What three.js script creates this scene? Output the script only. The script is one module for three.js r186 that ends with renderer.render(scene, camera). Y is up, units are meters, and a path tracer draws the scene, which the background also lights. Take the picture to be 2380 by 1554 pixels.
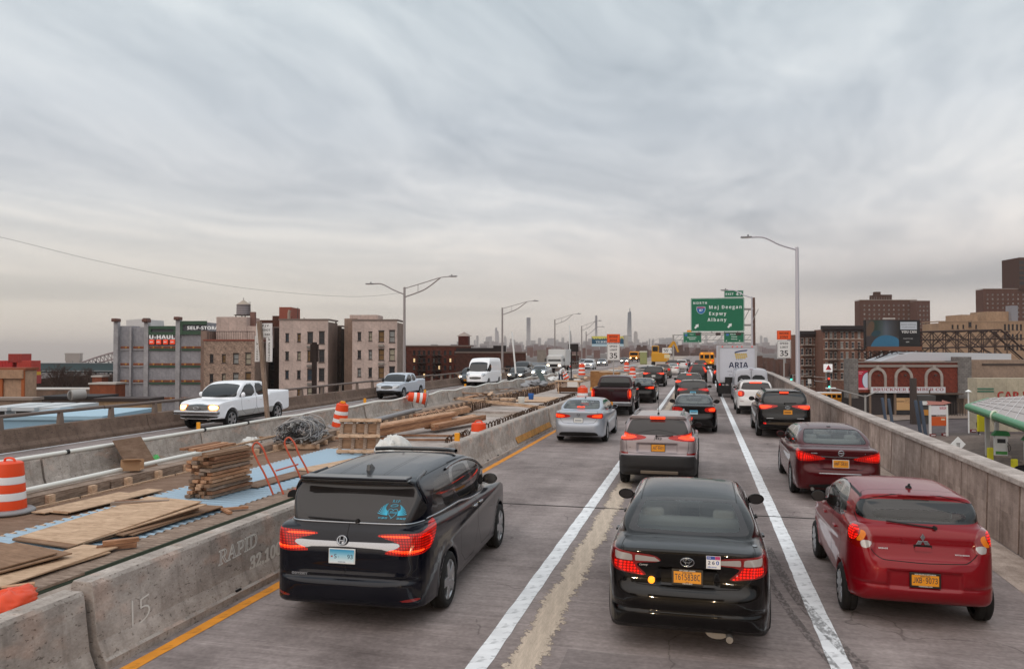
import * as THREE from 'three';
import { mergeGeometries } from 'three/addons/utils/BufferGeometryUtils.js';
import { RoundedBoxGeometry } from 'three/addons/geometries/RoundedBoxGeometry.js';
// ---------- camera, exposure ----------
const scene = new THREE.Scene();
const YAW = 13.8146 * Math.PI / 180, PITCH = 1.1541 * Math.PI / 180, EYE = 3.2, FOCAL = 1787;
const camera = new THREE.PerspectiveCamera(46.99, 1024 / 668, 0.1, 30000);
camera.rotation.order = 'YXZ';
camera.position.set(0, EYE, 0);
camera.rotation.set(PITCH, YAW, 0);
const renderer = new THREE.WebGLRenderer({ antialias: true });
renderer.setSize(1024, 668);
renderer.toneMapping = THREE.LinearToneMapping;
renderer.toneMappingExposure = 1.16;
renderer.shadowMap.enabled = true;
// ---------- random numbers and tileable noise ----------
let seedState = 7;
const reseed = (s) => { seedState = s | 0; };
function rnd() { seedState = (seedState + 0x6d2b79f5) | 0; let t = Math.imul(seedState ^ (seedState >>> 15), 1 | seedState); t = (t + Math.imul(t ^ (t >>> 7), 61 | t)) ^ t; return ((t ^ (t >>> 14)) >>> 0) / 4294967296; }
const rr = (a, b) => a + (b - a) * rnd();
const pick = (a) => a[Math.floor(rnd() * a.length)];
const clamp = (x, a = 0, b = 1) => Math.min(b, Math.max(a, x));
const mix = (a, b, t) => a + (b - a) * t;
const sstep = (a, b, x) => { const t = clamp((x - a) / (b - a)); return t * t * (3 - 2 * t); };
function lattice(n, s) { reseed(s); const a = new Float32Array(n * n); for (let i = 0; i < n * n; i++) a[i] = rnd(); return a; }
const NS = 512;
function fbmTile(base, oct, s, gain = 0.5) {
const out = new Float32Array(NS * NS); let amp = 1, tot = 0, f = base;
for (let o = 0; o < oct && f <= NS; o++, f *= 2, amp *= gain) {
const L = lattice(f, s + o * 31); tot += amp;
for (let y = 0; y < NS; y++) {
const fy = y * f / NS, y0 = Math.floor(fy), ty = fy - y0, sy = ty * ty * (3 - 2 * ty), r0 = (y0 % f) * f, r1 = ((y0 + 1) % f) * f;
for (let x = 0; x < NS; x++) {
const fx = x * f / NS, x0 = Math.floor(fx), tx = fx - x0, sx = tx * tx * (3 - 2 * tx), c0 = x0 % f, c1 = (x0 + 1) % f;
out[y * NS + x] += amp * mix(mix(L[r0 + c0], L[r0 + c1], sx), mix(L[r1 + c0], L[r1 + c1], sx), sy);
}
}
}
for (let i = 0; i < out.length; i++) out[i] = clamp(((out[i] / tot) - 0.5) * 1.6 + 0.5);
return out;
}
const NA = fbmTile(4, 7, 11), NB = fbmTile(8, 6, 222, 0.6), NC = fbmTile(64, 3, 333, 0.7), ND = fbmTile(3, 5, 444, 0.45);
// sample a noise tile, u and v in tiles (wraps)
function smp(N, u, v) {
const x = (u - Math.floor(u)) * NS, y = (v - Math.floor(v)) * NS, x0 = Math.floor(x) % NS, y0 = Math.floor(y) % NS, x1 = (x0 + 1) % NS, y1 = (y0 + 1) % NS, tx = x - Math.floor(x), ty = y - Math.floor(y);
return mix(mix(N[y0 * NS + x0], N[y0 * NS + x1], tx), mix(N[y1 * NS + x0], N[y1 * NS + x1], tx), ty);
}
function tex(w, h, fn, srgb = true) {
const d = new Uint8Array(w * h * 4);
for (let y = 0, i = 0; y < h; y++) for (let x = 0; x < w; x++, i += 4) { const c = fn((x + 0.5) / w, (y + 0.5) / h); d[i] = clamp(c[0]) * 255; d[i + 1] = clamp(c[1]) * 255; d[i + 2] = clamp(c[2]) * 255; d[i + 3] = c.length > 3 ? clamp(c[3]) * 255 : 255; }
const t = new THREE.DataTexture(d, w, h); t.magFilter = THREE.LinearFilter; t.minFilter = THREE.LinearMipmapLinearFilter; t.wrapS = t.wrapT = THREE.RepeatWrapping; if (srgb) t.colorSpace = THREE.SRGBColorSpace; t.needsUpdate = true; return t;
}
function canvasTex(w, h, draw) {
const c = document.createElement('canvas'); c.width = w; c.height = h; const g = c.getContext('2d'); draw(g, w, h);
const t = new THREE.CanvasTexture(c); t.colorSpace = THREE.SRGBColorSpace; t.magFilter = THREE.LinearFilter; return t;
}
const hex = (c) => new THREE.Color(c);
const std = (color, rough = 0.8, metal = 0, more = {}) => new THREE.MeshStandardMaterial({ color: hex(color), roughness: rough, metalness: metal, ...more });
const glow = (color, k, base = '#200404') => new THREE.MeshStandardMaterial({ color: hex(base), roughness: 0.15, emissive: hex(color), emissiveIntensity: k });
// ---------- sky: one broken overcast, brighter overhead, warm and thin at the horizon ----------
{
const w = 2048, h = 1024, d = new Float32Array(w * h * 4), lin = (r, g, b) => hex(`rgb(${r},${g},${b})`);
const stops = [[-90, lin(150, 142, 136)], [-2, lin(206, 196, 182)], [0, lin(206, 195, 187)], [2.5, lin(207, 199, 192)], [6, lin(203, 199, 197)], [10, lin(199, 201, 204)], [16, lin(196, 202, 208)], [24, lin(202, 210, 215)], [90, lin(210, 212, 214)]];
for (let j = 0; j < h; j++) {
const el = ((j + 0.5) / h - 0.5) * Math.PI, e = el * 180 / Math.PI; let k = 0; while (k < stops.length - 2 && e > stops[k + 1][0]) k++;
const c0 = stops[k][1], c1 = stops[k + 1][1], t = clamp((e - stops[k][0]) / (stops[k + 1][0] - stops[k][0]));
const up = 1 + 1.25 * Math.max(0, Math.sin(el) - 0.42);
for (let i = 0; i < w; i++) {
const az = ((i + 0.5) / w - 0.5) * 2 * Math.PI, dx = Math.cos(el) * Math.cos(az), dz = Math.cos(el) * Math.sin(az), dy = Math.sin(el);
let r = mix(c0.r, c1.r, t), g = mix(c0.g, c1.g, t), b = mix(c0.b, c1.b, t);
if (e > -3) {
const q = 1 / (Math.max(dy, 0) + 0.11), px = dx * q, pz = dz * q;
const w1 = smp(ND, px * 0.21 + 0.3, pz * 0.13) - 0.5, w2 = smp(ND, px * 0.23 + 0.7, pz * 0.17 + 0.5) - 0.5, wx = px + 1.1 * w1 + 0.18 * pz, wz = pz + 1.4 * w2, n1 = smp(ND, wx * 0.22 + 0.13, wz * 0.13 + 0.4) - 0.5, n2 = smp(NA, wx * 0.34 + 0.6, wz * 0.20 + 0.2) - 0.5, n3 = smp(NB, wx * 0.55, wz * 0.36) - 0.5, n4 = smp(NB, wx * 1.2 + 0.4, wz * 0.8) - 0.5;
const fade = sstep(1, 12, e), cl = (n1 * 0.46 + n2 * 0.50 + n3 * 0.32 + n4 * 0.17) * fade;
// thick cloud goes grey-blue, thin cloud goes white
const m = 1 + cl * 0.72; r *= m * (1 + cl * 0.10); g *= m; b *= m * (1 - cl * 0.12);
// low dark banks seen edge on, a few degrees above the roofs, heavier to the right of the road
const fa = Math.atan2(dx, -dz), right = sstep(-0.05, 0.28, fa), s1 = smp(ND, fa * 0.42 + 0.31, e * 0.040 + 0.1), s2 = smp(NA, fa * 0.9, e * 0.11);
const be = (e - 5.2 - 2.4 * (s1 - 0.5)) / 1.35, band = Math.exp(-be * be) * sstep(0.30, 0.50, s2 * 0.7 + 0.3 * smp(NB, fa * 1.4, e * 0.2) + 0.22 * right), band2 = sstep(1.6, 2.6, e) * (1 - sstep(3.6, 5.4, e)) * sstep(0.5, 0.72, smp(NA, fa * 0.55 + 0.7, e * 0.16 + 0.3));
const dk = clamp(band * (0.06 + 0.28 * right) + band2 * 0.10); r *= 1 - dk * 1.08; g *= 1 - dk; b *= 1 - dk * 0.9;
const left = sstep(0.1, -0.6, fa) * (1 - sstep(4, 13, e)); r *= 1 + 0.03 * left; g *= 1 + 0.04 * left; b *= 1 + 0.0 * left;
}
const o = (j * w + i) * 4; d[o] = r * up; d[o + 1] = g * up; d[o + 2] = b * up; d[o + 3] = 1;
}
}
const t = new THREE.DataTexture(d, w, h, THREE.RGBAFormat, THREE.FloatType); t.mapping = THREE.EquirectangularReflectionMapping; t.magFilter = THREE.LinearFilter; t.needsUpdate = true;
scene.background = t; scene.environment = t;
}
const sun = new THREE.DirectionalLight('#ffe6d2', 0.9);
sun.position.set(-70, 150, 110); sun.target.position.set(0, 0, -60);
sun.castShadow = true; sun.shadow.radius = 150;
sun.shadow.camera.left = -160; sun.shadow.camera.right = 160; sun.shadow.camera.top = 160; sun.shadow.camera.bottom = -160; sun.shadow.camera.far = 600; sun.shadow.mapSize.set(2048, 2048);
scene.add(sun, sun.target);
// ---------- from the photograph's own measures (2379 x 1554) to places in metres ----------
function ray(px, py) { return new THREE.Vector3(px - 1189.5, 777 - py, -FOCAL).normalize().applyEuler(new THREE.Euler(PITCH, YAW, 0, 'YXZ')); }
function atY(px, py, y = 0) { const d = ray(px, py); return d.multiplyScalar((y - EYE) / d.y).add(camera.position); }
function atZ(px, py, z) { const d = ray(px, py); return d.multiplyScalar(z / d.z).add(camera.position); }
function atX(px, py, x) { const d = ray(px, py); return d.multiplyScalar(x / d.x).add(camera.position); }
function atD(px, py, depth) { const d = ray(px, py), f = new THREE.Vector3(0, 0, -1).applyEuler(new THREE.Euler(0, YAW, 0)); return d.multiplyScalar(depth / d.dot(f)).add(camera.position); }
// ---------- names, things, parts ----------
const taken = {};
function numbered(n) { const k = taken[n] = (taken[n] ?? -1) + 1; return k ? n + '_' + String(k).padStart(3, '0') : n; }
function tag(o, label, category, group, kind) { if (label) o.userData.label = label; if (category) o.userData.category = category; if (group) o.userData.group = group; if (kind) o.userData.kind = kind; return o; }
function thing(name, label, category, p = [0, 0, 0], turn = 0, group) {
const o = new THREE.Group(); o.name = numbered(name); scene.add(o); o.position.set(...(p.isVector3 ? p.toArray() : p)); o.rotation.y = turn; return tag(o, label, category, group);
}
function shadowed(m) { m.castShadow = m.receiveShadow = true; return m; }
function flat(g) { return g.index ? g.toNonIndexed() : g; }
function joined(gs) {
gs = [].concat(gs).map(flat); for (const g of gs) for (const k of Object.keys(g.attributes)) if (!['position', 'normal', 'uv'].includes(k)) g.deleteAttribute(k);
return gs.length === 1 ? gs[0] : mergeGeometries(gs);
}
function part(name, gs, m, parent, label) { const o = shadowed(new THREE.Mesh(joined(gs), m)); o.name = name; if (label) o.userData.label = label; parent.add(o); return o; }
function solo(name, gs, m, label, category, p, turn, group) { const o = shadowed(new THREE.Mesh(joined(gs), m)); o.name = numbered(name); scene.add(o); if (p) o.position.set(...(p.isVector3 ? p.toArray() : p)); if (turn) o.rotation.y = turn; return tag(o, label, category, group); }
function struct(name, gs, m, parent) { const o = shadowed(new THREE.Mesh(joined(gs), m)); o.name = parent ? name : numbered(name); (parent || scene).add(o); if (!parent) o.userData.kind = 'structure'; return o; }
function copy(o, p, turn, label) { const c = o.clone(); c.name = numbered(o.name.replace(/_\d{3}$/, '')); c.userData = { ...o.userData }; if (label) c.userData.label = label; if (p) c.position.set(...(p.isVector3 ? p.toArray() : p)); if (turn !== undefined) c.rotation.y = turn; scene.add(c); return c; }
// ---------- shapes ----------
const mv = (g, x = 0, y = 0, z = 0) => g.translate(x, y, z);
function box(w, h, d, x = 0, y = 0, z = 0, ry = 0, rx = 0, rz = 0) { const g = flat(new THREE.BoxGeometry(w, h, d)); metric(g); if (rx) g.rotateX(rx); if (rz) g.rotateZ(rz); if (ry) g.rotateY(ry); return g.translate(x, y, z); }
function rbox(w, h, d, r, x = 0, y = 0, z = 0, s = 2) { const g = flat(new RoundedBoxGeometry(w, h, d, s, r)); metric(g); return g.translate(x, y, z); }
function cyl(r0, r1, h, x = 0, y = 0, z = 0, n = 16) { return flat(new THREE.CylinderGeometry(r0, r1, h, n)).translate(x, y, z); }
function rod(a, b, r, n = 8, r2 = r) {
const A = new THREE.Vector3(...a), B = new THREE.Vector3(...b), dir = B.clone().sub(A), L = dir.length(), g = new THREE.CylinderGeometry(r2, r, L, n);
g.applyQuaternion(new THREE.Quaternion().setFromUnitVectors(new THREE.Vector3(0, 1, 0), dir.normalize())); return flat(g.translate(...A.add(B).multiplyScalar(0.5).toArray()));
}
function beam(a, b, w, h) {   // square bar from a to b
const A = new THREE.Vector3(...a), B = new THREE.Vector3(...b), dir = B.clone().sub(A), L = dir.length(), g = flat(new THREE.BoxGeometry(w, h, L)); metric(g, 1, true);
const m = new THREE.Matrix4().lookAt(A, B, Math.abs(dir.y) > 0.98 * L ? new THREE.Vector3(1, 0, 0) : new THREE.Vector3(0, 1, 0)); g.applyMatrix4(m); return g.translate(...A.add(B).multiplyScalar(0.5).toArray());
}
function tube(pts, r, n = 24, k = 7, closed = false) { return flat(new THREE.TubeGeometry(new THREE.CatmullRomCurve3(pts.map((p) => new THREE.Vector3(...p)), closed), n, r, k, closed)); }
function lathe(pts, n = 24) { return flat(new THREE.LatheGeometry(pts.map((p) => new THREE.Vector2(...p)), n)); }
function prism(pts, depth, bevel = 0) {   // outline in x, y pushed along z
const s = new THREE.Shape(pts.map((p) => new THREE.Vector2(...p))), g = flat(new THREE.ExtrudeGeometry(s, { depth, bevelEnabled: bevel > 0, bevelSize: bevel, bevelThickness: bevel, bevelSegments: 2, steps: 1 })); metric(g); return g;
}
// uv in metres from the face's own main axis; along: u follows the longest side (grain)
function metric(g, s = 1, along = false) {
const p = g.attributes.position, n = g.attributes.normal, uv = new Float32Array(p.count * 2); g.computeBoundingBox();
const b = g.boundingBox, size = [b.max.x - b.min.x, b.max.y - b.min.y, b.max.z - b.min.z], lay = [0, 1, 2].sort((i, j) => size[j] - size[i]);
const off = along ? [rnd() * 9, rnd() * 9, rnd() * 9] : [0, 0, 0];
for (let i = 0; i < p.count; i += 3) {
const a = [0, 0, 0]; for (let k = 0; k < 3; k++) { a[0] += Math.abs(n.getX(i + k)); a[1] += Math.abs(n.getY(i + k)); a[2] += Math.abs(n.getZ(i + k)); }
const ax = a[0] > a[1] && a[0] > a[2] ? 0 : a[1] > a[2] ? 1 : 2; let [u, v] = ax === 0 ? [2, 1] : ax === 1 ? [0, 2] : [0, 1];
if (along && lay.indexOf(v) < lay.indexOf(u)) [u, v] = [v, u];
for (let k = 0; k < 3; k++) { const c = [p.getX(i + k), p.getY(i + k), p.getZ(i + k)]; uv[(i + k) * 2] = (c[u] + off[u]) / s; uv[(i + k) * 2 + 1] = (c[v] + off[v]) / s; }
}
g.setAttribute('uv', new THREE.BufferAttribute(uv, 2)); return g;
}
function tiled(t, sx, sy = sx) { const c = t.clone(); c.repeat.set(1 / sx, 1 / sy); c.needsUpdate = true; return c; }
// ---------- vehicles: a body is the smooth meeting of its side, plan and end outlines, meshed and then cut along its panel, glass and lamp lines ----------
const paint = (c, metal = 0.25, rough = 0.38) => new THREE.MeshPhysicalMaterial({ color: hex(c), metalness: metal, roughness: rough, clearcoat: 0.7, clearcoatRoughness: 0.03, specularIntensity: 0.12 });
const lampCells = tex(64, 64, (u, v) => { const k = .35 + .65 * Math.pow(Math.sin(u * Math.PI) * Math.sin(v * Math.PI), .8); return [k, k, k]; });
const lampGlow = (c, k, base) => { const m = glow(c, k, base); m.emissiveMap = tiled(lampCells, .035, .03); return m; };
const M = {
glass: new THREE.MeshPhysicalMaterial({ color: hex('#17191b'), roughness: 0.04, metalness: 0, ior: 1.6 }),
greyGlass: new THREE.MeshPhysicalMaterial({ color: hex('#ccd6d6'), roughness: 0.02, ior: 1.55, transmission: 1, thickness: 0 }), paleGlass: new THREE.MeshPhysicalMaterial({ color: hex('#ccd6d6'), roughness: 0.02, ior: 1.55, transmission: 1, thickness: 0 }), trim: std('#5a5755', .9), seat: std('#8f8a85', .9),
tint: new THREE.MeshPhysicalMaterial({ color: hex('#2b2828'), roughness: 0.06, ior: 1.5 }),
black: std('#0b0a0a', 0.55), gloss: new THREE.MeshPhysicalMaterial({ color: hex('#080707'), roughness: 0.12, clearcoat: 1 }), gap: std('#050404', 0.9),
cladding: std('#1d1b1b', 0.62), rubber: std('#0e0d0d', 0.85), chrome: std('#a9acb0', 0.16, 1), alloy: std('#a9abae', 0.28, 0.85), steel: std('#8d8a86', 0.4, 0.7),
white: std('#e8e8e6', 0.4), plateFrame: std('#151313', 0.4), headlampOff: new THREE.MeshPhysicalMaterial({ color: hex('#aeb2b6'), roughness: 0.08, metalness: 0.5, clearcoat: 1 }),
red: lampGlow('#ff1a0c', 1.5), redHot: lampGlow('#ff3a12', 4.5), redDim: new THREE.MeshPhysicalMaterial({ color: hex('#7a0a08'), roughness: 0.12, clearcoat: 1 }), redOn: lampGlow('#ff1a0a', 0.6, '#4a0605'),
clear: new THREE.MeshPhysicalMaterial({ color: hex('#b9b6b4'), roughness: 0.15, metalness: 0.35, clearcoat: 1 }), amber: std('#d8760a', 0.25), amberOn: glow('#ff8a1e', 2.2, '#5a2a04'),
head: glow('#ffdcae', 7, '#ffffff'), headWarm: glow('#ffb060', 5, '#ffe0b0'),
};
function chaikin(p, n = 2) {
for (; n > 0; n--) { const q = []; for (let i = 0; i < p.length; i++) { const a = p[i], b = p[(i + 1) % p.length], A = a[2], B = b[2]; if (A) q.push(a); else q.push([mix(a[0], b[0], 0.25), mix(a[1], b[1], 0.25)]); if (!B) q.push([mix(a[0], b[0], 0.75), mix(a[1], b[1], 0.75)]); } p = q; }
return p;
}
function sdPoly(P, x, y) {
let d = 1e9, inside = false;
for (let i = 0, n = P.length, j = n - 1; i < n; j = i++) {
const ax = P[j][0], ay = P[j][1], bx = P[i][0], by = P[i][1], ex = bx - ax, ey = by - ay, wx = x - ax, wy = y - ay, t = Math.min(1, Math.max(0, (wx * ex + wy * ey) / (ex * ex + ey * ey + 1e-12))), rx = wx - ex * t, ry = wy - ey * t, q = rx * rx + ry * ry;
if (q < d) d = q; if ((ay > y) !== (by > y) && x < ex * (y - ay) / (by - ay) + ax) inside = !inside;
}
return inside ? -Math.sqrt(d) : Math.sqrt(d);
}
const smax = (a, b, k) => { const h = Math.max(k - Math.abs(a - b), 0) / k; return Math.max(a, b) + h * h * k * 0.25; };
const smin = (a, b, k) => -smax(-a, -b, k);
class Table {
constructor(P, a0, a1, b0, b1, h) { this.a0 = a0; this.b0 = b0; this.h = h; this.na = Math.ceil((a1 - a0) / h) + 2; this.nb = Math.ceil((b1 - b0) / h) + 2; this.t = new Float32Array(this.na * this.nb); for (let i = 0; i < this.na; i++) for (let j = 0; j < this.nb; j++) this.t[i * this.nb + j] = sdPoly(P, a0 + i * h, b0 + j * h); }
at(a, b) { let x = (a - this.a0) / this.h, y = (b - this.b0) / this.h; x = clamp(x, 0, this.na - 1.001); y = clamp(y, 0, this.nb - 1.001); const i = x | 0, j = y | 0, u = x - i, v = y - j, o = i * this.nb + j, t = this.t, n = this.nb; return (t[o] * (1 - v) + t[o + 1] * v) * (1 - u) + (t[o + n] * (1 - v) + t[o + n + 1] * v) * u; }
}
function carField(S) {
const h = S.h, W = S.W / 2 + 0.12, e = 0.15, C = (p, n = 2) => chaikin(p, n);
const sx = S.sx || 1, sy = S.sy || 1, sw = S.sw || 1, sc = (p, a, b) => p.map((q) => [q[0] * a, q[1] * b, q[2]]);
const ls = new Table(C(sc(S.lowSide, sx, sy)), -e, S.L + e, -e, S.H + e, h), lp = new Table(C(sc(S.lowPlan, sw, sx)), -e, W, -e, S.L + e, h), lf = new Table(C(sc(S.lowFront, sw, sy)), -e, W, -e, S.H + e, h);
const us = new Table(C(sc(S.upSide, sx, sy)), -e, S.L + e, -e, S.H + e, h), upl = new Table(C(sc(S.upPlan, sw, sx)), -e, W, -e, S.L + e, h), uf = new Table(C(sc(S.upFront, sw, sy)), -e, W, -e, S.H + e, h);
const R = S.rw + (S.arch ?? 0.045), wheels = S.wheels, xin = S.W / 2 - 0.3, kl = S.kl || 0.05, ku = S.ku || 0.05, kj = S.kj || 0.03;
return (x, u, y) => {
x = Math.abs(x);
let L = smax(smax(ls.at(u, y), lp.at(x, u), kl), lf.at(x, y), kl * 1.4), U = smax(smax(us.at(u, y), upl.at(x, u), ku), uf.at(x, y), ku * 1.2), F = smin(L, U, kj);
if (S.crown) F += S.crown * sstep(S.H * 0.82, S.H, y) * (x * x);
if (S.disp) F -= S.disp(x, u, y);
for (const c of wheels) { const r = Math.hypot(u - c, y - S.rw); if (r < R + 0.3) { const lip = (r - R) / 0.045; if (lip > -1) F -= (S.lip ?? 0.012) * Math.exp(-lip * lip) * sstep(xin + 0.1, xin + 0.25, x) * sstep(S.rw - 0.2, S.rw + 0.05, y); F = smax(F, -Math.max(r - R, xin - x), 0.012); } }
if (S.sub) F = S.sub(F, x, u, y);
return F;
};
}
function carMesh(S, F) {
const h = S.h, nx = Math.ceil((S.W / 2 + 0.1) / h) + 1, nu = Math.ceil((S.L + 0.24) / h) + 1, ny = Math.ceil((S.H + 0.2) / h) + 1, ou = -0.12, oy = 0.02;
const X = (i) => (i - 0.5) * h, Uu = (j) => ou + j * h, Y = (k) => oy + k * h, id = (i, j, k) => (i * nu + j) * ny + k, f = new Float32Array(nx * nu * ny);
for (let i = 0; i < nx; i++) for (let j = 0; j < nu; j++) for (let k = 0; k < ny; k++) f[id(i, j, k)] = F(X(i), Uu(j), Y(k));
const vid = new Int32Array(nx * nu * ny).fill(-1), P = [], T = [];
for (let i = 0; i < nx - 1; i++) for (let j = 0; j < nu - 1; j++) for (let k = 0; k < ny - 1; k++) {
let n = 0, sx = 0, su = 0, sy = 0, m = 0; const v = [];
for (let c = 0; c < 8; c++) { v[c] = f[id(i + (c & 1), j + ((c >> 1) & 1), k + (c >> 2))]; if (v[c] < 0) m++; }
if (m === 0 || m === 8) continue;
for (let a = 0; a < 8; a++) for (const b of [1, 2, 4]) if (!(a & b) && (v[a] < 0) !== (v[a | b] < 0)) { const t = v[a] / (v[a] - v[a | b]), q = [a & 1, (a >> 1) & 1, a >> 2]; q[b === 1 ? 0 : b === 2 ? 1 : 2] += t; sx += q[0]; su += q[1]; sy += q[2]; n++; }
vid[id(i, j, k)] = P.length / 3; P.push(i === 0 ? 0 : X(i + sx / n), Uu(j + su / n), Y(k + sy / n));
}
const quad = (a, b, c, d, flip) => { if (Math.min(a, b, c, d) < 0) return; flip ? T.push(a, c, b, a, d, c) : T.push(a, b, c, a, c, d); };
for (let i = 1; i < nx - 1; i++) for (let j = 1; j < nu - 1; j++) for (let k = 1; k < ny - 1; k++) {
const a = f[id(i, j, k)] < 0;
if (a !== (f[id(i + 1, j, k)] < 0)) quad(vid[id(i, j - 1, k - 1)], vid[id(i, j, k - 1)], vid[id(i, j, k)], vid[id(i, j - 1, k)], !a);
if (a !== (f[id(i, j + 1, k)] < 0)) quad(vid[id(i - 1, j, k - 1)], vid[id(i, j, k - 1)], vid[id(i, j, k)], vid[id(i - 1, j, k)], a);
if (a !== (f[id(i, j, k + 1)] < 0)) quad(vid[id(i - 1, j - 1, k)], vid[id(i, j - 1, k)], vid[id(i, j, k)], vid[id(i - 1, j, k)], !a);
}
// pull vertices onto the surface, take normals from the field, mirror the other half
const n0 = P.length / 3, N = new Array(P.length), g = (x, u, y, e) => [F(x + e, u, y) - F(x - e, u, y), F(x, u + e, y) - F(x, u - e, y), F(x, u, y + e) - F(x, u, y - e)];
for (let v = 0; v < n0; v++) {
let x = P[v * 3], u = P[v * 3 + 1], y = P[v * 3 + 2], e = h * 0.5, d = g(x, u, y, e);
for (let s = 0; s < 2; s++) { const q = (d[0] * d[0] + d[1] * d[1] + d[2] * d[2]) / (4 * e * e) + 1e-9, k = clamp(F(x, u, y) / q, -h * 0.5, h * 0.5) / (2 * e); if (x > 0) x -= d[0] * k; u -= d[1] * k; y -= d[2] * k; d = g(x, u, y, e); }
if (P[v * 3] === 0) { x = 0; d[0] = 0; } const l = Math.hypot(...d) || 1;
P[v * 3] = x; P[v * 3 + 1] = u; P[v * 3 + 2] = y; N[v * 3] = d[0] / l; N[v * 3 + 1] = d[1] / l; N[v * 3 + 2] = d[2] / l;
}
const twin = []; for (let v = 0; v < n0; v++) { if (P[v * 3] === 0) twin[v] = v; else { twin[v] = P.length / 3; P.push(-P[v * 3], P[v * 3 + 1], P[v * 3 + 2]); N.push(-N[v * 3], N[v * 3 + 1], N[v * 3 + 2]); } }
for (let t = 0, n = T.length; t < n; t += 3) T.push(twin[T[t]], twin[T[t + 2]], twin[T[t + 1]]);
return { P, N, T };
}
function cutMesh(m, tris, g, filter) {   // -> [inside, outside]; new vertices go into the shared pool
const { P, N } = m, val = new Map(), made = new Map(), G = (v) => { let q = val.get(v); if (q === undefined) { q = g(P[v * 3], P[v * 3 + 1], P[v * 3 + 2]); val.set(v, q); } return q; };
const split = (a, b) => { const k = a < b ? a * 4e6 + b : b * 4e6 + a; let v = made.get(k); if (v === undefined) { const ga = G(a), t = clamp(ga / (ga - G(b)), 0.001, 0.999); v = P.length / 3; for (const A of [P, N]) A.push(mix(A[a * 3], A[b * 3], t), mix(A[a * 3 + 1], A[b * 3 + 1], t), mix(A[a * 3 + 2], A[b * 3 + 2], t)); val.set(v, 0); made.set(k, v); } return v; };
const inn = [], out = [];
for (let t = 0; t < tris.length; t += 3) {
const v = [tris[t], tris[t + 1], tris[t + 2]];
if (filter) { const q = [0, 0, 0, 0, 0, 0]; for (const i of v) for (let c = 0; c < 3; c++) { q[c] += P[i * 3 + c] / 3; q[c + 3] += N[i * 3 + c] / 3; } if (!filter(q)) { out.push(...v); continue; } }
const s = v.map((i) => G(i) < 0), k = s[0] + s[1] + s[2];
if (k === 3) inn.push(...v); else if (k === 0) out.push(...v); else {
const lone = k === 1 ? s.indexOf(true) : s.indexOf(false), a = v[lone], b = v[(lone + 1) % 3], c = v[(lone + 2) % 3], ab = split(a, b), ac = split(a, c), one = k === 1 ? inn : out, two = k === 1 ? out : inn;
one.push(a, ab, ac); two.push(ab, b, c, ab, c, ac);
}
}
return [inn, out];
}
function poolGeo(m, tris) {
const at = new Map(), p = [], n = [], uv = [], idx = [];
for (const v of tris) { let k = at.get(v); if (k === undefined) { k = p.length / 3; at.set(v, k); p.push(m.P[v * 3], m.P[v * 3 + 2], -m.P[v * 3 + 1]); n.push(m.N[v * 3], m.N[v * 3 + 2], -m.N[v * 3 + 1]); uv.push(m.P[v * 3] + m.P[v * 3 + 1], m.P[v * 3 + 2]); } idx.push(k); }
const g = new THREE.BufferGeometry(); g.setAttribute('position', new THREE.Float32BufferAttribute(p, 3)); g.setAttribute('normal', new THREE.Float32BufferAttribute(n, 3)); g.setAttribute('uv', new THREE.Float32BufferAttribute(uv, 2)); g.setIndex(idx); return g;
}
const VIEW = {
r: [(x, u, y) => [Math.abs(x), y], (q) => q[4] < -0.10], f: [(x, u, y) => [Math.abs(x), y], (q) => q[4] > 0.10], s: [(x, u, y) => [u, y], (q) => Math.abs(q[3]) > 0.3], t: [(x, u, y) => [Math.abs(x), u], (q) => q[5] > 0.25],
rs: [(x, u, y) => [Math.abs(x) + u, y], (q, S) => q[1] < S.L * 0.48 && q[5] < 0.96], fs: [(x, u, y, S) => [Math.abs(x) + S.L - u, y], (q, S) => q[1] > S.L * 0.6 && q[5] < 0.93],
};
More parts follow.
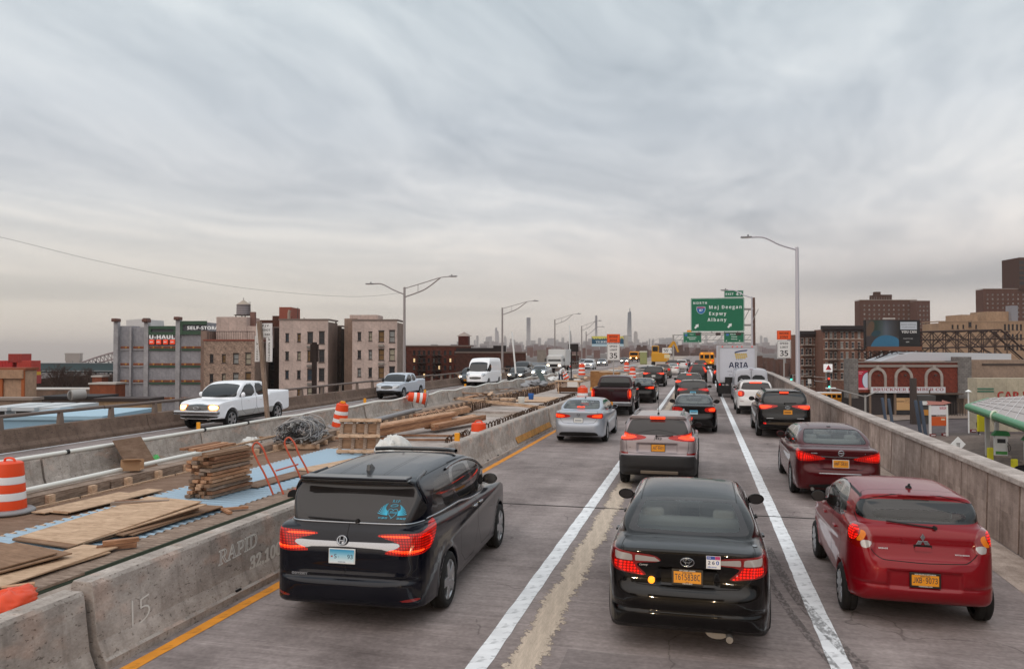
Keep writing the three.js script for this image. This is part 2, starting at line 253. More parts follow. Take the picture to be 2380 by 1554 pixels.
// wheels: one geometry per size and style, shared
const wheelKits = {};
function wheelKit(R, w, style) {
const k = R + '_' + w + style; if (wheelKits[k]) return wheelKits[k];
const r = R * (style === 'van' ? 0.6 : 0.7), hw = w / 2;
const tyre = lathe([[r, -hw * 0.8], [r + 0.02, -hw], [R - 0.04, -hw], [R - 0.01, -hw * 0.8], [R, -hw * 0.5], [R, -0.012], [R - 0.012, -0.006], [R - 0.012, 0.006], [R, 0.012], [R, hw * 0.5], [R - 0.01, hw * 0.8], [R - 0.04, hw], [r + 0.02, hw], [r, hw * 0.8]], 32).rotateZ(-Math.PI / 2);
const rim = [lathe([[0.001, -0.02], [r * 0.9, -0.03], [r * 0.92, hw * 0.55]], 28).rotateZ(-Math.PI / 2), lathe([[r * 0.9, hw * 0.55], [r * 0.93, hw * 0.86], [r, hw * 0.86], [r * 1.01, hw * 0.7]], 28).rotateZ(-Math.PI / 2), lathe([[0.001, hw * 0.8], [r * 0.16, hw * 0.8], [r * 0.22, hw * 0.6]], 14).rotateZ(-Math.PI / 2)];
const n = style === 'ten' ? 10 : style === 'van' ? 8 : 5, sw = style === 'ten' ? 0.025 : style === 'van' ? 0.05 : 0.062;
for (let i = 0; i < n; i++) { const s = prism([[-sw * 0.8, 0.02], [sw * 0.8, 0.02], [sw * (style === 'five' ? 0.75 : 0.9), r * 0.93], [-sw * (style === 'five' ? 0.75 : 0.9), r * 0.93]], 0.03, 0.005); s.rotateY(Math.PI / 2).translate(hw * 0.6, 0, 0).rotateX(i * 2 * Math.PI / n + 0.3); rim.push(s); }
const back = lathe([[0.001, -0.035], [r * 0.89, -0.045]], 20).rotateZ(-Math.PI / 2);
return (wheelKits[k] = { tyre, rim: joined(rim.slice(1)), well: joined([rim[0], back]) });
}
function surfZ(F, x, y, from = -0.12, dir = 1, to = 3) { let u = from; for (let i = 0; i < 400 && Math.abs(u - from) < to; i++) { const d = F(x, u, y); if (d < 0.001) break; u += dir * Math.max(d * 0.7, 0.002); } return u; }
function surfX(F, u, y) { let x = 1.4; for (let i = 0; i < 200 && x > 0; i++) { const d = F(x, u, y); if (d < 0.001) break; x -= Math.max(d * 0.7, 0.002); } return x; }
function surfY(F, x, u) { let y = 3; for (let i = 0; i < 300 && y > 0; i++) { const d = F(x, u, y); if (d < 0.001) break; y -= Math.max(d * 0.7, 0.002); } return y; }
function lean(F, x, u, y) { const e = 0.02; return Math.atan2(F(x, u, y + e) - F(x, u, y - e), -(F(x, u + e, y) - F(x, u - e, y))); }
function onRear(F, w, h, d, x, y, off = 0.004) { const u = surfZ(F, x, y), a = lean(F, x, u, y), g = flat(new THREE.BoxGeometry(w, h, d)); g.rotateX(-a); return g.translate(x, y + Math.sin(a) * off, -u + Math.cos(a) * off); }
// flat print standing 3 mm proud of the rear of a car: badge, sticker, plate
function printOnRear(F, name, t, w, h, x, y, parent, more = {}) {
const u = surfZ(F, x, y), a = lean(F, x, u, y), off = more.off ?? 0.006, g = new THREE.PlaneGeometry(w, h); g.rotateX(-a); g.translate(x, y + Math.sin(a) * off, -u + Math.cos(a) * off);
return part(name, g, new THREE.MeshStandardMaterial({ map: t, transparent: !!more.alpha, alphaTest: more.alpha ? 0.4 : 0, roughness: more.rough ?? 0.4, metalness: more.metal ?? 0 }), parent, more.label);
}
function makeCar(S, name, label, category, p, turn, group) {
const F = carField(S), m = carMesh(S, F), t = thing(name, label, category, p, turn, group); let body = m.T;
const pieces = [], pools = {};
for (const q of S.pieces) {
const [view, filt] = VIEW[q.v || 's'], poly = q.p && chaikin(q.p, q.soft ?? 2), shift = q.line ?? 0;
let g = q.g ? (x, u, y) => q.g(Math.abs(x), u, y) : (x, u, y) => { const c = view(x, u, y, S); return sdPoly(poly, c[0], c[1]); };
const side = q.only, keep = (c) => (!q.v || filt(c, S)) && (!q.f || q.f(Math.abs(c[0]), c[1], c[2], c[3], c[4], c[5])) && (!side || c[0] * side > 0);
const src = q.from ? pools[q.from] : body; let got, rest;
if (q.line) { const [a, out] = cutMesh(m, src, (x, u, y) => g(x, u, y) - q.line, keep), [b, band] = cutMesh(m, a, (x, u, y) => g(x, u, y) + q.line); got = band; rest = out.concat(b); }
else { [got, rest] = cutMesh(m, src, g, keep); if (q.seam) { const [a, band] = cutMesh(m, got, (x, u, y) => g(x, u, y) + q.seam); got = a; pieces.push(['window_seal', q.sealMat || M.gap, band]); } }
if (q.from) pools[q.from] = rest; else body = rest;
if (q.keep) pools[q.keep] = got; else pieces.push([q.n, q.m || M.gap, got, q.pair, q.label]);
if (q.keep) pieces.push([q.n, q.m, null, q.pair, q.label, q.keep]);
}
part('body', poolGeo(m, body), S.paint, t);
const byName = new Map();
for (const [n, mat, tris0, pair, lab, pool] of pieces) {
const tris = tris0 || pools[pool]; if (!tris || !tris.length) continue;
if (pair) { for (const s of [-1, 1]) { const half = []; for (let i = 0; i < tris.length; i += 3) if ((m.P[tris[i] * 3] + m.P[tris[i + 1] * 3] + m.P[tris[i + 2] * 3]) * s > 0) half.push(tris[i], tris[i + 1], tris[i + 2]); if (half.length) part(n, poolGeo(m, half), mat, t, lab); } }
else { const k = n + mat.uuid; byName.set(k, byName.has(k) ? [n, mat, byName.get(k)[2].concat(tris), lab] : [n, mat, tris, lab]); }
}
for (const [n, mat, tris, lab] of byName.values()) part(n, poolGeo(m, tris), mat, t, lab);
part('underbody', rbox(S.W * .74, .14, S.L * .72, .04, 0, S.rw * .85, -S.L / 2), M.black, t);
// wheels
const kit = wheelKit(S.rw, S.tw || 0.21, S.rim || 'five');
for (const c of S.wheels) for (const s of [-1, 1]) {
const w = new THREE.Group(); w.name = 'wheel'; t.add(w); w.position.set(s * (S.W / 2 - (S.tw || 0.21) / 2 - 0.015), S.rw, -c); if (s < 0) w.rotation.y = Math.PI;
part('tyre', kit.tyre, M.rubber, w); if (!S.far) part('brake_disc', kit.well, M.black, w); part('rim', kit.rim, S.rimMat || M.alloy, w);
}
// mirrors
if (S.mirror) for (const s of [-1, 1]) {
const [mu, my, mw = 0.2, mh = 0.14] = S.mirror, x = surfX(F, mu, my - 0.05), g = new THREE.SphereGeometry(1, 16, 12); g.scale(mw / 2, mh / 2, 0.08); const a = g.attributes.position; for (let i = 0; i < a.count; i++) if (a.getZ(i) > 0.01) a.setZ(i, 0.01); g.computeVertexNormals(); g.rotateY(s * 0.15).translate(s * (x + mw * 0.55), my, -mu);
const o = part('wing_mirror', [flat(g), rod([s * (x - 0.02), my - 0.04, -mu], [s * (x + mw * 0.35), my - 0.035, -mu], 0.022, 6)], S.mirrorMat || S.paint, t);
if (!S.far) { const q = new THREE.CircleGeometry(1, 20); q.scale(mw * 0.42, mh * 0.40, 1).rotateY(s * 0.15 + (0)).translate(s * (x + mw * 0.55), my, -mu + 0.014); part('mirror_glass', q, M.tint, o); }
}
return { t, F, S };
}
// plates
function plateTex(bg, ink, main, top, bottom, top2, frame) {
return canvasTex(256, 128, (g, w, h) => { g.fillStyle = frame || bg; g.fillRect(0, 0, w, h); g.fillStyle = bg; if (typeof bg !== 'string') { } g.fillRect(8, 14, w - 16, h - 28); g.fillStyle = ink; g.textAlign = 'center'; g.font = 'bold 62px monospace'; g.save(); g.translate(w / 2, 88); g.scale(222 / Math.max(g.measureText(main).width, 10), 1.15); g.fillText(main, 0, 0); g.restore(); g.font = 'bold 17px sans-serif'; g.fillText(top || '', w / 2, 32); g.font = 'bold 13px sans-serif'; g.fillText(bottom || '', w / 2, 111); if (top2) { g.fillStyle = '#e8e4da'; g.font = 'bold 14px sans-serif'; g.fillText(top2[0], w / 2, 12); g.fillText(top2[1], w / 2, 125); } });
}
const plateBlank = plateTex('#d98d14', '#1a2038', 'HWK 4471'.replace(/./g, ' '), '', ''), plateWhite = canvasTex(64, 32, (g, w, h) => { g.fillStyle = '#dcdcd8'; g.fillRect(0, 0, w, h); g.fillStyle = '#6c7078'; for (let i = 0; i < 6; i++) g.fillRect(9 + i * 8, 11, 5, 12); }), plateBlue = canvasTex(64, 32, (g, w, h) => { const q = g.createLinearGradient(0, 0, 0, h); q.addColorStop(0, '#3f9fc4'); q.addColorStop(1, '#cfe4ea'); g.fillStyle = q; g.fillRect(0, 0, w, h); g.fillStyle = '#24415a'; for (let i = 0; i < 6; i++) g.fillRect(9 + i * 8, 10, 5, 12); });
const plateGold = canvasTex(64, 32, (g, w, h) => { g.fillStyle = '#d98d14'; g.fillRect(0, 0, w, h); g.fillStyle = '#5a3a10'; for (let i = 0; i < 7; i++) g.fillRect(7 + i * 7, 11, 5, 12); });
function addPlate(c, t, x, y, frame = M.plateFrame, off = 0.012, w = 0.30, h = 0.152) {
const u = surfZ(c.F, x, y), a = lean(c.F, x, u, y) * 0.6, b = rbox(w + 0.025, h + 0.02, 0.014, 0.006); b.rotateX(-a).translate(x, y + Math.sin(a) * off, -u + Math.cos(a) * off); const o = part('license_plate', b, frame, c.t);
const g = new THREE.PlaneGeometry(w, h); g.rotateX(-a).translate(x, y + Math.sin(a) * (off + 0.009), -u + Math.cos(a) * (off + 0.009)); part('plate_print', g, new THREE.MeshStandardMaterial({ map: t, roughness: 0.45 }), o);
}
function addWiper(c, x0, y0, x1, y1) { const P = (x, y, o) => [x, y, -surfZ(c.F, x, y) + o]; const pts = []; for (let i = 0; i <= 6; i++) { const x = mix(x0, x1, i / 6), y = mix(y0, y1, i / 6); pts.push(P(x, y, 0.025)); } part('rear_wiper', [tube(pts, 0.009, 14, 5), rod(P(x0, y0, 0.0), P(x0, y0, 0.05), 0.022, 8)], M.black, c.t); }
// seats and shelves behind clear glass; u: where the rear window meets the shelf, y: shelf height
function addCabin(c, u, y, k = 1) {
const t = c.t, w = c.S.W; part('parcel_shelf', rbox(w - .5, .04, .62, .015, 0, y - .03, -u - .25), M.trim, t); part('cabin_floor', box(w - .45, .03, 2.6, 0, .55, -u - 1.6), M.trim, t); part('rear_seat', rbox(w - .55, .62, .2, .07, 0, y - .22, -u - .66, 3), M.seat, t);
for (const x of [-.42, .42]) { part('head_rest', rbox(.27, .17, .10, .05, x * k, y + .10, -u - .68, 3), M.seat, t); const o = part('front_seat', rbox(.5, .6, .16, .07, x * .9 * k, y - .2, -u - 1.62, 3), M.seat, t); part('head_rest', rbox(.28, .19, .11, .05, x * .9 * k, y + .2, -u - 1.6, 3), M.seat, o); }
part('dashboard', rbox(w - .4, .22, .5, .08, 0, y - .14, -u - 2.6), M.trim, t); part('inner_mirror', rbox(.24, .07, .03, .02, 0, y + .22, -u - 2.15), M.black, t);
}
function addFin(c, u, k = 1) { const y = surfY(c.F, 0, u); part('aerial_fin', prism([[0, 0], [0.02 * k, 0.06 * k], [0.05 * k, 0.068 * k], [0.17 * k, 0.0]], 0.03 * k, 0.006).rotateY(Math.PI / 2).translate(-0.015 * k, y - 0.008, -u), M.gloss, c.t); }
// ---------- surfaces ----------
const T = {};
T.concrete = tex(512, 512, (u, v) => { const a = smp(NA, u, v), b = smp(NB, u * 2, v * 2), c = smp(NC, u * 2, v * 2), st = smp(NB, u * 3, v * 0.4 + .3), k = 0.60 + (a - .5) * .20 + (b - .5) * .10 + (c - .5) * .10 + (st - .5) * .07, pit = smp(NC, u * 3 + .4, v * 3) > .82 ? -.10 : 0; return [k + .055 + pit, k + .01 + pit, k - .02 + pit]; });
T.stained = tex(512, 512, (u, v) => { const a = smp(NA, u + .3, v), b = smp(NB, u * 2, v * 2), c = smp(NC, u * 2, v * 2), st = smp(NB, u * 5 + .2, v * .25), k = .655 + (a - .5) * .18 + (b - .5) * .12 + (c - .5) * .08 - sstep(.55, .85, st) * .06 - (smp(NC, u * 1.3 + .7, v * 1.3) > .86 ? .18 : 0); const rust = sstep(.62, .8, smp(ND, u * 1.5 + .5, v * 1.5 + .2)) * .06; return [k + .035 + rust, k + .003 + rust * .3, k - .022]; });
T.streaked = tex(512, 512, (u, v) => { const a = smp(NA, u, v), b = smp(NB, u * 2, v * 2), c = smp(NC, u * 2, v * 2), s1 = smp(NB, u * 2.2, v * .18), s2 = smp(NC, u * .5, v * .06), k = .62 + (a - .5) * .14 + (b - .5) * .08 + (c - .5) * .08 + (s1 - .5) * .15 + (sstep(.5, .75, smp(NA, u * .8, v * .25)) - .3) * -.09; return [k + .05, k - .005, k - .035]; });
T.road = tex(1024, 2048, (u, v) => {   // 12 m x 24 m of grooved concrete deck
const a = smp(NA, u * 2, v * 4), b = smp(NB, u * 3, v * 6), c = smp(NC, u * 5, v * 10), tine = smp(NB, u * .8, v * 34) - .5, tine2 = smp(NC, u * .35, v * 9 + .3) - .5, streak = smp(NA, u * 5 + .2, v * .35) - .5, X = u * 12 % 3.55, oil = Math.exp(-Math.pow((X - 1.15) / .35, 2)) * sstep(.35, .75, smp(NA, u * 2 + .6, v * .8)), scr = sstep(.72, .9, smp(NC, u * .25, v * 12)), blot = sstep(.56, .78, smp(ND, u * 3 + .1, v * 5 + .4)), crack = Math.abs(smp(ND, u * 2 + .2, v * 4 + .7) - .5) < .004 && smp(NA, u * 3, v * 4) > .5 ? .12 : 0;
const k = .54 + (a - .5) * .10 + (b - .5) * .07 + (c - .5) * .09 + tine * .055 + tine2 * .05 + streak * .11 - blot * .06 - crack - oil * .06 + scr * .05; return [k + .030, k, k - .006];
});
T.asphalt = tex(512, 512, (u, v) => { const k = .42 + (smp(NA, u, v) - .5) * .14 + (smp(NB, u * 4, v * 4) - .5) * .08 + (smp(NC, u * 4, v * 4) - .5) * .08; return [k + .03, k + .005, k]; });
T.wood = tex(512, 512, (u, v) => { const g = smp(NB, u * .6, v * 9), f = smp(NC, u * .5, v * 5), a = smp(NA, u, v * 2), kn = sstep(.80, .9, smp(ND, u * 3, v * 4)), k = .60 + (g - .5) * .20 + (f - .5) * .10 + (a - .5) * .20 - kn * .12; return [k + .14, k + .015, k - .095]; });
T.oldWood = tex(512, 512, (u, v) => { const g = smp(NB, u * .6, v * 9), f = smp(NC, u * .5, v * 5), a = smp(NA, u, v * 2), k = .46 + (g - .5) * .22 + (f - .5) * .12 + (a - .5) * .18; return [k + .07, k - .01, k - .07]; });
T.ply = tex(512, 512, (u, v) => { const g = smp(NB, u * .8, v * 4 + .15 * smp(NA, u, v)), f = smp(NC, u * .4, v * 4), a = smp(NA, u * 2, v * 2), k = .62 + (g - .5) * .12 + (f - .5) * .07 + (a - .5) * .15, d = sstep(.6, .9, smp(NB, u * 1.4 + .6, v * 1.4)) * .07; return [k + .12 - d, k + .015 - d, k - .075 - d]; });
T.brownPly = tex(512, 512, (u, v) => { const g = smp(NB, u * .6, v * 6), a = smp(NA, u * 2, v * 2), c = smp(NC, u, v * 3), k = .42 + (g - .5) * .09 + (a - .5) * .11 + (c - .5) * .06; return [k + .06, k - .045, k - .12]; });
T.brick = tex(512, 512, (u, v) => { const ro = Math.floor(v * 32), cu = u * 12 + (ro % 2) * .5, jx = Math.abs(cu - Math.round(cu)) < .035, jy = Math.abs(v * 32 - Math.round(v * 32)) < .09, h = smp(NC, Math.floor(cu) * .137, ro * .0913), k = .62 + (h - .5) * .30 + (smp(NA, u * 2, v * 2) - .5) * .22; return jx || jy ? [.60, .58, .56] : [k, k * .97, k * .95]; });
T.stucco = tex(512, 512, (u, v) => { const k = .80 + (smp(NA, u, v) - .5) * .14 + (smp(NB, u * 3, v * 3) - .5) * .08 + (smp(NC, u * 2, v * 2) - .5) * .05 - sstep(.6, .8, smp(NB, u * 4, v * .3)) * .06; return [k, k, k]; });
T.block = tex(512, 512, (u, v) => { const ro = Math.floor(v * 8), cu = u * 4 + (ro % 2) * .5, j = Math.abs(cu - Math.round(cu)) < .03 || Math.abs(v * 8 - Math.round(v * 8)) < .05, h = smp(NC, Math.floor(cu) * .21, ro * .13), k = .72 + (h - .5) * .14 + (smp(NA, u, v) - .5) * .16; return j ? [.5, .5, .5] : [k, k, k]; });
const mapMat = (t, color, rough = .85, sx = 2, sy = sx, more = {}) => new THREE.MeshStandardMaterial({ map: tiled(t, sx, sy), color: hex(color), roughness: rough, ...more });
const bumped = (t, color, rough, sx, sy, bump = .004) => mapMat(t, color, rough, sx, sy, { bumpMap: tiled(t, sx, sy), bumpScale: bump });
const W = {
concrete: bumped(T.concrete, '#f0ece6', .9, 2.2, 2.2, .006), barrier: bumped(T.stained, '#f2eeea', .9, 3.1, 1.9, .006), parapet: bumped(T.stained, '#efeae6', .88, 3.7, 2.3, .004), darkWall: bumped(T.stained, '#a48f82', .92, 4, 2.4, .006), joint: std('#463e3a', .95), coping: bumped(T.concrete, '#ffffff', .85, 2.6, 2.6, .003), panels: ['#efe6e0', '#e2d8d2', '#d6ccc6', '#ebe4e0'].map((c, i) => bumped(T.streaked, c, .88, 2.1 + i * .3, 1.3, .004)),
wood: mapMat(T.wood, '#ffffff', .75, 1.2), woods: ['#fff4ec', '#f4dccb', '#d6bba8', '#e8ccb6', '#b99f8e'].map((c) => mapMat(T.wood, c, .78, 1.2)), old: mapMat(T.oldWood, '#ffffff', .85, 1.2), ply: mapMat(T.ply, '#fff8ec', .8, 2.4, 1.2), oldPly: mapMat(T.ply, '#b9a796', .85, 2.2, 1.1), brownPly: mapMat(T.brownPly, '#ffffff', .9, 2.4, 1.2),
galv: std('#9db4c4', .42, .35), pvc: std('#e6e4dc', .35), orange: std('#e8470f', .45), reflect: std('#e4e2e2', .3), rust: std('#5a3a24', .85, .2), rebar: std('#4a3526', .8, .3), steelGrey: std('#a5a19d', .6, .15), pole: std('#a09896', .45, .5), whitePole: std('#c3c0c6', .4, .4), greenBeam: std('#3b4536', .7), tarp: std('#d9d8d4', .55), greyTarp: std('#8d8b8c', .5), yellow: std('#e79a12', .5), card: std('#a98666', .85),
};
// ---------- ground, decks, painted lines ----------
const GY = -7.2, FAR = -430;
function sheet(x0, x1, z0, z1, y, sx, sz, nx = 1, nz = 1) { const g = new THREE.PlaneGeometry(x1 - x0, z0 - z1, nx, nz).rotateX(-Math.PI / 2).translate((x0 + x1) / 2, y, (z0 + z1) / 2), p = g.attributes.position, u = g.attributes.uv; for (let i = 0; i < p.count; i++) u.setXY(i, p.getX(i) / sx, -p.getZ(i) / sz); return g; }
struct('ground', (() => { const g = sheet(-20000, 20000, 14000, -26000, GY, 15, 15, 1600, 1), p = g.attributes.position; for (let i = 0; i < p.count; i++) if (p.getX(i) < -25) p.setY(i, GY + (p.getX(i) + 25) * 0.026); return g; })(), (() => { const m = mapMat(T.asphalt, '#b5aaa4', .95, 1);  return m; })());
struct('bridge_deck', [box(12.6, 1.2, 450, -.6, -.62, -205), box(6.6, 1.2, 450, -18.2, -.62, -205), box(8.2, 1.0, 450, -10.7, -.62, -205), ...Array.from({ length: 14 }, (_, i) => box(26, 6.2, 1.4, -8.5, -4.2, 10 - i * 32))], W.concrete);
const roadMat = new THREE.MeshStandardMaterial({ map: T.road, color: hex('#f2eae6'), roughness: .82, bumpMap: T.road, bumpScale: .006 });
struct('road', sheet(-6.5, 5.2, 18, FAR, .0, 12, 24), roadMat);
struct('road', sheet(-21.3, -14.9, 18, FAR, .0, 12, 24), roadMat);
struct('gutter_strip', sheet(4.1, 4.78, 18, -120, .005, 2.2, 2.2), mapMat(T.concrete, '#fff6ee', .9, 1));
// a painted strip with worn, wavering edges
function strip(x, w, z0, z1, y, ragged, step = .25, drift = 0) {
const p = [], uv = [], idx = []; let k = 0;
for (let z = z0; z >= z1; z -= step, k++) { const c = x + drift * Math.sin(z * .31); p.push(c - w / 2 + rr(-1, 1) * ragged, y, z, c + w / 2 + rr(-1, 1) * ragged, y, z); uv.push(0, z / 1.5, w / 1.5, z / 1.5); if (k) idx.push(2 * k - 2, 2 * k - 1, 2 * k, 2 * k - 1, 2 * k + 1, 2 * k); }
const g = new THREE.BufferGeometry(); g.setAttribute('position', new THREE.Float32BufferAttribute(p, 3)); g.setAttribute('uv', new THREE.Float32BufferAttribute(uv, 2)); g.setIndex(idx); g.computeVertexNormals(); return g;
}
reseed(5);
const whitePaint = new THREE.MeshStandardMaterial({ map: tex(128, 512, (u, v) => { const k = .88 + (smp(NA, u, v * 2) - .5) * .14 - sstep(.62, .8, smp(NB, u * 2, v * 3)) * .16; return [k, k + .005, k + .01]; }), roughness: .7 });
struct('lane_line', strip(-2.21, .215, 4, -200, .005, .006), whitePaint); struct('lane_line', strip(1.36, .215, 4, -200, .005, .006), whitePaint);
struct('edge_line', strip(-5.6, .16, 4, -200, .005, .006), new THREE.MeshStandardMaterial({ map: tex(128, 512, (u, v) => { const k = 1 + (smp(NA, u, v * 2) - .5) * .16 - sstep(.6, .8, smp(NB, u * 2, v * 3)) * .12; return [.90 * k, .58 * k, .15 * k]; }), roughness: .7 }));
{ const A = tex(128, 1024, (u, v) => { const d = Math.abs(u - .5 + (smp(NA, .3, v * 2) - .5) * .3) * 2, k = sstep(.66, .52, d + (smp(NB, u * .4, v * 5) - .5) * .42 + (smp(NC, u * .3, v * 3) - .5) * .35); return [k, k, k]; }, false), g = sheet(-2.05, -1.52, 4, -80, .004, 1, 1), u = g.attributes.uv, p = g.attributes.position; for (let i = 0; i < p.count; i++) u.setXY(i, (p.getX(i) + 2.05) / .53, -p.getZ(i) / 5); struct('scraped_strip', g, new THREE.MeshStandardMaterial({ map: tiled(T.stucco, .3, .2), color: hex('#ead6c0'), roughness: .9, transparent: true, alphaMap: A })); }
struct('lane_line_far', [strip(-17.9, .12, 4, -200, .005, .004), strip(-20.9, .12, 4, -200, .005, .004)], whitePaint);
struct('patch', sheet(-1.4, 1.1, 2, -8.2, .0035, 12, 24), mapMat(T.road, '#d9d2cf', .8, 1, 1));
// rubber left by a tyre across the right hand line
for (const [x0, x1, zz0, zz1, w] of [[1.05, 1.75, -13.2, -7.6, .16], [.85, 1.55, -13.0, -7.2, .10]]) { const p = [], idx = []; for (let i = 0; i <= 24; i++) { const t = i / 24, x = mix(x0, x1, t * t), z = mix(zz0, zz1, t), ww = w * (.6 + .4 * Math.sin(t * 3)); p.push(x - ww / 2, .0085, z, x + ww / 2, .0085, z); if (i) idx.push(2 * i - 2, 2 * i - 1, 2 * i, 2 * i - 1, 2 * i + 1, 2 * i); } const g = new THREE.BufferGeometry(); g.setAttribute('position', new THREE.Float32BufferAttribute(p, 3)); g.setAttribute('uv', new THREE.Float32BufferAttribute(p.filter((_, i) => i % 3 !== 1), 2)); g.setIndex(idx); g.computeVertexNormals(); struct('tyre_mark', g, new THREE.MeshStandardMaterial({ color: hex('#4a4543'), roughness: .8, transparent: true, opacity: .42, alphaMap: tex(64, 64, (u, v) => { const k = sstep(.35, .6, smp(NC, u, v * .2)); return [k, k, k]; }, false) })); }
struct('deck_joint', [box(11, .012, .05, -.8, .002, -15.6), box(11, .012, .05, -.8, .002, -38.5), box(11, .012, .05, -.8, .002, -70)], std('#2c2827', .9));
// ---------- right hand parapet of upright panels with a pale coping ----------
{
const h = (z) => 1.10 + .33 * sstep(-26, -62, z);
const t = thing('parapet_wall', 'long grey concrete parapet of upright panels along the right edge of the road', 'parapet', [4.8, 0, 0]);
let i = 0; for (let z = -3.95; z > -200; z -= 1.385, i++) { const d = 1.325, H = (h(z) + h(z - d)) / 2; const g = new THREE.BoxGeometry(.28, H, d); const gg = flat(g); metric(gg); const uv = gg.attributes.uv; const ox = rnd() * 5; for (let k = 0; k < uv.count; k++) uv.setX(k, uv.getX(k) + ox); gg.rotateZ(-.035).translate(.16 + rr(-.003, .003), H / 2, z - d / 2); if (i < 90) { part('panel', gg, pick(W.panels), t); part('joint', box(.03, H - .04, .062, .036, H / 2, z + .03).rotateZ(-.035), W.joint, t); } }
part('backing', box(.2, .95, 230, .28, .47, -90), M.gap, t);
const cop = []; for (let z = -3.9; z > -200; z -= 4.156) { const L = 4.13, H = (h(z) + h(z - L)) / 2; const g = rbox(.42, .10, L, .02, .17, H + .045, z - L / 2); const tilt = Math.atan2(h(z - L) - h(z), L); part('coping', g.translate(-.17, -H, -(z - L / 2)).rotateX(tilt).translate(.17, H, z - L / 2), W.coping, t); }
struct('deck_edge', box(1.0, 1.4, 230, 5.5, -.75, -95), W.concrete);
}
// ---------- precast barriers ----------
function barrierGeo(len, H = .82, hw = .30, top = .10) {
const half = [[hw, 0], [hw, .07], [hw - .03, .09], [.195, .26], [top + .02, H - .03], [top, H]], pts = half.concat(half.slice().reverse().map(([x, y]) => [-x, y])), g = prism(pts, len - .06, .012); return g.translate(0, .012, -len + .03);
}
const scrawl = (draw, w = 256, h = 256) => canvasTex(w, h, (g) => { g.clearRect(0, 0, w, h); g.strokeStyle = g.fillStyle = 'rgba(236,232,224,.95)'; g.lineWidth = 9; g.lineCap = 'round'; g.lineJoin = 'round'; draw(g); });
function chalk(t, map, w, h, x, y, z, face = 1, lean = .11) { const g = new THREE.PlaneGeometry(w, h).rotateX(-lean).rotateY(face * Math.PI / 2).translate(x, y, z); part('paint_mark', g, new THREE.MeshStandardMaterial({ map, transparent: true, roughness: .9, opacity: .8 }), t); }
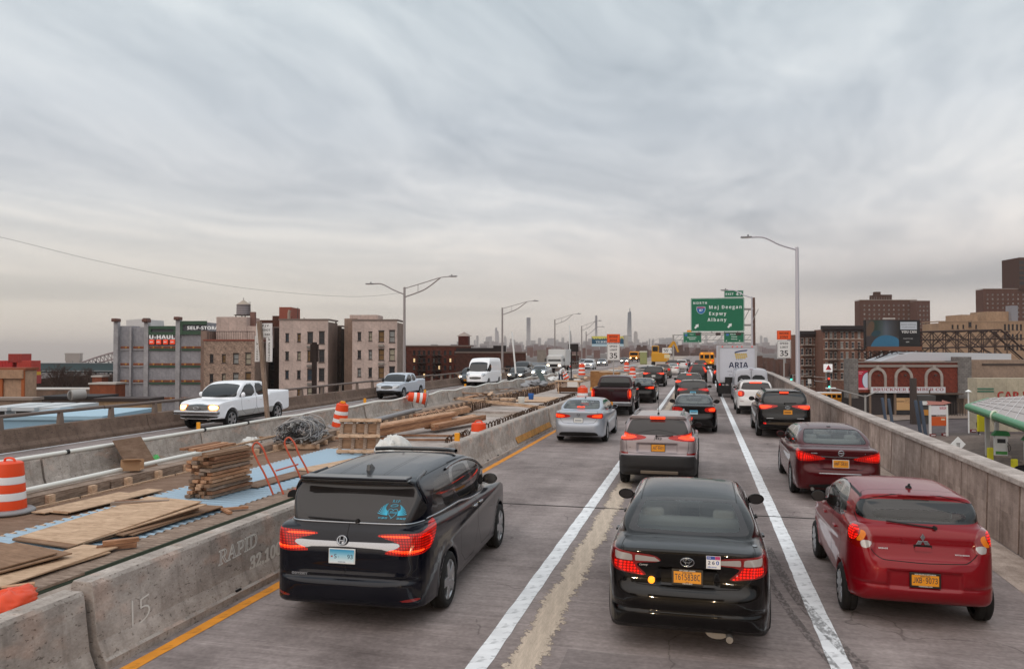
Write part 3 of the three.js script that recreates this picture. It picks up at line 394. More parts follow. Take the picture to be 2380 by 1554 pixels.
{
const g1 = barrierGeo(5.95, .84);
const names = ['concrete barrier nearest the camera, with an orange sandbag leaning behind it', 'concrete barrier marked 15 in white chalk beside the dark blue minivan', 'concrete barrier hidden behind the dark blue minivan up to the first yellow marker', 'plain concrete barrier between the orange drum lid and the yellow line', 'concrete barrier with an ochre painted base behind the silver sedan'];
for (let i = 0; i < 14; i++) {
const z = -.55 - i * 5.98, t = thing('concrete_barrier', names[i] || 'plain concrete barrier segment along the inner lane beyond the silver sedan', 'barrier', [-6.12 + (i % 2 ? .03 : -.02), i ? 0 : -.07, z], rr(-.004, .004), 'concrete barriers along the inner lane');
part('barrier_block', g1, W.barrier, t);
if (i === 1) {
chalk(t, scrawl((g) => { g.lineWidth = 14; g.beginPath(); g.moveTo(70, 40); g.lineTo(58, 215); g.moveTo(120, 150); g.stroke(); g.beginPath(); g.moveTo(205, 40); g.lineTo(140, 55); g.lineTo(135, 115); g.bezierCurveTo(230, 95, 225, 200, 120, 220); g.stroke(); }), .46, .36, .20, .40, -.62);
chalk(t, scrawl((g) => { g.lineWidth = 5; g.font = 'italic 84px serif'; g.rotate(-.06); g.strokeText('RAPID', 12, 104); }, 320, 128), 1.1, .36, .17, .60, -2.5, 1, .12); chalk(t, scrawl((g) => { g.lineWidth = 9; g.font = 'italic 84px serif'; g.rotate(-.05); g.strokeText('32,100', 12, 104); }, 320, 128), 1.0, .34, .20, .36, -3.1, 1, .12);
}
if (i === 4) part('paint_band', prism([[0, 0], [.115, -.20], [.118, -.198], [.003, .002]], 5.8, 0).translate(.19, .335, -5.9), mapMat(T.stained, '#f0b860', .9, 2), t);
if (i < 7) for (const k of [1.3, 2.4]) part('lifting_slot', rbox(.05, .05, .12, .01, .27, .10, -k - 1), M.gap, t);
}
const g2 = barrierGeo(5.75, .70), fn = ['concrete barrier behind the orange and white drum at the photo edge', 'concrete barrier with a brown board leaning on it', 'concrete barrier marked 23 behind the heap of grey cable', 'concrete barrier behind the tilted orange and white drum', 'concrete barrier behind the orange drum lying on its side'];
const zs = [-2.9, -8.75, -14.55, -20.3, -26.1, -31.9, -37.7, -43.5, -49.3, -55.1, -60.9, -66.7, -72.5, -78.3];
zs.forEach((z, i) => {
const t = thing('concrete_barrier', i < 1 ? 'concrete barrier outside the photo edge, before the one behind the drum' : fn[i - 1] || (i === 10 ? 'concrete barrier with red and white painted stripes beyond the white van' : 'plain concrete barrier segment under the sagging white pipe in the distance'), 'barrier', [-14.78, 0, z], rr(-.006, .006), i < 6 || i === 10 ? undefined : 'concrete barriers under the white pipe');
part('barrier_block', g2, W.barrier, t);
if (i === 3) chalk(t, scrawl((g) => { g.font = '120px serif'; g.fillText('23', 60, 160); }), .6, .45, .16, .47, -5.0);
if (i === 2) { chalk(t, scrawl((g) => { g.beginPath(); g.arc(120, 100, 60, 1, 5); g.stroke(); }), .35, .3, .16, .5, -2.0); part('paint_mark', new THREE.PlaneGeometry(.34, .16).rotateX(-.7).rotateY(Math.PI / 2).translate(.245, .27, -3.6), new THREE.MeshStandardMaterial({ color: hex('#58c46a'), roughness: .8, alphaTest: .5, alphaMap: tex(64, 64, (u, v) => { const k = smp(NB, u, v) > .42 ? 1 : 0; return [k, k, k]; }, false) }), t); }
if (i === 10) for (let k = 0; k < 6; k++) part('painted_stripe', prism([[.302, .09], [.20, .265], [.122, .68], [.13, .69], [.208, .265], [.308, .09]], .30, 0).translate(0, 0, -5.4 + k * .62), k % 1 ? M.white : std('#b8442e', .8), t);
if (i > 0 && i < 6) part('rust_stain', new THREE.PlaneGeometry(2.2, .22).rotateX(-.72).rotateY(Math.PI / 2).translate(.255, .225, -3), new THREE.MeshStandardMaterial({ color: hex('#b5804e'), roughness: .9, transparent: true, alphaMap: tex(128, 64, (u, v) => { const k = sstep(.5, .72, smp(NA, u, v + i * .37)) * .8 * sstep(0, .25, u) * sstep(1, .75, u) * sstep(0, .3, v) * sstep(1, .7, v); return [k, k, k]; }, false) }), t);
});
}
// ---------- far parapet with its tube rail ----------
{
const t = thing('far_parapet', 'brown concrete parapet with a tube rail along the far side of the other carriageway', 'parapet', [-21.35, 0, 0]);
for (let i = 0; i < 24; i++) { const g = prism([[.30, 0], [.30, .12], [.20, .24], [.10, .66], [-.22, .66], [-.22, 0]], 7.94, .015); part('wall_section', g.translate(rr(-.008, .008), 0, -i * 8 - 2), W.darkWall, t); }
for (let i = 0; i < 80; i++) { const z = -3.2 - i * 2.35; part('rail_post', [prism([[-.10, 0], [.10, 0], [.055, .40], [-.055, .40]], .12, .008).rotateY(Math.PI / 2).translate(-.12, .66, z)], std('#7a6a60', .8), t); }
for (let i = 0; i < 16; i++) part('tube_rail', rod([-.06, 1.09, -i * 12 - 0], [-.06, 1.09 + .012 * i, -i * 12 - 11.95], .062, 10), std('#6f6058', .55, .2), t);
}
// ---------- outlines, in metres: side (u from the rear bumper forward, y), plan (x, u), end (x, y) ----------
const SEDAN = {
L: 4.81, W: 1.82, H: 1.47, rw: 0.33, wheels: [1.08, 3.855], kl: 0.06, ku: 0.06, kj: 0.035, crown: 0.05,
lowSide: [[.34, .19], [.08, .27], [.02, .40], [0, .54], [.025, .66], [.10, .71], [.115, .90], [.075, 1.05], [.085, 1.10, 1], [.22, 1.125], [.70, 1.12], [1.5, 1.03], [2.6, .97], [3.55, .97], [4.1, .88], [4.5, .77], [4.72, .64], [4.81, .48], [4.80, .34], [4.6, .2]],
upSide: [[.48, .85], [.52, 1.08], [.92, 1.25], [1.32, 1.395], [1.75, 1.46], [2.2, 1.475], [2.7, 1.46], [3.0, 1.39], [3.4, 1.18], [3.78, .95], [3.75, .8]],
lowPlan: [[-.5, 0], [.42, 0], [.68, .06], [.83, .24], [.895, .8], [.91, 2.4], [.905, 3.8], [.86, 4.35], [.70, 4.66], [.4, 4.8], [-.5, 4.81]],
lowFront: [[-.5, .15], [.80, .16], [.885, .26], [.91, .5], [.915, .66], [.90, .86], [.875, .98], [.80, 1.09], [.70, 1.16], [-.5, 1.19]],
upFront: [[-.5, .7], [.87, .8], [.845, .95], [.77, 1.18], [.68, 1.37], [.60, 1.45], [.42, 1.50], [-.5, 1.51]],
upPlan: [[-.5, .36], [.56, .46], [.74, .8], [.84, 1.4], [.87, 2.2], [.85, 3.0], [.77, 3.5], [.55, 3.88], [-.5, 3.98]],
};
const SUV = {
L: 4.62, W: 1.86, H: 1.68, rw: 0.36, wheels: [.96, 3.67], kl: 0.06, ku: 0.06, kj: 0.035, crown: 0.04,
lowSide: [[.30, .26], [.07, .36], [.0, .52], [0, .70], [.05, .80], [.10, .86], [.12, 1.05], [.16, 1.22], [.5, 1.22], [1.5, 1.12], [2.6, 1.08], [3.3, 1.08], [3.9, 1.0], [4.35, .88], [4.56, .72], [4.62, .52], [4.58, .36], [4.4, .24]],
upSide: [[.14, .95], [.16, 1.2], [.32, 1.46], [.44, 1.60], [.40, 1.66, 1], [.62, 1.68], [1.6, 1.69], [2.4, 1.66], [2.8, 1.57], [3.2, 1.33], [3.5, 1.07], [3.45, .9]],
lowPlan: [[-.5, 0], [.5, .01], [.76, .09], [.88, .28], [.925, .8], [.93, 2.3], [.92, 3.7], [.88, 4.2], [.70, 4.5], [.4, 4.61], [-.5, 4.62]],
lowFront: [[-.5, .2], [.82, .22], [.91, .38], [.93, .6], [.93, .8], [.915, 1.0], [.87, 1.15], [.8, 1.24], [-.5, 1.3]],
upFront: [[-.5, .8], [.885, .92], [.86, 1.08], [.79, 1.35], [.71, 1.57], [.62, 1.67], [.45, 1.71], [-.5, 1.72]],
upPlan: [[-.5, .12], [.62, .16], [.78, .35], [.85, .9], [.88, 2.0], [.86, 2.9], [.75, 3.3], [.5, 3.55], [-.5, 3.62]],
};
const HATCH = {
L: 3.80, W: 1.665, H: 1.51, rw: 0.285, wheels: [.68, 3.13], kl: 0.09, ku: 0.08, kj: 0.05, crown: 0.06,
lowSide: [[.26, .24], [.05, .36], [.0, .52], [.01, .68], [.07, .79], [.12, .92], [.17, 1.12], [.26, 1.22], [.8, 1.2], [1.5, 1.08], [2.4, 1.0], [2.9, .99], [3.3, .92], [3.6, .78], [3.76, .60], [3.8, .44], [3.72, .26], [3.5, .2]],
upSide: [[.22, .95], [.25, 1.2], [.36, 1.35], [.44, 1.445], [.36, 1.485, 1], [.60, 1.508], [1.2, 1.535], [1.7, 1.52], [2.05, 1.44], [2.5, 1.2], [2.85, .99], [2.8, .85]],
lowPlan: [[-.5, 0], [.42, .015], [.66, .11], [.785, .32], [.825, .7], [.832, 1.9], [.82, 3.0], [.76, 3.45], [.58, 3.72], [.3, 3.8], [-.5, 3.8]],
lowFront: [[-.5, .17], [.74, .2], [.81, .34], [.832, .55], [.832, .75], [.815, .93], [.78, 1.08], [.70, 1.2], [-.5, 1.27]],
upFront: [[-.5, .7], [.80, .85], [.775, 1.0], [.715, 1.22], [.635, 1.42], [.56, 1.50], [.40, 1.545], [-.5, 1.56]],
upPlan: [[-.5, .18], [.50, .23], [.68, .42], [.76, .9], [.785, 1.6], [.76, 2.3], [.66, 2.7], [.42, 2.92], [-.5, 2.98]],
};
const MINIVAN = {
L: 5.16, W: 1.99, H: 1.74, rw: 0.345, wheels: [1.06, 4.06], kl: 0.07, ku: 0.06, kj: 0.03, crown: 0.04,
lowSide: [[.30, .21], [.07, .28], [.01, .40], [0, .52], [.035, .57], [.095, .62], [.10, .84], [.13, 1.0], [.19, 1.17], [.6, 1.2], [1.6, 1.12], [2.8, 1.08], [3.7, 1.08], [4.4, 1.0], [4.85, .86], [5.1, .68], [5.16, .5], [5.12, .3], [4.9, .2]],
upSide: [[.16, .95], [.20, 1.18], [.36, 1.42], [.47, 1.585], [.41, 1.66, 1], [.66, 1.70], [1.5, 1.745], [2.3, 1.745], [2.85, 1.68], [3.2, 1.52], [3.6, 1.28], [4.0, 1.05], [3.9, .9]],
lowPlan: [[-.5, 0], [.5, .01], [.80, .09], [.93, .28], [.985, .8], [.995, 2.4], [.98, 4.0], [.93, 4.6], [.74, 4.98], [.4, 5.14], [-.5, 5.16]],
lowFront: [[-.5, .17], [.86, .19], [.96, .3], [.992, .5], [.998, .75], [.985, .95], [.955, 1.08], [.9, 1.2], [-.5, 1.3]],
upFront: [[-.5, .75], [.955, .9], [.935, 1.08], [.865, 1.36], [.785, 1.6], [.70, 1.70], [.5, 1.765], [-.5, 1.78]],
upPlan: [[-.5, .14], [.62, .17], [.80, .36], [.895, .9], [.93, 2.2], [.91, 3.0], [.8, 3.6], [.55, 3.95], [-.5, 4.06]],
};
const near = (o) => ({ h: 0.024, ...o });
const gapLine = (v, p, more = {}) => ({ n: 'panel_gap', v, p, line: 0.005, soft: 1, ...more });
const carTextCache = {};
function wordTex(s, color = '#c9ccd0', font = 'italic bold 44px sans-serif', w = 256, h = 64) { return carTextCache[s + color + font] ??= canvasTex(w, h, (g) => { g.clearRect(0, 0, w, h); g.fillStyle = color; g.font = font; g.textAlign = 'center'; g.textBaseline = 'middle'; const k = Math.min(1, w * 0.96 / g.measureText(s).width); g.save(); g.translate(w / 2, h / 2); g.scale(k, 1); g.fillText(s, 0, 0); g.restore(); }); }
function emblem(c, gs, x, y, m = M.chrome, off = 0.01) { const u = surfZ(c.F, x, y), a = lean(c.F, x, u, y), g = joined(gs); g.rotateX(-a).translate(x, y + Math.sin(a) * off, -u + Math.cos(a) * off); part('badge', g, m, c.t); }
const torus = (r, t, sx = 1, sy = 1, n = 28) => flat(new THREE.TorusGeometry(r, t, 8, n)).scale(sx, sy, 1);
// dark blue minivan, front left
{
const c = makeCar(near({ ...MINIVAN, paint: paint('#080b16', 0.1, 0.3), mirror: [3.55, 1.19, 0.23, 0.17], mirrorMat: M.gloss,
disp: (x, u, y) => 0.012 * Math.exp(-Math.pow((y - 0.92 - (u - 2.5) * 0.06) / 0.05, 2)) * sstep(0.8, 0.92, x) * sstep(0.9, 1.6, u) + 0.02 * sstep(0.33, 0.25, y) * sstep(0.85, 0.95, x) - 0.02 * Math.exp(-Math.pow((y - 0.585) / 0.022, 2)) * sstep(0.4, 0.1, u) * sstep(0.95, 0.7, x),
pieces: [
{ n: 'rear_window', v: 'r', p: [[-1, 1.205], [.60, 1.205], [.78, 1.22], [.845, 1.30], [.80, 1.45], [.715, 1.585], [.62, 1.625], [-1, 1.64]], m: M.tint, f: (x, u) => u < 0.75, seam: 0.0 },
{ n: 'chrome_bar', v: 'r', p: [[-1, .985], [.42, .99], [.62, 1.00], [.66, .965], [.52, .90], [.40, .93], [-1, .945]], m: M.chrome, soft: 1, f: (x, u) => u < 0.4 },
{ n: 'tail_lamp', v: 'rs', p: [[.46, 1.075], [.62, 1.09], [.95, 1.10], [1.30, 1.14], [1.62, 1.20], [1.55, 1.08], [1.38, .93], [1.20, .885], [.85, .86], [.60, .865], [.55, .885], [.70, .93], [.76, .985], [.72, 1.01]], m: M.redOn, keep: 'lamp', pair: 1, soft: 1 },
{ n: 'light_bar', v: 'rs', from: 'lamp', p: [[.52, 1.062], [.64, 1.072], [.92, 1.085], [.92, 1.055], [.64, 1.045]], m: M.redHot, pair: 1, soft: 1 },
{ n: 'light_bar', v: 'rs', from: 'lamp', p: [[.60, .90], [.86, .885], [1.16, .91], [1.16, .94], [.86, .915], [.64, .925]], m: M.redHot, pair: 1, soft: 1 },
{ n: 'light_bar', v: 'rs', from: 'lamp', p: [[1.02, 1.085], [1.26, 1.10], [1.42, 1.0], [1.32, .93], [1.18, .91], [1.18, .94], [1.29, .955], [1.37, 1.0], [1.25, 1.07], [1.02, 1.055]], m: M.red, pair: 1, soft: 1 },
{ n: 'bumper_reflector', v: 'rs', p: [[.72, .345], [1.08, .36], [1.08, .395], [.72, .375]], m: M.redDim, pair: 1, soft: 1 },
{ n: 'quarter_window', v: 's', p: [[.62, 1.23], [1.45, 1.215], [1.58, 1.22], [1.60, 1.56], [1.50, 1.60], [1.05, 1.58], [.86, 1.50]], m: M.tint, pair: 1, f: (x, u, y) => y > 1.1 },
{ n: 'side_window', v: 's', p: [[1.68, 1.215], [2.25, 1.175], [2.45, 1.15], [2.5, 1.56], [2.40, 1.60], [1.72, 1.61]], m: M.glass, pair: 1, f: (x, u, y) => y > 1.0 },
{ n: 'side_window', v: 's', p: [[2.60, 1.14], [3.45, 1.10], [3.62, 1.12], [3.25, 1.38], [3.0, 1.51], [2.75, 1.58], [2.62, 1.59]], m: M.glass, pair: 1, f: (x, u, y) => y > 1.0 },
{ n: 'window_pillar', v: 's', p: [[1.58, 1.20], [3.7, 1.09], [3.5, 1.28], [3.1, 1.53], [2.7, 1.64], [1.58, 1.645]], m: M.gloss, pair: 1, f: (x, u, y) => y > 1.0 },
{ n: 'windscreen', v: 'f', p: [[-1, 1.08], [.62, 1.1], [.78, 1.13], [.74, 1.4], [.66, 1.6], [.55, 1.66], [-1, 1.69]], m: M.glass, f: (x, u, y) => u > 2.5 && y > 1.05 },
gapLine('s', [[1.66, .36], [2.56, .36], [2.56, 1.66], [1.62, 1.67], [1.60, 1.0]]), gapLine('s', [[2.57, .36], [3.55, .38], [3.68, .8], [3.62, 1.1], [3.2, 1.5], [2.57, 1.66]]),
{ n: 'panel_gap', g: (x, u, y) => sdPoly([[0, .60], [.74, .62], [.84, .72], [.86, 1.0], [.86, 1.3], [.80, 1.55], [.72, 1.72], [0, 1.72]], x, y), v: 'r', line: 0.0035, f: (x, u) => u < 0.7 },
{ n: 'panel_gap', v: 't', p: [[.26, .62], [.30, .62], [.30, 2.6], [.26, 2.6]], line: 0.003, soft: 0, f: (x, u, y) => y > 1.6 }, { n: 'panel_gap', v: 't', p: [[-1, .60], [.70, .60], [.71, 2.95], [-1, 2.95]], line: 0.004, soft: 0, f: (x, u, y) => y > 1.55 },
{ n: 'lower_trim', g: (x, u, y) => y - 0.245, m: M.cladding },
] }), 'minivan', 'dark blue minivan with a memorial decal on its tinted rear window, beside the concrete barrier', 'minivan', [-3.98, 0, -8.08], 2.6 * Math.PI / 180);
const T = c.t;
// spoiler over the rear window, with the dark recess below it
{ const P = (x, y, o) => [x, y, -surfZ(c.F, x, y) + o]; part('roof_spoiler', [rbox(1.32, 0.03, 0.24, 0.014, 0, 1.685, -0.40), tube([[-.66, 1.68, -.42], [-.74, 1.62, -.46], [-.80, 1.50, -.50], [-.83, 1.38, -.53]].map((q) => P(Math.abs(q[0]) * -1, q[1], 0.025)), 0.022, 16, 6), tube([[.66, 1.68], [.74, 1.62], [.80, 1.50], [.83, 1.38]].map((q) => P(q[0], q[1], 0.025)), 0.022, 16, 6)], c.S.paint, T); part('spoiler_lip', rbox(1.36, 0.055, 0.10, 0.02, 0, 1.648, -0.375), M.gloss, T); }
for (const s of [-1, 1]) { const q = []; for (let i = 0; i <= 8; i++) { const x = .83 * i / 8; q.push([s * x, 1.19, -surfZ(c.F, x, 1.19) + .004]); } for (const [u, y] of [[.5, 1.2], [.9, 1.2], [1.4, 1.19], [1.8, 1.175], [2.1, 1.14], [2.4, 1.11], [3.0, 1.09], [3.6, 1.08]]) q.push([s * (surfX(c.F, u, y) + .004), y, -u]); part('chrome_strip', tube(q, .013, 60, 6), M.chrome, T); }
addFin(c, .78, 1.25); addWiper(c, .10, 1.215, -.52, 1.235);
const ct = canvasTex(256, 128, (g, w, h) => { const q = g.createLinearGradient(0, 0, 0, h); q.addColorStop(0, '#2c8fbd'); q.addColorStop(0.45, '#9bcbdc'); q.addColorStop(1, '#e6eaea'); g.fillStyle = q; g.fillRect(0, 0, w, h); g.fillStyle = '#1f3550'; g.font = 'bold 52px monospace'; g.fillText('S', 46, 84); g.fillText('93', 184, 84); g.font = '24px monospace'; g.globalAlpha = 0.5; g.fillText('E·:::·', 88, 80); g.globalAlpha = 1; g.fillStyle = '#b4432c'; g.fillRect(14, 60, 20, 14); g.fillStyle = '#2b3d58'; g.font = 'bold 15px sans-serif'; g.textAlign = 'center'; g.fillText('STAMFORD', w / 2, 122); });
addPlate(c, ct, -.04, .83, std('#d8d8d4', 0.4));
emblem(c, [torus(0.052, 0.009, 1.1, 0.98, 24), rod([-0.03, -0.035, 0], [-0.024, 0.04, 0], 0.009), rod([0.03, -0.035, 0], [0.024, 0.04, 0], 0.009), rod([-0.02, -0.002, 0], [0.02, -0.002, 0], 0.008)], -.05, 1.0, M.chrome, 0.022);
printOnRear(c.F, 'lettering', wordTex('ODYSSEY', '#b9bcc2', 'bold 46px sans-serif'), 0.26, 0.055, -.56, .615, T, { alpha: 1, metal: 0.5 });
const decal = canvasTex(512, 384, (g, w, h) => {
g.strokeStyle = g.fillStyle = '#2fb4d8'; g.lineCap = 'round'; g.textAlign = 'center';
g.font = 'italic 58px serif'; g.fillText('R.I.P.', 290, 74); g.font = 'italic 52px serif'; g.fillText('Shaq', 262, 268); g.font = 'italic bold 40px serif'; g.fillText('11-30-93', 100, 366); g.fillText('10-04-03', 420, 366);
g.lineWidth = 7; g.beginPath(); g.ellipse(268, 132, 62, 20, -0.12, 0, 7); g.stroke();
g.lineWidth = 6; g.beginPath(); g.moveTo(260, 350); g.bezierCurveTo(150, 270, 170, 180, 225, 190); g.quadraticCurveTo(255, 196, 262, 222); g.quadraticCurveTo(275, 190, 310, 192); g.bezierCurveTo(365, 200, 350, 280, 240, 360); g.stroke();
for (const s of [-1, 1]) for (let i = 0; i < 8; i++) { const a = 0.25 + i * 0.17, x0 = 262 + s * 92, y0 = 300 - i * 10, L = 150 - i * 4 + (s < 0 ? 20 : 0); g.lineWidth = 11 - i * 0.5; g.beginPath(); g.moveTo(x0, y0); g.quadraticCurveTo(x0 + s * L * 0.55, y0 - 6 - i * 3, x0 + s * Math.cos(a) * L, y0 - Math.sin(a) * L + 10); g.stroke(); }
});
printOnRear(c.F, 'window_decal', decal, 0.36, 0.27, .50, 1.345, T, { alpha: 1 });
part('wind_deflector', tube([[-.62, -2.62], [-.45, -2.74], [0, -2.80], [.45, -2.74], [.62, -2.62]].map(([x, z]) => [x, surfY(c.F, Math.abs(x), -z) + .05, z]), 0.03, 24, 6), M.gloss, T);
for (const u of [2.40, 2.72]) { const x = surfX(c.F, u, 1.0); part('door_handle', rbox(0.035, 0.035, 0.17, 0.014, x + 0.012, 1.0, -u), M.chrome, T); part('door_handle', rbox(0.035, 0.035, 0.17, 0.014, -x - 0.012, 1.0, -u), M.chrome, T); }
for (const s of [-1, 1]) part('visor_strip', tube([[1.6, 1.625], [2.0, 1.64], [2.6, 1.625], [3.0, 1.55], [3.3, 1.40]].map(([u, y]) => [s * (surfX(c.F, u, y) + 0.012), y, -u]), 0.018, 20, 5), M.gloss, T);
}
// black sedan, front centre
{
const c = makeCar(near({ ...SEDAN, paint: paint('#060505', 0, 0.3), mirror: [3.30, 1.08, 0.23, 0.15],
disp: (x, u, y) => 0.010 * Math.exp(-Math.pow((y - 0.87) / 0.05, 2)) * sstep(0.75, 0.9, x) * sstep(0.9, 1.5, u) - 0.03 * (sstep(.33, .27, x) * sstep(.70, .74, y) * sstep(.92, .88, y)) * sstep(0.5, 0.2, u) - 0.02 * Math.exp(-Math.pow((y - 0.485) / 0.03, 2)) * sstep(0.3, 0.1, u),
pieces: [
{ n: 'rear_window', v: 'r', p: [[-1, 1.125], [.52, 1.14], [.66, 1.155], [.665, 1.18], [.60, 1.32], [.565, 1.385], [.50, 1.405], [-1, 1.425]], m: M.tint, keep: 'rw', f: (x, u, y) => y > 1.1 && u > 0.3 },
{ n: 'rear_glass', v: 'r', from: 'rw', p: [[-1, 1.15], [.48, 1.165], [.575, 1.18], [.56, 1.26], [.515, 1.365], [.46, 1.385], [-1, 1.40]], m: M.greyGlass },
{ n: 'tail_lamp', v: 'rs', p: [[.345, .965], [.40, 1.035], [.62, 1.055], [.95, 1.085], [1.28, 1.10], [1.22, .95], [1.05, .885], [.80, .84], [.50, .80], [.62, .90], [.64, .945]], m: M.redDim, keep: 'lamp', pair: 1, soft: 1 },
{ n: 'reverse_lens', v: 'rs', from: 'lamp', p: [[.37, .97], [.42, 1.015], [.62, 1.033], [.64, .965]], m: M.clear, pair: 1, soft: 0 },
{ n: 'reverse_lens', v: 'rs', from: 'lamp', p: [[.665, .965], [.655, 1.037], [.92, 1.06], [.90, .975]], m: M.clear, pair: 1, soft: 0 },
{ n: 'brake_light', v: 'rs', from: 'lamp', p: [[.66, .95], [.92, .96], [.94, .90], [.80, .855], [.55, .815], [.645, .895]], m: M.red, pair: 1, soft: 0 },
{ n: 'side_window', v: 's', p: [[1.15, 1.12], [2.1, 1.06], [2.12, 1.40], [1.6, 1.385], [1.35, 1.29]], m: M.greyGlass, pair: 1, f: (x, u, y) => y > 1.0 },
{ n: 'side_window', v: 's', p: [[2.2, 1.055], [3.3, 1.02], [3.45, 1.04], [3.1, 1.26], [2.8, 1.375], [2.22, 1.405]], m: M.greyGlass, pair: 1, f: (x, u, y) => y > 0.98 },
{ n: 'window_pillar', v: 's', p: [[1.0, 1.115], [2.1, 1.04], [3.5, 1.0], [3.2, 1.24], [2.85, 1.40], [2.2, 1.43], [1.6, 1.41], [1.3, 1.31]], m: M.gloss, pair: 1, f: (x, u, y) => y > 0.98 },
{ n: 'windscreen', v: 'f', p: [[-1, .98], [.6, 1.0], [.76, 1.04], [.62, 1.34], [.55, 1.395], [-1, 1.42]], m: M.greyGlass, f: (x, u, y) => u > 2.5 && y > 0.97 },
{ n: 'panel_gap', v: 'r', p: [[-1, .705], [.50, .705], [.60, .80], [.665, .92], [.665, 1.3], [-1, 1.3]], line: 0.004, soft: 1, f: (x, u) => u < 0.3 }, { n: 'panel_gap', v: 't', p: [[-1, .0], [.68, .0], [.69, .3], [.655, .68], [-1, .68]], line: 0.004, soft: 1, f: (x, u, y) => y > 1.06 && u < 0.75 },
gapLine('s', [[1.25, .32], [2.15, .30], [2.16, 1.42], [1.5, 1.40], [1.18, 1.2], [1.35, .8]]), gapLine('s', [[2.165, .30], [3.3, .32], [3.45, .8], [3.4, 1.0], [2.85, 1.40], [2.165, 1.42]]),
{ n: 'panel_gap', v: 't', p: [[-1, 1.36], [.56, 1.33], [.56, 2.6], [-1, 2.7]], line: 0.004, soft: 0, f: (x, u, y) => y > 1.36 },
{ n: 'lower_trim', g: (x, u, y) => y - 0.30, m: M.black, v: 'r' },
] }), 'black_sedan', 'black taxi sedan with a yellow plate and a square sticker, nearest in the middle lane', 'car', [-.15, 0, -8.2], 0.3 * Math.PI / 180);
addCabin(c, .72, 1.10);
addPlate(c, plateTex('#d98d14', '#1a2038', 'T615838C', 'NEW YORK', 'T&LC', ['CITY LIVERY LEASING', '718-619-8073'], '#0d0b0b'), 0, .815);
emblem(c, [torus(0.055, 0.006, 1.25, 0.9), torus(0.030, 0.005, 0.75, 1.3), torus(0.036, 0.005, 1.2, 0.55).translate(0, 0.016, 0)], 0, .985);
printOnRear(c.F, 'lettering', wordTex('Camry'), .16, .04, -.455, .93, c.t, { alpha: 1, metal: .5 }); printOnRear(c.F, 'lettering', wordTex('LE'), .07, .035, .50, .87, c.t, { alpha: 1, metal: .5 }); printOnRear(c.F, 'lettering', wordTex('PZEV', '#b6b9bc', 'bold 40px sans-serif'), .085, .03, .45, .775, c.t, { alpha: 1 });
printOnRear(c.F, 'sticker', canvasTex(256, 256, (g) => { g.fillStyle = '#e9ebee'; g.fillRect(0, 0, 256, 256); g.fillStyle = '#3a56a8'; g.fillRect(8, 8, 150, 66); g.fillStyle = '#c0447c'; g.fillRect(160, 8, 88, 66); g.fillStyle = '#e9ebee'; g.font = 'bold 30px sans-serif'; g.fillText('VIVE', 20, 52); g.fillStyle = '#23305c'; g.font = 'bold 92px sans-serif'; g.fillText('2 6', 28, 172); g.fillStyle = '#1d55b4'; g.font = 'bold 104px sans-serif'; g.fillText('0', 174, 174); g.font = 'bold 40px sans-serif'; g.fillText('vibrante', 22, 236); }), .145, .145, .265, 1.0, c.t);
{ const u = surfZ(c.F, -.37, .775); part('amber_lamp', [cyl(.035, .035, .03, 0, 0, 0, 18).rotateX(Math.PI / 2).translate(-.37, .775, -u + .012), flat(new THREE.SphereGeometry(.035, 16, 10)).scale(1, 1, .5).translate(-.37, .775, -u + .026)], M.amberOn, c.t); }
{ const y = surfY(c.F, .70, .42); part('fuel_sticker', cyl(.04, .04, .006, 0, 0, 0, 14).scale(.7, 1, 1.2).translate(.70, y + .002, -.42), M.gloss, c.t); }
part('exhaust_pipe', [cyl(.035, .035, .16, 0, 0, 0, 14).rotateX(Math.PI / 2).translate(.42, .235, -.10), cyl(.12, .12, .4, 0, 0, 0, 14).rotateX(Math.PI / 2).scale(1, .6, 1).translate(.30, .25, -.38)], M.steel, c.t);
for (const u of [1.75, 2.85]) for (const s of [-1, 1]) { const x = surfX(c.F, u, .93); part('door_handle', rbox(.035, .03, .16, .012, s * (x + .012), .93, -u), c.S.paint, c.t); }
}
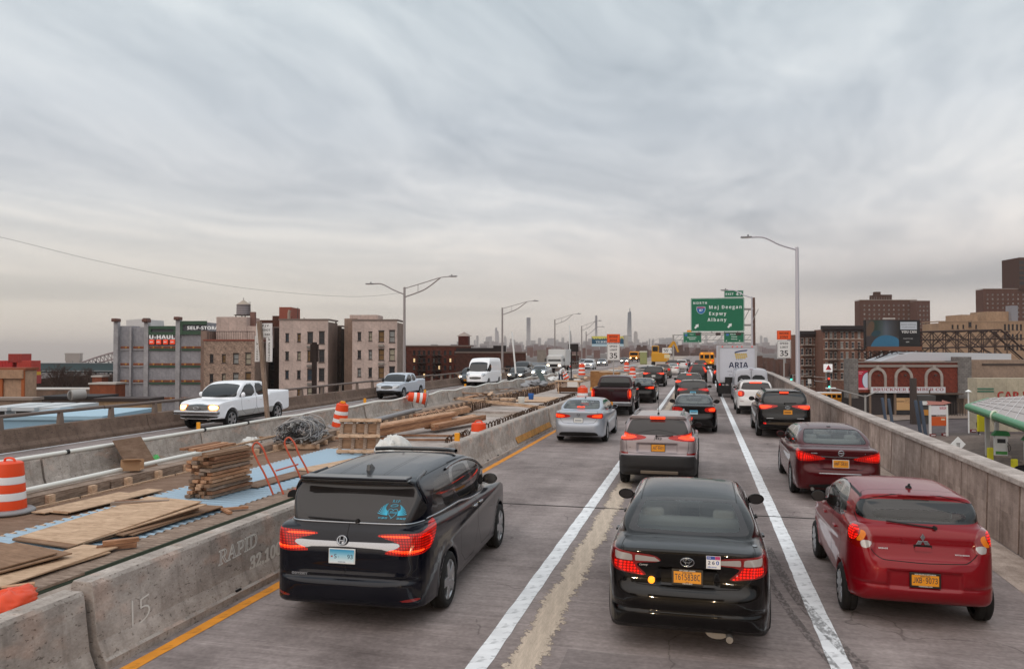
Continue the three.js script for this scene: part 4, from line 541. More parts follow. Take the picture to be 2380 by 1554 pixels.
// red hatchback, front right
{
const c = makeCar(near({ ...HATCH, paint: paint('#7e0c18', 0.2, 0.34), mirror: [2.42, 1.07, 0.20, 0.16], mirrorMat: M.black, lip: 0.015, rimMat: M.alloy, rim: 'ten', tw: .18,
disp: (x, u, y) => 0.012 * Math.exp(-Math.pow((y - 0.84 - (u - 1.5) * -0.06) / 0.04, 2)) * sstep(0.7, 0.8, x) * sstep(0.5, 1.0, u) - 0.03 * (sstep(.40, .36, x) * sstep(.46, .50, y) * sstep(.69, .66, y)) * sstep(0.4, 0.2, u) - 0.018 * (sstep(.56, .50, x) * sstep(.78, .82, y) * sstep(1.05, .95, y)) * sstep(.5, .2, u) - 0.015 * Math.exp(-Math.pow((y - 0.50) / 0.02, 2)) * sstep(0.3, 0.1, u) * sstep(.36, .42, x),
pieces: [
{ n: 'rear_window', v: 'r', p: [[-1, 1.175], [.45, 1.185], [.64, 1.21], [.665, 1.25], [.635, 1.37], [.56, 1.425], [-1, 1.445]], m: M.glass, keep: 'rw', f: (x, u, y) => u < 0.8 && y > 1.1 },
{ n: 'rear_glass', v: 'r', from: 'rw', p: [[-1, 1.21], [.40, 1.215], [.49, 1.235], [.50, 1.275], [.47, 1.32], [-1, 1.345]], m: M.greyGlass },
{ n: 'tail_lamp', v: 'rs', p: [[.80, 1.155], [1.06, 1.16], [1.20, 1.10], [1.22, .96], [1.08, .915], [.78, .885], [.66, .89], [.645, .95], [.70, 1.07]], m: M.redDim, keep: 'lamp', pair: 1 },
{ n: 'brake_light', v: 'rs', from: 'lamp', p: [[.86, 1.13], [1.06, 1.14], [1.16, 1.06], [1.12, .97], [.94, .96], [.85, 1.03]], m: M.red, pair: 1 },
{ n: 'indicator_lens', v: 'rs', from: 'lamp', p: [[.74, 1.06], [.84, 1.11], [.83, 1.04], [.91, .97], [.79, .965]], m: M.amber, pair: 1, soft: 1 },
{ n: 'reverse_lens', v: 'rs', from: 'lamp', p: [[.665, .98], [.79, .985], [.825, .955], [.80, .90], [.69, .895]], m: M.clear, pair: 1, soft: 1 },
{ n: 'side_window', v: 's', p: [[.86, 1.13], [1.38, 1.085], [1.40, 1.43], [1.10, 1.40], [.92, 1.28]], m: M.greyGlass, pair: 1, f: (x, u, y) => y > 1.0 },
{ n: 'side_window', v: 's', p: [[1.47, 1.075], [2.35, 1.03], [2.5, 1.05], [2.15, 1.29], [1.85, 1.41], [1.48, 1.435]], m: M.greyGlass, pair: 1, f: (x, u, y) => y > 0.98 },
{ n: 'window_pillar', v: 's', p: [[.78, 1.12], [1.4, 1.06], [2.6, 1.0], [2.25, 1.27], [1.9, 1.43], [1.45, 1.455], [1.08, 1.425], [.87, 1.30]], m: M.gloss, pair: 1, f: (x, u, y) => y > 0.98 },
{ n: 'windscreen', v: 'f', p: [[-1, 1.0], [.55, 1.02], [.68, 1.06], [.55, 1.38], [.48, 1.45], [-1, 1.48]], m: M.greyGlass, f: (x, u, y) => u > 1.7 && y > 0.98 },
{ n: 'panel_gap', v: 'r', p: [[-1, .765], [.40, .775], [.50, .82], [.56, .90], [.60, 1.05], [.675, 1.2], [.68, 1.44], [-1, 1.6]], line: 0.0045, soft: 1, f: (x, u) => u < 0.5 },
gapLine('s', [[.72, .75], [1.0, .34], [1.44, .30], [1.44, 1.46], [1.05, 1.43], [.8, 1.2]]), gapLine('s', [[1.445, .30], [2.5, .34], [2.6, .8], [2.55, 1.0], [1.92, 1.43], [1.445, 1.46]]),
{ n: 'roof_rail', v: 't', p: [[.575, .5], [.60, .5], [.605, 2.0], [.58, 2.0]], m: M.black, soft: 0, f: (x, u, y) => y > 1.38 },
{ n: 'panel_gap', v: 't', p: [[-1, .66], [.35, .67], [.50, .72], [.58, .66], [.58, .2], [-1, .2]], line: 0.005, soft: 1, f: (x, u, y) => y > 1.44 },
] }), 'red_hatchback', 'small bright red hatchback beside the grey parapet, nearest car of the outer lane', 'car', [2.46, 0, -9.6], -0.8 * Math.PI / 180);
addCabin(c, .45, 1.12, .9);
addPlate(c, plateTex('#d98d14', '#1a2038', 'JKB·9073', 'NEW YORK', '', ['NEW ROCHELLE MITSUBISHI', 'YONKERSKIA.COM'], '#141212'), 0, .585);
emblem(c, [0, 1, 2].map((i) => { const g = prism([[0, 0], [.024, .041], [0, .082], [-.024, .041]], .006, .002); g.rotateZ(i * 2 * Math.PI / 3); return g; }), 0, 1.01);
part('tailgate_handle', onRear(c.F, .17, .05, .02, 0, .915), c.S.paint, c.t); part('handle_recess', onRear(c.F, .19, .035, .02, 0, .945, -.004), M.gap, c.t);
printOnRear(c.F, 'lettering', wordTex('MIRAGE', '#c9ccd0', 'bold 44px sans-serif'), .155, .032, -.42, .905, c.t, { alpha: 1 }); printOnRear(c.F, 'lettering', wordTex('MITSUBISHI', '#c9ccd0', 'bold 40px sans-serif'), .165, .03, .40, .875, c.t, { alpha: 1 });
part('lock_cover', onRear(c.F, .05, .05, .025, -.20, 1.005), c.S.paint, c.t);
addWiper(c, .14, 1.155, -.36, 1.20); { const y = surfY(c.F, 0, .78); part('aerial', [cyl(.03, .04, .03, 0, y + .01, -.78, 10), rod([0, y + .02, -.78], [0, y + .05, -.74], .015, 6)], M.black, c.t); }
part('high_brake_lens', onRear(c.F, .28, .018, .02, 0, 1.448, .012), M.redDim, c.t);
for (const u of [1.15, 2.05]) for (const s of [-1, 1]) { const x = surfX(c.F, u, .93); part('door_handle', rbox(.035, .03, .15, .012, s * (x + .012), .93, -u), c.S.paint, c.t); }
}
// ---------- the other vehicles ----------
const PICKUP = {
L: 5.73, W: 2.0, H: 1.9, rw: 0.40, wheels: [1.15, 4.72], kl: 0.05, ku: 0.06, kj: 0.02, crown: 0.03, lip: 0.022, arch: 0.07,
lowSide: [[.10, .55], [.03, .60], [.03, 1.34], [.07, 1.37, 1], [1.80, 1.37, 1], [1.82, 1.25], [4.1, 1.22], [5.2, 1.15], [5.56, 1.03], [5.68, .85], [5.70, .50], [5.6, .42], [.6, .45]],
upSide: [[1.86, 1.0], [1.88, 1.3], [2.0, 1.78], [2.12, 1.87], [3.0, 1.92], [3.55, 1.86], [3.95, 1.62], [4.45, 1.2], [4.4, 1.0]],
lowPlan: [[-.5, .02], [.85, .03], [.96, .1], [.985, .4], [.99, 2.5], [.985, 4.8], [.93, 5.4], [.75, 5.66], [-.5, 5.72]],
lowFront: [[-.5, .4], [.92, .42], [.985, .55], [.995, .8], [.99, 1.05], [.96, 1.25], [.93, 1.42], [-.5, 1.45]],
upFront: [[-.5, .9], [.95, 1.0], [.93, 1.22], [.86, 1.55], [.78, 1.80], [.66, 1.90], [-.5, 1.95]],
upPlan: [[-.5, 1.84], [.80, 1.86], [.90, 1.98], [.94, 2.6], [.92, 3.8], [.80, 4.25], [.5, 4.5], [-.5, 4.55]],
sub: (F, x, u, y) => smax(F, -Math.max(Math.abs(u - .94) - .82, x - .80, .86 - y), 0.01),
};
const VAN = {
L: 5.55, W: 2.04, H: 2.5, rw: 0.35, wheels: [1.0, 4.5], kl: 0.06, ku: 0.08, kj: 0.03, crown: 0.03,
lowSide: [[.08, .33], [.0, .42], [0, 1.3], [4.5, 1.3], [5.15, 1.17], [5.45, 1.0], [5.54, .75], [5.53, .42], [5.4, .28]],
upSide: [[.0, 1.0], [.02, 1.8], [.08, 2.44], [.16, 2.5], [3.3, 2.52], [3.75, 2.42], [4.15, 2.05], [4.75, 1.35], [5.0, 1.1], [4.8, .95]],
lowPlan: [[-.5, 0], [.93, .0], [1.0, .08], [1.02, .5], [1.02, 4.4], [.95, 5.0], [.74, 5.42], [.4, 5.54], [-.5, 5.55]],
lowFront: [[-.5, .25], [.95, .27], [1.01, .4], [1.02, .7], [1.02, 1.2], [1.0, 1.4], [-.5, 1.4]],
upFront: [[-.5, .9], [1.0, 1.0], [.995, 1.3], [.94, 1.9], [.89, 2.35], [.78, 2.5], [-.5, 2.55]],
upPlan: [[-.5, -.02], [.88, -.01], [.97, .06], [1.0, .5], [1.0, 3.6], [.94, 4.3], [.72, 4.85], [-.5, 5.02]],
};
function scaledPieces(list, kx, ku, ky, tail) {
const R = { r: [kx, ky], f: [kx, ky], s: [ku, ky], t: [kx, ku], rs: [kx, ky], fs: [kx, ky] };
return list.map((q) => { const o = { ...q }; if (q.p) o.p = q.p.map((c) => [c[0] * R[q.v][0], c[1] * R[q.v][1], c[2]]); if (q.y) { const f = q.f, lo = q.y * ky; o.f = (x, u, y) => y > lo && (!q.u || (q.u > 0 ? u < q.u * ku : u > -q.u * ku)); } return o; });
}
const COMMON = {
sedan: [
{ n: 'rear_window', v: 'r', p: [[-1, 1.13], [.52, 1.145], [.655, 1.165], [.60, 1.32], [.565, 1.385], [.50, 1.405], [-1, 1.425]], y: 1.1, u: 1.9, rw: 1, seam: .01 },
{ n: 'side_window', v: 's', p: [[1.15, 1.12], [2.1, 1.06], [2.12, 1.40], [1.6, 1.385], [1.35, 1.29]], m: M.glass, pair: 1, y: 1 }, { n: 'side_window', v: 's', p: [[2.2, 1.055], [3.3, 1.02], [3.45, 1.04], [3.1, 1.26], [2.8, 1.375], [2.22, 1.405]], m: M.glass, pair: 1, y: .98 },
{ n: 'window_pillar', v: 's', p: [[1.0, 1.115], [2.1, 1.04], [3.5, 1.0], [3.2, 1.24], [2.85, 1.40], [2.2, 1.43], [1.6, 1.41], [1.3, 1.31]], m: M.gloss, pair: 1, y: .98 },
{ n: 'windscreen', v: 'f', p: [[-1, .98], [.6, 1.0], [.76, 1.04], [.62, 1.34], [.55, 1.395], [-1, 1.42]], m: M.glass, y: .97, u: -2.5 },
],
suv: [
{ n: 'rear_window', v: 'r', p: [[-1, 1.225], [.5, 1.235], [.70, 1.26], [.70, 1.32], [.63, 1.52], [.56, 1.585], [-1, 1.60]], y: 1.15, u: 1.0, rw: 1 },
{ n: 'side_window', v: 's', p: [[.55, 1.24], [1.15, 1.20], [1.17, 1.53], [.85, 1.52], [.62, 1.38]], m: M.tint, pair: 1, y: 1.1 }, { n: 'side_window', v: 's', p: [[1.22, 1.19], [2.05, 1.15], [2.07, 1.56], [1.24, 1.55]], m: M.tint, pair: 1, y: 1.05 }, { n: 'side_window', v: 's', p: [[2.13, 1.145], [3.05, 1.11], [3.18, 1.13], [2.85, 1.40], [2.6, 1.51], [2.15, 1.56]], m: M.glass, pair: 1, y: 1.05 },
{ n: 'window_pillar', v: 's', p: [[.42, 1.235], [1.2, 1.175], [3.25, 1.09], [2.95, 1.37], [2.65, 1.54], [2.15, 1.585], [.8, 1.55], [.5, 1.40]], m: M.gloss, pair: 1, y: 1.05 },
{ n: 'windscreen', v: 'f', p: [[-1, 1.09], [.6, 1.11], [.77, 1.15], [.68, 1.5], [.6, 1.58], [-1, 1.62]], m: M.glass, y: 1.07, u: -2.3 },
],
pickup: [
{ n: 'rear_window', v: 'r', p: [[-1, 1.36], [.70, 1.36], [.76, 1.40], [.70, 1.72], [.62, 1.78], [-1, 1.80]], y: 1.3, u: 2.4, rw: 1 },
{ n: 'side_window', v: 's', p: [[2.10, 1.27], [2.85, 1.26], [2.87, 1.77], [2.25, 1.76]], m: M.tint, pair: 1, y: 1.2 }, { n: 'side_window', v: 's', p: [[2.95, 1.255], [3.95, 1.24], [4.08, 1.27], [3.75, 1.62], [3.5, 1.75], [2.97, 1.77]], m: M.glass, pair: 1, y: 1.2 },
{ n: 'windscreen', v: 'f', p: [[-1, 1.24], [.66, 1.25], [.84, 1.28], [.76, 1.65], [.68, 1.77], [-1, 1.83]], m: M.glass, y: 1.2, u: -3.2 },
],
van: [
{ n: 'rear_window', v: 'r', soft: 1, p: [[.05, 1.40], [.80, 1.40], [.76, 2.02], [.05, 2.04]], y: 1.3, u: .6, rw: 1 },
{ n: 'side_window', v: 's', p: [[3.55, 1.35], [4.55, 1.30], [4.65, 1.33], [4.15, 1.92], [3.6, 2.0]], m: M.glass, pair: 1, y: 1.2 },
{ n: 'windscreen', v: 'f', p: [[-1, 1.28], [.7, 1.30], [.86, 1.36], [.80, 1.95], [.72, 2.12], [-1, 2.16]], m: M.glass, y: 1.2, u: -3.2 },
],
};
const TAIL = {   // lamp outlines in (|x| + u, y) of each base shape
sedan: { wide: [[.34, .93], [.45, 1.0], [.95, 1.05], [1.15, 1.02], [1.1, .88], [.9, .86], [.55, .87]], box: [[.50, .92], [.52, 1.04], [1.0, 1.06], [1.15, 1.0], [1.1, .86], [.60, .85]], sharp: [[.36, .90], [.50, .96], [.85, 1.05], [1.3, 1.10], [1.2, .92], [1.0, .84], [.60, .85]] },
suv: { wide: [[.40, 1.185], [.55, 1.23], [1.1, 1.27], [1.3, 1.27], [1.2, 1.12], [1.0, 1.08], [.72, 1.09]], box: [[.66, .92], [.68, 1.16], [.95, 1.20], [1.15, 1.15], [1.15, .95], [.9, .88]], tall: [[.74, .95], [.76, 1.5], [.92, 1.55], [1.05, 1.3], [1.1, .95], [.9, .90]], sharp: [[.30, 1.15], [.62, 1.19], [1.2, 1.20], [1.15, 1.06], [.85, 1.0], [.60, 1.05]] },
pickup: { tall: [[.84, .86], [.84, 1.30], [1.05, 1.33], [1.22, 1.25], [1.22, .9], [1.0, .82]] },
van: { tall: [[.90, .95], [.90, 1.3], [1.05, 1.34], [1.15, 1.25], [1.15, .95]] },
};
const BASE = { sedan: SEDAN, suv: SUV, pickup: PICKUP, van: VAN, hatch: HATCH };
// o: base, L W H, color, x, z (rear bumper, or front bumper when oncoming), lamp style, plate texture, glass, front (true: comes towards us)
function traffic(o) {
const B = BASE[o.base], L = o.L || B.L, W = o.W || B.W, H = o.H || B.H, kx = W / B.W, ku = L / B.L, ky = H / B.H, h = o.h || 0.05;
let pieces = (o.pieces || []).concat(scaledPieces(COMMON[o.base], kx, ku, ky));
for (const q of pieces) { if (q.rw) q.m = o.glass || M.tint; if (q.n === 'side_window') q.soft = 1; if (!o.front && o.base === 'sedan' && o.glass && o.glass !== M.glass && q.m === M.glass) q.m = M.greyGlass; }
const ex = [];
if (!o.front) {
const P = o.tail || TAIL[o.base][o.lamp || Object.keys(TAIL[o.base])[0]], sp = P.map((c) => [c[0] * kx, c[1] * ky]);
const cx = sp.reduce((a, c) => a + c[0], 0) / sp.length, cy = sp.reduce((a, c) => a + c[1], 0) / sp.length, core = sp.map((c) => [mix(cx + (o.coreX || 0.05), c[0], .58), mix(cy, c[1], .62)]);
ex.push({ n: 'tail_lamp', v: 'rs', p: sp, m: o.lit === 0 ? M.redDim : M.redOn, keep: 'lamp', pair: 1, soft: 1 });
if (o.lit !== 0) for (const s of o.lit === 1 ? [1] : o.lit === -1 ? [-1] : [0]) ex.push({ n: 'brake_light', v: 'rs', from: 'lamp', p: core, m: o.hot ? M.redHot : M.red, pair: 1, soft: 1, only: s || undefined });
} else {
const hl = o.headPoly || { sedan: [[.52, .66], [.52, .72], [.75, .78], [1.15, .84], [1.2, .76], [.9, .66], [.7, .63]], suv: [[.5, .83], [.52, .92], [.8, .98], [1.2, 1.02], [1.2, .9], [.9, .82]], pickup: [[.56, .80], [.56, 1.02], [.9, 1.04], [1.15, .98], [1.15, .84], [.9, .79]], van: [[.62, .90], [.66, 1.02], [.9, 1.14], [1.2, 1.17], [1.2, 1.0], [.95, .90]] }[o.base];
ex.push({ n: 'headlamp', v: 'fs', p: hl.map((c) => [c[0] * kx, c[1] * ky]), m: o.headMat || M.headlampOff, pair: 1, soft: 1, keep: 'hl' });
if (o.headOn) { const sp = hl.map((c) => [c[0] * kx, c[1] * ky]), cx = sp.reduce((a, c) => a + c[0], 0) / sp.length - .05, cy = sp.reduce((a, c) => a + c[1], 0) / sp.length; ex.push({ n: 'head_bulb', v: 'fs', from: 'hl', p: sp.map((c) => [mix(cx, c[0], o.headK || .6), mix(cy, c[1], .8)]), m: o.headOn, pair: 1 }); }
const gr = o.grille || { sedan: [[-1, .50], [.4, .52], [.44, .60], [.4, .70], [-1, .71]], suv: [[-1, .62], [.42, .64], [.48, .85], [-1, .88]], pickup: [[-1, .80], [.50, .80], [.53, 1.0], [-1, 1.02]], van: [[-1, .62], [.45, .64], [.55, .74], [.48, .86], [-1, .88]] }[o.base];
ex.push({ n: 'grille', v: 'f', p: gr.map((c) => [c[0] * kx, c[1] * ky]), m: o.grilleMat || M.gloss, soft: 1, f: (x, u) => u > L * .8, seam: o.grilleRim ? .025 : 0, sealMat: M.chrome });
if (o.lowGrille !== 0) ex.push({ n: 'air_intake', v: 'f', p: (o.lowGrille || [[-1, .30], [.55, .32], [.6, .42], [-1, .45]]).map((c) => [c[0] * kx, c[1] * ky]), m: M.black, soft: 1, f: (x, u) => u > L * .8 });
if (o.fog) ex.push({ n: 'fog_lamp', v: 'f', p: o.fog, m: M.head, pair: 1, soft: 2, f: (x, u) => u > L * .75 });
}
if (o.skirt) ex.push({ n: 'lower_trim', g: (x, u, y) => y - o.skirt, m: o.skirtMat || M.cladding });
const S = { ...B, L, W, H, sx: ku, sy: ky, sw: kx, h, paint: o.paint || paint(o.color, o.metal ?? .25), wheels: B.wheels.map((c) => c * ku), rw: (o.rw || B.rw), pieces: ex.concat(pieces), far: o.far, rim: o.rim || 'five', rimMat: o.rimMat, disp: o.disp, lip: o.lip ?? B.lip,
mirror: o.mirror === 0 ? null : [{ sedan: 3.3, suv: 3.08, pickup: 3.95, van: 4.35, hatch: 2.4 }[o.base] * ku, { sedan: 1.08, suv: 1.22, pickup: 1.34, van: 1.45, hatch: 1.07 }[o.base] * ky, o.mw || .2, o.mh || { van: .32, pickup: .22 }[o.base] || .15], mirrorMat: o.mirrorMat };
if (B.sub && B === PICKUP) { const b = o.bed || [.12, 1.76]; S.sub = (F, x, u, y) => smax(F, -Math.max(b[0] * ku - u, u - b[1] * ku, x - .80 * kx, .86 * ky - y), 0.01); }
const c = makeCar(S, o.name, o.label, o.cat || 'car', [o.x, 0, o.front ? o.z - L : o.z], (o.front ? Math.PI : 0) + (o.turn || 0), o.group);
c.L = L; c.W = W; c.H = H;
if (!o.front && (o.glass === M.paleGlass || o.glass === M.greyGlass) && o.base === 'sedan') addCabin(c, .72 * ku, 1.1 * ky);
if (o.plate && !o.front) addPlate(c, o.plate, o.px || 0, o.py || (o.base === 'sedan' ? .82 : .95), o.pf);
if (o.third && !o.front) { const [y, w, hh = .035] = o.third; part('high_brake_light', onRear(c.F, w, hh, .03, 0, y, o.thirdOff ?? .012), M.redHot, c.t); }
if (o.rails) for (const s of [-1, 1]) { const pts = []; for (let i = 0; i <= 6; i++) { const u = mix(o.rails[0], o.rails[1], i / 6), x = o.rails[2]; pts.push([s * x, surfY(c.F, x, u) + (i % 6 ? .045 : 0), -u]); } part('roof_rail', tube(pts, .022, 20, 6), o.railMat || M.black, c.t); }
if (o.fin) addFin(c, o.fin, 1); if (o.whip) { const y = surfY(c.F, 0, o.whip); part('aerial', [rod([0, y - .01, -o.whip], [0, y + .30, -o.whip + .02], .006, 5), cyl(.02, .03, .05, 0, y + .015, -o.whip, 8)], M.black, c.t); }
if (o.wiper) addWiper(c, ...o.wiper);
if (o.frontPlate) { const u = surfZ(c.F, 0, .48, L + .12, -1), b = rbox(.32, .17, .02, .006, 0, .48, -u - .012); const q = part('license_plate', b, M.plateFrame, c.t), g = new THREE.PlaneGeometry(.29, .145); g.rotateY(Math.PI).translate(0, .48, -u - .024); part('plate_print', g, new THREE.MeshStandardMaterial({ map: o.frontPlate, roughness: .5 }), q); }
return c;
}
const OUT = 'cars queuing on the outbound lanes';
// dark red sedan
{
const c = traffic({ base: 'sedan', name: 'red_sedan', label: 'dark red sedan with a chrome trunk bar, directly ahead of the small red hatchback', x: 2.82, z: -17.3, L: 4.87, W: 1.83, H: 1.47, h: .026, color: '#4a0a10', metal: .25, lamp: 'sharp', glass: M.paleGlass, fin: 0, turn: -.012,
disp: (x, u, y) => .012 * Math.exp(-Math.pow((y - .86 + (u - 2.4) * .02) / .05, 2)) * sstep(.75, .9, x) * sstep(.8, 1.5, u) - .025 * (sstep(.40, .30, x) * sstep(.68, .72, y) * sstep(.95, .9, y)) * sstep(.5, .2, u),
pieces: [{ n: 'chrome_bar', v: 'r', p: [[-1, .955], [.42, .955], [.44, .925], [-1, .925]], m: M.chrome, soft: 0 }, { n: 'chrome_bar', v: 'r', p: [[-1, .615], [.42, .615], [.42, .595], [-1, .595]], m: M.chrome, soft: 0 }, { n: 'window_surround', v: 's', p: [[.98, 1.10], [2.1, 1.02], [3.55, .985], [3.2, 1.26], [2.85, 1.415], [2.2, 1.45], [1.6, 1.43], [1.27, 1.32]], line: .009, m: M.chrome, f: (x, u, y) => y > .97 },
{ n: 'diffuser', v: 'r', p: [[-1, .28], [.6, .28], [.62, .38], [-1, .39]], m: M.black, soft: 1 }, { n: 'panel_gap', v: 'r', p: [[-1, .67], [.40, .67], [.50, .76], [.62, .9], [.66, 1.0], [.66, 1.3], [-1, 1.3]], line: .004, soft: 1, f: (x, u) => u < .3 }] });
addPlate(c, plateTex('#d98d14', '#1a2038', 'HNP·3433', 'NEW YORK', ''), .03, .80, std('#d9d9d6', .4));
emblem(c, [torus(.055, .011), rod([-.062, 0, 0], [.062, 0, 0], .011)], .03, 1.03); printOnRear(c.F, 'lettering', wordTex('ALTIMA', '#c9ccd0', 'bold 44px sans-serif'), .20, .04, -.50, 1.02, c.t, { alpha: 1 }); printOnRear(c.F, 'lettering', wordTex('SL', '#c9ccd0', 'bold 44px sans-serif'), .05, .03, .50, 1.03, c.t, { alpha: 1 });
{ const y = surfY(c.F, 0, 1.66); part('aerial_base', flat(new THREE.SphereGeometry(.05, 14, 8)).scale(1, .3, .8).translate(0, y + .005, -1.66), M.gloss, c.t); }
part('exhaust_pipe', [cyl(.035, .035, .12, 0, 0, 0, 12).rotateX(Math.PI / 2).translate(-.55, .27, -.06)], M.steel, c.t);
}
// silver crossover with black cladding
{
const c = traffic({ base: 'suv', name: 'silver_crossover', label: 'silver grey crossover with black lower cladding, directly ahead of the black taxi sedan', x: -.99, z: -17.9, h: .026, color: '#94898a', metal: .55, whip: .75, rails: [.72, 2.5, .56], railMat: std('#8b8584', .35, .7), mirrorMat: M.black, skirt: .52, lip: .03, wiper: [-.02, 1.215, .36, 1.235], third: [1.63, .34, .05], thirdOff: .06, hot: 1, coreX: .12,
tail: [[.36, 1.165], [.50, 1.22], [.78, 1.255], [1.10, 1.30], [1.26, 1.31], [1.22, 1.15], [1.0, 1.10], [.62, 1.11]],
disp: (x, u, y) => -.03 * (sstep(.48, .42, x) * sstep(.82, .87, y) * sstep(1.06, 1.02, y)) * sstep(.5, .2, u) + .012 * Math.exp(-Math.pow((y - 1.03) / .04, 2)) * sstep(.8, .9, x) * sstep(.5, 1, u) + .03 * sstep(.80, .76, y) * sstep(.45, .55, y) * sstep(.3, .05, u),
pieces: [{ n: 'rear_bumper', v: 'rs', p: [[-1, .30], [2.0, .30], [1.5, .60], [1.05, .76], [.88, .78], [-1, .79]], m: M.cladding, soft: 1 }, { n: 'bumper_reflector', v: 'r', p: [[.66, .80], [.88, .80], [.88, .845], [.66, .845]], m: M.redDim, pair: 1, soft: 0 }, { n: 'panel_gap', v: 'r', p: [[-1, .815], [.66, .815], [.70, .9], [.72, 1.25], [-1, 1.5]], line: .004, soft: 1, f: (x, u) => u < .4 },
{ n: 'arch_trim', g: (x, u, y) => Math.min(Math.hypot(u - .96, y - .36), Math.hypot(u - 3.67, y - .36)) - .50, v: 's', m: M.cladding, pair: 1 }] });
addPlate(c, plateTex('#d98d14', '#1a2038', 'JGZ·6601', 'NEW YORK', ''), .02, .945); printOnRear(c.F, 'lettering', wordTex('Jeep', '#1a1a1c', 'bold 54px sans-serif', 128, 64), .20, .095, .02, 1.165, c.t, { alpha: 1 }); printOnRear(c.F, 'lettering', wordTex('4x4', '#1a1a1c'), .13, .035, -.62, .95, c.t, { alpha: 1 });
part('roof_spoiler', prism([[-.66, 0], [.66, 0], [.60, .05], [-.60, .05]], .22, .01).rotateX(0).translate(0, 1.605, -.62), c.S.paint, c.t);
part('skid_plate', rbox(.85, .075, .04, .015, .05, .40, -.03), std('#6d6256', .45, .5), c.t);
}
// silver sedan
{
const c = traffic({ base: 'sedan', name: 'silver_sedan', label: 'silver sedan with a white plate in the inner lane, behind the maroon pickup', x: -4.08, z: -26, h: .03, color: '#a9afb8', metal: .55, glass: M.greyGlass, lamp: 'wide', hot: 1, third: [1.165, .26, .04], thirdOff: .05, plate: plateWhite, fin: 1.75, py: .80,
pieces: [{ n: 'panel_gap', v: 'r', p: [[-1, .69], [.50, .69], [.60, .78], [.66, .95], [.66, 1.3], [-1, 1.3]], line: .005, soft: 1, f: (x, u) => u < .3 }, { n: 'diffuser', v: 'r', p: [[-1, .26], [.68, .26], [.66, .36], [.55, .41], [-1, .41]], m: M.black, soft: 1 }] });
emblem(c, [torus(.05, .007), rod([-.035, .03, 0], [0, -.04, 0], .006), rod([.035, .03, 0], [0, -.04, 0], .006)], 0, .985);
}
// maroon pickup
{
const c = traffic({ base: 'pickup', name: 'maroon_pickup', label: 'maroon pickup truck with a chrome rear bumper ahead of the silver sedan', cat: 'pickup truck', x: -4.25, z: -37.3, H: 1.92, h: .04, color: '#2e0d13', metal: .3, hot: 1, glass: M.glass, mirrorMat: M.black, mw: .28, mh: .26 });
part('rear_bumper', [rbox(1.96, .20, .20, .04, 0, .60, .02)], M.chrome, c.t); part('license_plate', rbox(.32, .17, .02, .005, -.05, .62, .13), new THREE.MeshStandardMaterial({ color: '#d98d14', roughness: .5 }), c.t);
part('tailgate_handle', onRear(c.F, .28, .05, .02, 0, 1.24), M.black, c.t); part('cargo_bar', [rbox(1.5, .22, .10, .03, 0, 1.45, -1.80)], M.black, c.t);
}
// black sedan with blue plate, centre lane
traffic({ base: 'sedan', name: 'black_coupe', label: 'glossy black sedan with a pale blue plate ahead of the silver crossover', x: -.28, z: -30.2, L: 4.6, W: 1.8, H: 1.42, h: .03, color: '#060506', metal: 0, glass: M.paleGlass, lamp: 'box', hot: 1, lit: 1, plate: plateBlue, fin: 1.7, mw: .24, mh: .17,
pieces: [{ n: 'reflector_strip', v: 'r', p: [[-1, .30], [.5, .30], [.5, .36], [-1, .37]], m: M.black, soft: 1 }] });
traffic({ base: 'suv', name: 'grey_crossover', label: 'dark grey crossover with a blue plate, ahead of the glossy black sedan', x: -.42, z: -41.5, L: 4.3, W: 1.77, H: 1.60, h: .035, color: '#3b3838', lamp: 'wide', glass: M.glass, plate: plateBlue, fin: .9, wiper: [0, 1.18, .3, 1.2], mw: .23, mh: .17 });
traffic({ base: 'suv', name: 'grey_suv', label: 'grey suv with a roof rack ahead of the crossover with the blue plate', x: -.75, z: -50, L: 4.7, W: 1.86, H: 1.72, h: .04, color: '#4a4846', lamp: 'wide', lit: -1, hot: 1, glass: M.glass, rails: [.7, 2.4, .6], third: [1.625, .3], mw: .24, mh: .17 });
traffic({ base: 'suv', name: 'dark_suv', label: 'dark suv with one bright tall tail lamp, behind the yellow school bus', x: -.35, z: -77, L: 4.9, W: 1.92, H: 1.80, h: .06, far: 1, color: '#2f2e2f', lamp: 'tall', lit: 1, hot: 1, glass: M.tint });
traffic({ base: 'suv', name: 'black_suv', label: 'small distant black suv directly behind the yellow school bus', x: -.1, z: -114, L: 4.7, W: 1.9, H: 1.75, h: .07, far: 1, color: '#171516', lamp: 'wide', hot: 1, lit: 1 });
traffic({ base: 'suv', name: 'blue_suv', label: 'small distant dark blue car left of the yellow school bus', x: -2.6, z: -133, L: 4.5, W: 1.85, H: 1.65, h: .08, far: 1, color: '#182338', lamp: 'wide', lit: 0, plate: plateWhite, py: .9 });
